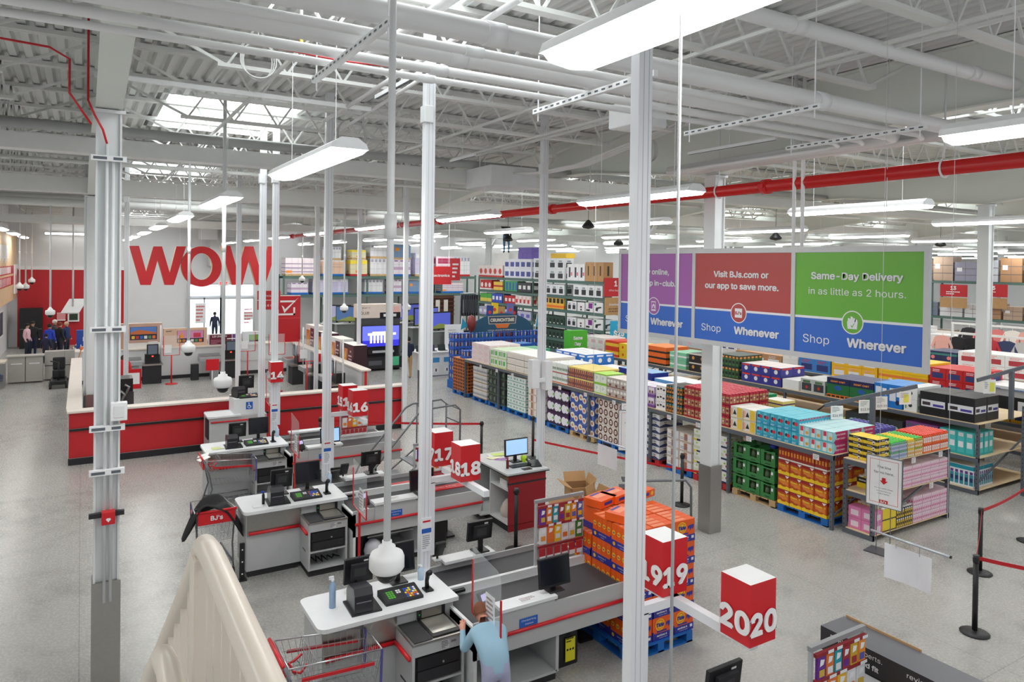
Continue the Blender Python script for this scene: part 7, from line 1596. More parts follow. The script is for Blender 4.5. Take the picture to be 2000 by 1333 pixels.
q.shape(T, [(-.62, .3), (.62, .3), (.66, .62), (-.66, .62)], M((190, 186, 176), .5), .006); q.shape(T, [(-.58, .33), (.58, .33), (.61, .59), (-.61, .59)], M((40, 60, 90), .5), .008); q.text(T, 'CRUNCHTIME', 0, .46, .17, M((226, 220, 206), .5), .01, bold=.04, w=1.1)
q.shape(T, [(-.34, .3), (.34, .3), (.24, .14), (-.24, .14)], M((230, 120, 50), .5), .009); q.text(T, 'OFFICIAL SPONSOR OF SUPER BOWL LV', 0, .06, .06, WHITE, .01, bold=.01, w=1.6)
q.build('arch_board', ar)
q = MB(); q.lathe([(0, -.34), (.1, -.28), (.17, -.12), (.18, .05), (.13, .22), (0, .34)], (a0+.05, 24.3, 2.45), M((120, 40, 40), .5), 14); q.build('football', ar)
for k, (dx, z, c) in enumerate(((-.55, 2.85, (40, 70, 150)), (-.32, 2.95, (244, 206, 40)), (.0, 2.8, (190, 150, 100)), (.42, 2.92, (110, 110, 180)), (.62, 2.8, (40, 40, 60)))):
    q = MB(); q.shape(FY(cx+dx, 24.4+.02*k, z), [(-.15, -.25), (.13, -.27), (.17, .25), (-.12, .28)], C_(c), 0); q.disc(FY(cx+dx, 24.4+.02*k, z), 0, 0, .07, M((226, 60, 50), .5), .004); o = q.build('bag_cutout', ar); o.modifiers.new('s', 'SOLIDIFY').thickness = .04
for k, x in enumerate((a0-.45, a1+.05)):
    q = MB(); q.cyl((x, 24.3, 2.1), (x+.1, 24.3, 2.75), .015, WHITE, 5); q.add([(x+.0, 24.3, 2.2), (x+.35, 24.3, 2.35), (x+.08, 24.3, 2.7)], [(0, 1, 2)], M((40, 150, 190), .5)); q.build('pennant', ar)
# green same day sign
a = GY(1114, 682, 20.3); b = GY(1143, 646, 20.3); q = MB(); q.box(a.x, b.x+.1, 20.3, 20.7, 1.38, b.z, mat('sign_green', (76, 176, 50), .45)); q.text(FY((a.x+b.x)/2, 20.3, a.z+.25), 'Same', 0, .12, .16, WHITE, .004, bold=.02); q.text(FY((a.x+b.x)/2, 20.3, a.z+.25), 'Day', 0, -.1, .16, WHITE, .004, bold=.02); tag(q.build('standing_sign'), 'green box sign reading Same Day among the goods', 'sign')
# ================================================================ TALL GREEN RACK
TZ = (.5, 1.0, 1.5, 2.1, 2.79, 3.4, 4.07)
rb = 2.67
for k in range(4):
    bay(18.0, 19.2, 22.62+rb*k, 22.62+rb*(k+1), TZ, 'tall green rack bay, %s from the aisle sign' % ORD[k], col=GREEN_RACK, grp='tall green rack bays', post2=(k == 3), h=4.1, wood=GREEN_RACK, bh=.12)
def T2(desc, base, bayi, off, z, w, n, nz, h, items, top=None, d=.5):
    heap(desc, 'tall rack', base, 18.03, 22.72+rb*bayi+off, z, 1, n, nz, d, w, h, items, top)
blk = (46, 46, 50)
prn = [('rect', .2, .8, .15, .6, blk), ('rect', .3, .7, .65, .8, (150, 160, 170))]
desk_i = [('poly', [(.2, .2), (.25, .5), (.8, .62), (.85, .5), (.5, .4), (.45, .15)], blk), ('rect', .1, .3, .7, .9, (60, 130, 90))]
for z, nm in ((1.01, 'second shelf'), (1.51, 'third shelf'), (2.11, 'fourth shelf'), (2.8, 'fifth shelf')):
    T2('white furniture carton, %s,' % nm, (238, 238, 240), 0, .05, z, .62, 1, 1, .44, desk_i)
    T2('white and violet carton, %s,' % nm, (236, 236, 238), 0, .72, z, .5, 1, 1, .4, [('rect', .4, .95, .4, .95, (130, 50, 140)), ('rect', .1, .6, .1, .3, blk)])
    T2('white chair carton, %s,' % nm, (236, 236, 238), 0, 1.27, z, .5, 1, 1, .38, [('disc', .5, .5, .2, (120, 40, 50), .5), ('rect', .4, .6, .1, .3, blk)])
    T2('white slim carton, %s,' % nm, (232, 232, 236), 0, 1.85, z, .34, 2, 1, .4, prn)
T2('white printer box', (234, 236, 238), 0, .1, 3.42, .5, 4, 1, .5, prn)
T2('white printer box', (236, 238, 240), 1, .1, 3.42, .5, 4, 1, .46, prn)
T2('white and orange ink case', (240, 190, 70), 1, .1, 2.8, .3, 7, 1, .5, [('rect', .15, .85, .5, .9, (40, 36, 30)), ('band', .1, .3, (240, 120, 40))])
for z, nm in ((.51, 'first shelf'), (1.01, 'second shelf'), (1.51, 'third shelf'), (2.11, 'fourth shelf')): T2('dark green blister pack, %s,' % nm, (52, 78, 62), 1, .08, z, .3, 8, 1, .36, [('rect', .25, .7, .3, .7, (24, 26, 28)), ('rect', .3, .6, .08, .22, (226, 230, 226))])
T2('black and white gadget box', (60, 60, 64), 2, .1, 3.42, .4, 3, 1, .46, [('rect', .2, .8, .3, .7, (230, 230, 230))])
T2('green and blue pack', (70, 160, 80), 2, 1.35, 3.42, .3, 4, 1, .5, [('rect', .5, .95, .1, .9, (50, 90, 190))])
T2('white and red pack', (236, 232, 230), 2, .1, 2.8, .35, 4, 1, .46, [('rect', .1, .6, .2, .6, (206, 50, 50)), ('rect', .6, .9, .5, .9, (240, 180, 160))])
T2('red bottle pack', (190, 40, 46), 2, 1.5, 2.8, .35, 3, 1, .4, [('rect', .2, .8, .3, .7, (240, 236, 236))])
T2('blue detergent pack', (60, 80, 190), 3, .1, 2.8, .35, 3, 1, .46, [('rect', .2, .8, .3, .7, (240, 240, 244))])
T2('green and yellow pack', (80, 170, 70), 3, 1.2, 2.8, .4, 3, 1, .42, [('band', 0, .45, (226, 206, 90))])
T2('red patterned box', (196, 40, 44), 3, 1.2, 3.42, .4, 3, 1, .5, [('disc', .5, .5, .25, (240, 236, 230)), ('band', 0, .15, (240, 240, 240))])
T2('yellow and red tin', (236, 200, 80), 3, .1, 3.42, .3, 3, 1, .44, [('band', .4, .6, (200, 50, 50))])
T2('lilac paper pack', (176, 170, 206), 3, .1, 2.11, .5, 5, 1, .4, [('rect', .2, .8, .3, .7, (230, 230, 240))]); T2('white and lilac pack', (200, 196, 220), 2, .1, 2.11, .5, 5, 1, .4, [('rect', .2, .8, .3, .7, (110, 110, 190))])
# on top
T2('white tall speaker carton', (238, 238, 240), 0, 1.3, 4.08, .42, 3, 1, .72, [('rect', .3, .6, .2, .8, (60, 64, 76)), ('rect', .65, .9, .3, .5, (226, 110, 120))])
T2('brown chair carton', (190, 146, 96), 0, .05, 4.08, .4, 3, 1, .8, [('rect', .4, .6, .3, .8, (60, 46, 40))])
T2('white printer carton', (236, 238, 240), 1, .1, 4.08, .62, 4, 2, .48, prn)
T2('navy printed carton', (226, 228, 236), 2, .1, 4.08, .5, 5, 2, .46, [('rect', .15, .85, .2, .7, (70, 80, 150))])
T2('red printed carton', (236, 226, 224), 3, .1, 4.08, .5, 5, 1, .6, [('disc', .5, .5, .25, (206, 60, 56)), ('band', 0, .15, (206, 60, 56))])
heap('long yellow carton', 'atop tall rack', (244, 200, 40), 18.4, 25.9, 5.05, 1, 1, 1, .5, 1.2, .22)
heap('violet carton', 'atop tall rack', (110, 90, 180), 18.3, 28.6, 5.01, 1, 3, 2, .5, .4, .28)
heap('white wrapped carton', 'atop tall rack', (240, 240, 236), 18.3, 30.7, 4.69, 1, 2, 1, .6, .7, .6)
as_ = thing('aisle_sign', 'red aisle 1 sign on the end of the tall green rack', 'sign', (18.5, 22.5, 3.4))
q = MB(); q.box(17.9, 19.2, 22.5, 22.56, 3.5, 4.25, RED); T = FY(18.45, 22.5, 3.9); q.text(T, '1', 0, .12, .3, WHITE, .004, bold=.03); q.text(T, 'Office Supplies', 0, -.16, .1, WHITE, .004); q.build('red_panel', as_)
q = MB(); q.box(17.95, 19.2, 22.5, 22.56, 2.75, 3.46, CARD); T = FY(18.5, 22.5, 3.1); q.text(T, 'Download our', 0, .08, .12, WHITE, .004, bold=.01); q.scribble(T, -.4, .4, -.25, -.05, M((110, 80, 50), .5), 2); q.build('brown_panel', as_)
q = MB(); a = GY(1193, 650, 22); q.box(a.x, a.x+1.0, 22, 22.05, a.z-.35, a.z+.45, mat('sign_cyan', (30, 160, 206), .45)); T = FY(a.x+.5, 22, a.z); q.text(T, '$25', -.1, -.05, .3, WHITE, .004, bold=.03); q.text(T, 'OFF', -.1, .28, .1, WHITE, .004); q.box(a.x+.45, a.x+.55, 22.05, 22.1, 0, a.z+.3, GREYD); tag(q.build('standing_sign'), 'cyan dollar sign card beneath the aisle 1 sign', 'sign')
# ================================================================ PALLET RACKS AT THE BACK WALL
for k in range(5):
    x0 = 10.3+2.6*k
    r = thing('pallet_rack', 'green pallet rack bay by the back wall, %s from the doors' % ORD[k], 'rack', (x0+1.3, 44.2, 0), group='pallet racks at the back wall')
    for xx in ((x0,) if k < 4 else (x0, x0+2.55)):
        for yy in (43.5, 44.7): q = MB(); q.box(xx, xx+.09, yy, yy+.09, 0, 3.95, GREEN_RACK); q.build('upright', r)
    for z in (2.72, 3.86):
        for yy in (43.46, 44.74): q = MB(); q.box(x0, x0+2.6, yy, yy+.06, z-.16, z-.03, GREEN_RACK); q.build('beam', r)
        q = MB(); q.box(x0, x0+2.6, 43.5, 44.75, z-.03, z, GREEN_RACK); q.build('shelf_deck', r)
LD = [((236, 222, 228), [('band', .1, .14, (120, 100, 150)), ('band', .35, .4, (150, 130, 170)), ('band', .6, .65, (170, 150, 180)), ('rect', .02, .2, .05, .2, (244, 150, 50))]), ((232, 196, 168), [('rect', 0, 1, .9, 1, (240, 238, 240)), ('scrib', .1, .9, .2, .8, (220, 180, 150), 3)]), ((226, 220, 180), [('band', .7, .95, (244, 220, 60)), ('rect', .3, .6, .1, .25, (244, 150, 50))]), ((220, 220, 224), [('jars', 5, .05, .95, (230, 230, 234), (160, 160, 180))]), ((236, 226, 236), [('band', .3, .5, (200, 170, 200)), ('jars', 3, .5, .95, (240, 236, 244), (150, 110, 170))]), ((120, 150, 186), [('rect', .1, .35, .5, .75, (244, 150, 50))]), ((222, 218, 236), [('jars', 4, .05, .95, (206, 200, 230), (240, 240, 244))]), ((230, 206, 216), [('rect', .1, .9, .6, .9, (170, 50, 90)), ('scrib', .1, .9, .1, .5, (200, 150, 170), 4)])]
def load(x, z, w, h, kind, lab, pm=PALB):
    r = thing('pallet_load', lab, 'pallet load', (x, 44.1, z), group='wrapped pallet loads on the back racks')
    q = MB(); q.box(-w/2, w/2, -.5, .5, 0, .13, pm); q.build('pallet', r, world=False)
    q = MB(); b, it = LD[kind % len(LD)]; q.box(-w/2, w/2, -.48, .48, .13, .13+h, C_(b)); deco(q, FY(0, -.48, .13), w, h, it); deco(q, FX(-w/2, 0, .13), .96, h, it)
    nx, nz = max(2, int(w/.35)), max(2, int(h/.3))
    for i in range(1, nx): q.quad(FY(-w/2+i*w/nx, -.48, .13), -.006, .006, 0, h, C_((170, 166, 176)), .006)
    for i in range(1, nz): q.quad(FY(0, -.48, .13+i*h/nz), -w/2, w/2, -.006, .006, C_((170, 166, 176)), .006)
    q.build('cartons', r, world=False)
i = 0
for (x, w, h, kd) in ((11.4, 1.9, .95, 0), (13.4, 1.4, .85, 1), (15.0, 1.1, .9, 2), (16.4, 1.3, 1.0, 3), (17.9, 1.2, .95, 4), (19.5, 1.3, 1.4, 6), (21.0, 1.3, 1.2, 7), (22.3, 1.2, 1.2, 3)):
    load(x, 3.87, w, h, kd, 'wrapped pallet load on the upper back rack, %s from the doors' % ORD[i], (PALW, PALB, PALR, PALW, PALB)[i % 5]); i += 1
for j, (x, w, h, kd) in enumerate(((13.4, .9, .7, 3), (16.4, 1.3, .75, 3), (17.9, 1.2, .85, 5), (15.0, .9, .5, 2))): load(x, 3.87+(.95, 1.08, 1.13, 1.03)[0 if j == 0 else (3 if False else j)] if False else 3.87+.13+(.85, 1.0, .95, .9)[j], w, h, kd, 'second wrapped load stacked above the upper back rack, %s along' % ORD[j], PALW)
for j, (x, w, h, kd) in enumerate(((11.3, 1.0, .6, 4), (13.2, 2.2, .85, 6), (16.0, 1.2, .8, 3), (17.5, .8, .8, 4), (18.8, .8, .7, 5), (21.6, 1.6, .6, 0))): load(x, 2.73-.0, w, h, kd, 'wrapped pallet load on the middle back rack, %s from the doors' % ORD[j], PALB)
q = MB(); q.box(19.3, 21.6, 43.4, 43.5, 1.2, 2.6, M((70, 40, 26), .6))
for k in range(5): q.box(19.3, 21.6, 43.3, 43.4, 1.3+.28*k, 1.36+.28*k, M((96, 54, 34), .6))
for k in range(3): q.box(19.6+.6*k, 19.9+.6*k, 43.28, 43.32, 1.5, 2.3, M((210, 206, 200), .6))
q.box(19.3, 21.6, 43.4, 43.6, 0, 1.2, M((60, 36, 24), .6)); tag(q.build('wood_shelving'), 'dark brown wooden shelf unit below the back racks', 'shelving')
# suits in plastic
sr = thing('garment_rail', 'rail holding dark suits in clear plastic below the back racks', 'clothes rail', (23.5, 42.6, 0))
q = MB(); q.cyl((21.7, 42.6, 2.75), (25.6, 42.6, 2.75), .03, CHROME, 8)
for x in (21.7, 25.6): q.cyl((x, 42.6, 0), (x, 42.6, 2.75), .04, GREYD, 8)
q.build('rail', sr)
sm = MB(); sm.prism([(-.04, 0), (.04, 0), (.05, 1.15), (.01, 1.4), (-.01, 1.4), (-.05, 1.15)], -.28, .28, M((44, 46, 54), .4), T=Matrix(((1, 0, 0, 0), (0, 0, 1, 0), (0, 1, 0, 0), (0, 0, 0, 1)))); sm.quad(FX(-.05, -.2, .2), -.05, .05, .0, .9, M((170, 174, 180), .2)); sm.tube([(0, 0, 1.38), (0, 0, 1.5), (.03, 0, 1.54)], .008, CHROME, 4)
s0 = None
for k in range(22):
    loc = (21.85+k*.168, 42.6, 1.25); lab = 'dark suit hanging in clear plastic, %s along its rail' % (ORD[k] if k < 20 else ('twenty first', 'twenty second')[k-20])
    if s0 is None: s0 = sm.build('suit', origin=(0, 0, 0)); s0.location = loc; tag(s0, lab, 'suit', 'dark suits on the rail')
    else: o = s0.copy(); C.objects.link(o); o.location = loc; o['label'] = lab
# electronics hanging signs
r = thing('hanging_sign', 'red hanging sign reading Electronics beside the steel guarded column', 'sign', (12, 25.3, 4.1))
a = GY(838, 556, 25.3); b = GY(882, 521, 25.3); q = MB(); q.box(a.x, b.x, 25.3, 25.36, a.z, b.z, RED); q.text(FY((a.x+b.x)/2, 25.3, (a.z+b.z)/2), 'Electronics', 0, 0, .14, WHITE, .004, bold=.01, w=(b.x-a.x)*.85); q.build('sign_panel', r)
for dx in (.1, b.x-a.x-.1): q = MB(); q.cyl((a.x+dx, 25.33, b.z-.05), (a.x+dx, 25.33, ZD-.02), .012, WHITE, 5); q.build('hanging_rod', r)
r = thing('hanging_sign', 'red hanging sign behind the Electronics sign, turned away', 'sign', (14, 28, 4.1))
a = GY(880, 548, 28); b = GY(899, 505, 28); q = MB(); q.box(a.x, b.x, 28, 28.06, a.z, b.z, RED); q.scribble(FY((a.x+b.x)/2, 28, (a.z+b.z)/2), -.15, .15, -.4, .3, WHITE, 4); q.build('sign_panel', r); q = MB(); q.cyl((a.x+.2, 28.03, b.z-.05), (a.x+.2, 28.03, ZD-.02), .012, WHITE, 5); q.build('hanging_rod', r)
# enclosure on the desk pole
q = MB(); q.box(6.98, 7.14, 10.82, 10.98, 2.5, 3.02, WHITE, bev=.01); q.box(7.28, 7.42, 10.82, 10.98, 2.45, 2.98, WHITE, bev=.01); q.box(7.14, 7.28, 10.86, 10.94, 2.6, 2.66, WHITE); tag(q.build('pole_enclosure'), 'pair of white boxes clamped to the pole at the red sided desk', 'box')
# ================================================================ CLOTHING AND RIGHT HAND RACKS
for k in range(6):
    y0 = 13.0+2.7*k
    r = thing('pallet_rack', 'tall dark rack bay beyond the clothes, %s from the slim column' % ORD[k], 'rack', (45, y0+1.3, 0), group='tall racks beyond the clothing')
    for yy in ((y0,) if k < 5 else (y0, y0+2.6)):
        for xx in (44, 45.1): q = MB(); q.box(xx, xx+.09, yy, yy+.09, 0, 4.2, GREEN_RACK); q.build('upright', r)
    for z in (2.0, 4.1):
        q = MB(); q.box(43.95, 44.02, y0, y0+2.7, z-.14, z-.02, GREEN_RACK); q.build('beam', r)
        q = MB(); q.box(44, 45.2, y0, y0+2.7, z-.03, z, GREEN_RACK); q.build('shelf_deck', r)
RC = [(176, 136, 100), (206, 196, 190), (150, 150, 170), (226, 226, 230), (120, 130, 150), (186, 160, 140), (200, 206, 214)]
for z, nm, hh in ((4.11, 'top', 1.5), (2.01, 'middle', .9), (0.0, 'floor', 1.2)):
    yv = 13.1; k = 0
    while yv < 28.5:
        w = rnd.uniform(.9, 1.3); c = RC[rnd.randrange(7)]; h = hh*rnd.uniform(.7, 1.0)
        heap('%s wrapped load' % ('brown' if c[0] > c[2]+40 else 'grey'), 'tall rack %s, %s along' % (nm, ORD[k]), c, 44.05, yv, z, 1, 1, 1, 1.0, w, h, [('band', .3, .33, (110, 100, 100)), ('band', .63, .66, (110, 100, 100)), ('rect', .1, .35, .5, .7, (236, 236, 240)), ('rect', .49, .51, 0, 1, (120, 110, 110))]); yv += w+.12; k += 1
for (px, txt, lab) in ((1862, '13', 'red aisle 13 sign beyond the clothes'), (1938, '15', 'red aisle 15 sign beyond the clothes')):
    a = GX(px, 568, 43.5); q = MB(); q.box(43.5, 43.56, a.y-.75, a.y+.75, a.z-.35, a.z+.35, RED); T = FX(43.5, a.y, a.z); q.text(T, txt, 0, .15, .28, WHITE, .004, bold=.03); q.scribble(T, -.4, .4, -.25, -.02, WHITE, 2); q.box(43.5, 43.54, a.y-.75, a.y+.75, a.z-1.0, a.z-.4, CARD); q.box(43.54, 43.95, a.y-.1, a.y+.1, a.z-.1, a.z, GREYD); tag(q.build('aisle_sign'), lab, 'sign', 'aisle signs')
GARC = [(226, 130, 130), (206, 206, 206), (236, 180, 170), (40, 40, 46), (30, 30, 36), (206, 40, 60), (60, 70, 110), (240, 236, 230), (110, 110, 116), (36, 36, 40), (44, 44, 50), (200, 60, 70)]
gms = []
for c in GARC:
    q = MB(); q.prism([(-.26, 0), (.26, 0), (.24, .5), (.36, .2), (.42, .3), (.26, .68), (.08, .74), (-.08, .74), (-.26, .68), (-.42, .3), (-.36, .2), (-.24, .5)], -.05, .05, C_(c, .8), T=Matrix(((0, 0, 1, 0), (1, 0, 0, 0), (0, 1, 0, 0), (0, 0, 0, 1)))); q.tube([(0, 0, .72), (0, 0, .84), (0, .04, .86)], .012, WHITE, 4); gms.append(q)
for row, (xx, yA, n, z) in enumerate(((28.5, 9.3, 12, 1.5), (33.0, 10.0, 12, 1.55))):
    r = thing('clothes_rack', 'white garment rail of hanging tops, %s row beyond the big sign' % ORD[row], 'clothes rack', (xx, yA+3.4, 0), group='white garment rails')
    q = MB(); q.box(xx-.05, xx+.05, yA-.3, yA+7, z+.82, z+.9, WHITE); q.build('rail', r)
    for yy in (yA-.3, yA+3.4, yA+6.9): q = MB(); q.box(xx-.04, xx+.04, yy, yy+.08, 0, z+.82, WHITE); q.build('post', r)
    q = MB(); q.box(xx-.5, xx+.4, yA-.3, yA+7, z-.35, z-.1, M((150, 150, 154), .5)); q.build('shelf', r)
    for k in range(n):
        c = gms[(k*5+row*3) % 12]; o = c.build('hanging_shirt', origin=(0, 0, 0)); o.location = (xx, yA+.1+k*.56, z-.02); o.rotation_euler = (0, 0, .12*((k % 3)-1)); tag(o, 'hanging top on the %s garment rail, %s along' % (ORD[row], ORD[k]), 'top', 'tops on the garment rails')
orr = thing('orange_rack', 'orange pallet rack frame with price cards by the slim column', 'rack', (24, 8.2, 0))
for (a, b) in (((21.9, 7.6, 2.0), (26, 7.2, 2.0)), ((21.9, 7.6, 1.5), (26, 7.2, 1.5)), ((23.2, 8.8, 1.95), (27, 8.3, 1.95))): q = MB(); q.bar(a, b, .05, .1, ORANGE_RACK); q.build('beam', orr)
for x, yy in ((21.9, 7.6), (24.2, 7.4), (26, 7.2), (23.2, 8.8), (27, 8.3)): q = MB(); q.box(x-.04, x+.04, yy-.04, yy+.04, 0, 2.3 if x == 24.2 else 2.1, ORANGE_RACK); q.build('upright', orr)
for k, (x, yy, z, t) in enumerate(((23.0, 7.45, 1.85, '$14.99'), (22.2, 7.6, 1.4, '$10.99'))): q = MB(); T = FX(x, yy, z); q.quad(T, -.3, .3, -.2, .15, WHITE, .0); q.text(T, t, 0, -.05, .1, BLACK, .004); q.build('price_card', orr)
# folded clothes piles on tables
for i in range(3):
    q = MB(); x = 23.45+4.5*i; q.box(x, x+1.6, 9.2+.4*i, 13.5+.4*i, 0, .95, WHITE); q.box(x-.05, x+1.65, 9.15+.4*i, 13.55+.4*i, .95, 1.0, WHITE); tag(q.build('display_table'), 'white clothes table between the shelf runs, %s back' % ORD[i], 'table', 'white clothes tables')
    for j in range(6):
        c = [(60, 76, 120), (90, 106, 150), (40, 50, 80), (236, 236, 236), (110, 120, 150), (30, 34, 50), (210, 90, 90)][(j+2*i) % 7]
        q = MB()
        for m2 in range(5): q.box(x+.2+rnd.uniform(0, .05), x+.7+rnd.uniform(0, .05), 9.5+.4*i+.62*j, 10.0+.4*i+.62*j, 1.0+.05*m2, 1.045+.05*m2, C_(tuple(min(255, v+8*m2) for v in c), .8))
        tag(q.build('folded_clothes'), 'pile of folded %s clothes on the %s table, %s along' % (('blue', 'light blue', 'navy', 'white', 'slate', 'black', 'red')[(j+2*i) % 7], ORD[i], ORD[j]), 'clothes pile', 'folded clothes piles')
# ================================================================ PEOPLE
def person(name_lab, loc, rz, top, legs, hair=(40, 32, 28), skin=(206, 164, 138), pose=None, shoes=(34, 34, 36), scale=1.0, fingers=False, cap=None, mask=True):
    J = {'pelvis': (0, 0, .95, .14), 'waist': (0, 0, 1.08, .13), 'chest': (0, -.01, 1.27, .155), 'neckb': (0, .01, 1.43, .08), 'neck': (0, -.005, 1.5, .052), 'head': (0, -.02, 1.57, .078), 'crown': (0, -.01, 1.66, .088)}
    for s, n in ((-1, 'l'), (1, 'r')):
        J.update({'sh'+n: (s*.18, .01, 1.38, .075), 'el'+n: (s*.24, .03, 1.12, .05), 'wr'+n: (s*.25, -.06, .9, .034), 'ha'+n: (s*.25, -.1, .83, .038), 'hi'+n: (s*.09, 0, .88, .1), 'kn'+n: (s*.1, -.02, .5, .068), 'an'+n: (s*.1, .02, .1, .046), 'to'+n: (s*.12, -.12, .045, .042)})
    if pose:
        for k, v in pose.items(): J[k] = tuple(v)+(J[k][3],)
    B = [('pelvis', 'waist', 't'), ('waist', 'chest', 't'), ('chest', 'neckb', 't'), ('neckb', 'neck', 's'), ('neck', 'head', 's'), ('head', 'crown', 's')]
    for n in 'lr': B += [('chest', 'sh'+n, 't'), ('sh'+n, 'el'+n, 't'), ('el'+n, 'wr'+n, 't'), ('wr'+n, 'ha'+n, 's'), ('pelvis', 'hi'+n, 'b'), ('hi'+n, 'kn'+n, 'b'), ('kn'+n, 'an'+n, 'b'), ('an'+n, 'to'+n, 'f')]
    if fingers:
        for n in 'lr':
            h = Vector(J['ha'+n][:3]); d = (h-Vector(J['wr'+n][:3])).normalized(); side = d.cross(Vector((0, 0, 1))).normalized()
            for k, (o, ln) in enumerate(((-.03, .055), (-.01, .075), (.01, .08), (.03, .065))):
                a = h+side*o+d*.03; b = a+d*ln*.6; c = b+d*ln*.4-Vector((0, 0, .015))
                J['f%s%da' % (n, k)] = tuple(b)+(.009,); J['f%s%db' % (n, k)] = tuple(c)+(.008,)
                B += [('ha'+n, 'f%s%da' % (n, k), 's'), ('f%s%da' % (n, k), 'f%s%db' % (n, k), 's')]
            t = h-side*.045+d*.01; J['th'+n] = tuple(t)+(.011,); B.append(('ha'+n, 'th'+n, 's'))
    keys = list(J); me = bpy.data.meshes.new('b'); me.from_pydata([J[k][:3] for k in keys], [(keys.index(a), keys.index(b)) for a, b, _ in B], [])
    o = bpy.data.objects.new('b', me); C.objects.link(o)
    md = o.modifiers.new('skin', 'SKIN'); md.use_smooth_shade = True
    for i, k in enumerate(keys):
        r = J[k][3]; me.skin_vertices[0].data[i].radius = (r*(1.18 if k in ('chest', 'waist', 'pelvis') else 1), r*(.86 if k in ('chest', 'waist', 'pelvis') else 1))
    me.skin_vertices[0].data[0].use_root = True
    s2 = o.modifiers.new('sub', 'SUBSURF'); s2.levels = 2; s2.render_levels = 2
    dg = bpy.context.evaluated_depsgraph_get(); dg.update()
    m2 = bpy.data.meshes.new_from_object(o.evaluated_get(dg)); bpy.data.objects.remove(o); bpy.data.meshes.remove(me)
    mats = {'t': C_(top, .8), 'b': C_(legs, .8), 's': C_(skin, .5), 'f': C_(shoes, .5)}; order = ['t', 'b', 's', 'f']
    m2.materials.clear()
    for k in order: m2.materials.append(mats[k])
    segs = [(Vector(J[a][:3]), Vector(J[b][:3]), order.index(c), (J[a][3]+J[b][3])/2) for a, b, c in B]
    for p in m2.polygons:
        c = p.center; best = None
        for a, b, k, r in segs:
            ab = b-a; t = max(0, min(1, (c-a).dot(ab)/max(ab.length_squared, 1e-9))); d = (c-(a+ab*t)).length-r*.6
            if best is None or d < best[0]: best = (d, k)
        p.material_index = best[1]; p.use_smooth = True
    root = thing('person', name_lab, 'person', loc, rz)
    root.scale = (scale,)*3
    bo = bpy.data.objects.new('body', m2); C.objects.link(bo); bo.parent = root
    hd = Vector(J['head'][:3]); cr = Vector(J['crown'][:3]); ax = (cr-hd).normalized(); fwd = Vector((0, -1, 0)); fwd = (fwd-ax*fwd.dot(ax)).normalized()
    q = MB(); n = 12; vs = []; ctr = cr-ax*.015-fwd*.012
    rt = ax.cross(fwd)
    for i in range(6):
        ph = i/5*PI*.62
        for j in range(n):
            th = 2*PI*j/n; rr = .103*math.sin(ph); drop = (.03 if math.cos(th) < .3 else 0)*(i == 5)
            vs.append(ctr+ax*(.1*math.cos(ph)-drop)+fwd*(rr*math.cos(th)*1.05)+rt*(rr*math.sin(th)*.92))
    q.add(vs, [(i*n+j, i*n+(j+1) % n, (i+1)*n+(j+1) % n, (i+1)*n+j) for i in range(5) for j in range(n)], C_(cap or hair, .8), True)
    q.build('cap' if cap else 'hair', root, world=False)
    q = MB(); f = hd+(cr-hd)*.45+fwd*.078
    for s in (-1, 1): q.lathe([(0, -.008), (.009, 0), (0, .008)], f+rt*(.03*s)-fwd*.004, C_((36, 28, 26)), 6)
    q.cyl(f-ax*.012-fwd*.01, f-ax*.035+fwd*.012, .008, C_(skin), 6, r1=.013); q.cyl(f-ax*.062-rt*.02-fwd*.008, f-ax*.062+rt*.02-fwd*.008, .005, C_((160, 90, 84)), 5)
    for s in (-1, 1): q.lathe([(0, -.02), (.012, 0), (0, .022)], hd+(cr-hd)*.3+rt*(.082*s), C_(skin), 6)
    q.build('face', root, world=False)
    return root
RZ = PI
ARM_F = {'ell': (-.24, -.06, 1.14), 'wrl': (-.2, -.28, 1.1), 'hal': (-.18, -.36, 1.1), 'elr': (.24, -.06, 1.14), 'wrr': (.2, -.28, 1.1), 'har': (.18, -.36, 1.1)}
p = GZ(797, 741, 0)
person('man in navy hoodie and tan trousers facing the televisions', (p.x, p.y, 0), PI, (24, 34, 62), (186, 156, 112), pose=ARM_F, hair=(30, 26, 24))
def crowd(px, py, h, lab, top, legs=(40, 44, 60), **k):
    p = GZ(px, py, h); p.y = min(p.y, 45.3); return person(lab, (p.x, p.y, 0), k.pop('rz', .2), top, legs, scale=h/1.75, **k)
crowd(64, 627, 1.75, 'person in black jacket standing behind the service counter', (30, 30, 34), (36, 44, 80), rz=.4)
crowd(53, 631, 1.7, 'person in pink top behind the person in black', (232, 190, 200), rz=1.2)
crowd(97, 632, 1.72, 'person in bright blue top in the waiting crowd', (40, 70, 190), rz=2.6)
crowd(90, 652, 1.35, 'person in dark navy jacket seen from behind in the crowd', (36, 36, 66), rz=3.0)
crowd(117, 629, 1.75, 'person with red hair and dark clothes in the crowd', (34, 34, 40), rz=2.2, hair=(120, 60, 40))
crowd(107, 624, 1.8, 'person in white cap at the back of the crowd', (60, 60, 66), rz=1.4, cap=(236, 230, 224))
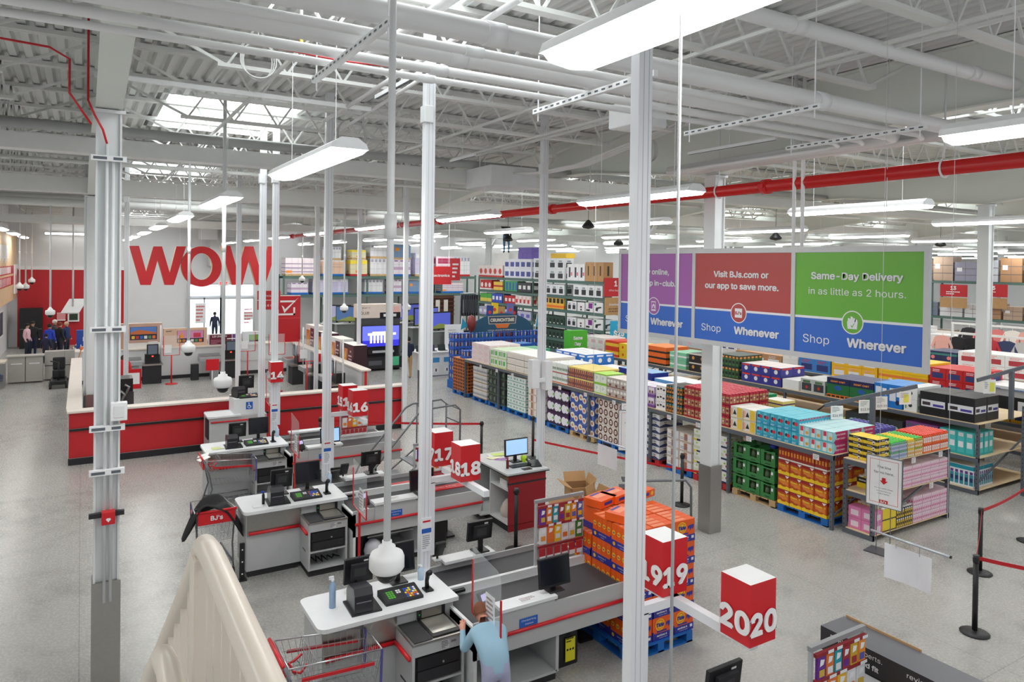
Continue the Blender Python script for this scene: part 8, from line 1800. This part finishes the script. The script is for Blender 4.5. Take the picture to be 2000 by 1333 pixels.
crowd(130, 628, 1.7, 'person in navy shirt and tan cap at the counter end', (34, 50, 96), rz=1.0, cap=(226, 200, 170))
crowd(576, 612, 1.75, 'person in black beyond the check mark board', (24, 24, 28), (28, 28, 40), rz=1.5)
crowd(413, 606.5, 1.7, 'dark figure in the lit entrance doorway', (40, 44, 70), (36, 40, 60), rz=PI)
p = GZ(239, 793, 0)
person('employee in red shirt and navy trousers behind the big column', (p.x, p.y, 0), PI-.3, (206, 30, 40), (26, 32, 64), pose={'crown': (0, -.12, 1.55), 'head': (0, -.1, 1.47), 'neck': (0, -.06, 1.42)}, hair=(60, 40, 30))
q = MB(); q.box(p.x+.02, p.x+.5, p.y-.62, p.y-.6, .62, 1.25, REDP); q.quad(FY(p.x+.28, p.y-.62, .95), -.17, .17, -.18, .18, WHITE); q.cyl((p.x+.25, p.y-.59, 0), (p.x+.25, p.y-.59, .7), .02, REDP, 6); tag(q.build('notice_stand'), 'red notice stand with white sheet behind the big column', 'sign')
# worker on top of the rack
person('worker in jeans and black top standing on the tall rack', (18.55, 31.4, 5.3), -.6, (26, 26, 30), (90, 126, 160), pose={'ell': (-.32, -.02, 1.55), 'wrl': (-.22, -.1, 1.78), 'hal': (-.18, -.12, 1.86), 'knr': (.16, -.1, .5), 'anr': (.14, .0, .1), 'tor': (.16, -.13, .045)}, scale=.95)
# customer leaning over the front ledge
person('customer in pale blue top and lavender trousers leaning to the payment terminal', (3.5, 6.0, 0), PI-.15, (150, 186, 206), (166, 168, 196), hair=(120, 70, 46), skin=(214, 150, 126), fingers=True, scale=.86,
       pose={'waist': (0, -.06, 1.05), 'chest': (0, -.24, 1.15), 'neckb': (0, -.37, 1.24), 'neck': (0, -.43, 1.27), 'head': (0, -.5, 1.28), 'crown': (0, -.57, 1.33), 'shl': (-.18, -.3, 1.2), 'shr': (.18, -.3, 1.2), 'ell': (-.26, -.42, 1.02), 'wrl': (-.2, -.6, 1.12), 'hal': (-.17, -.66, 1.15), 'elr': (.27, -.38, .98), 'wrr': (.22, -.56, 1.1), 'har': (.2, -.62, 1.14)})
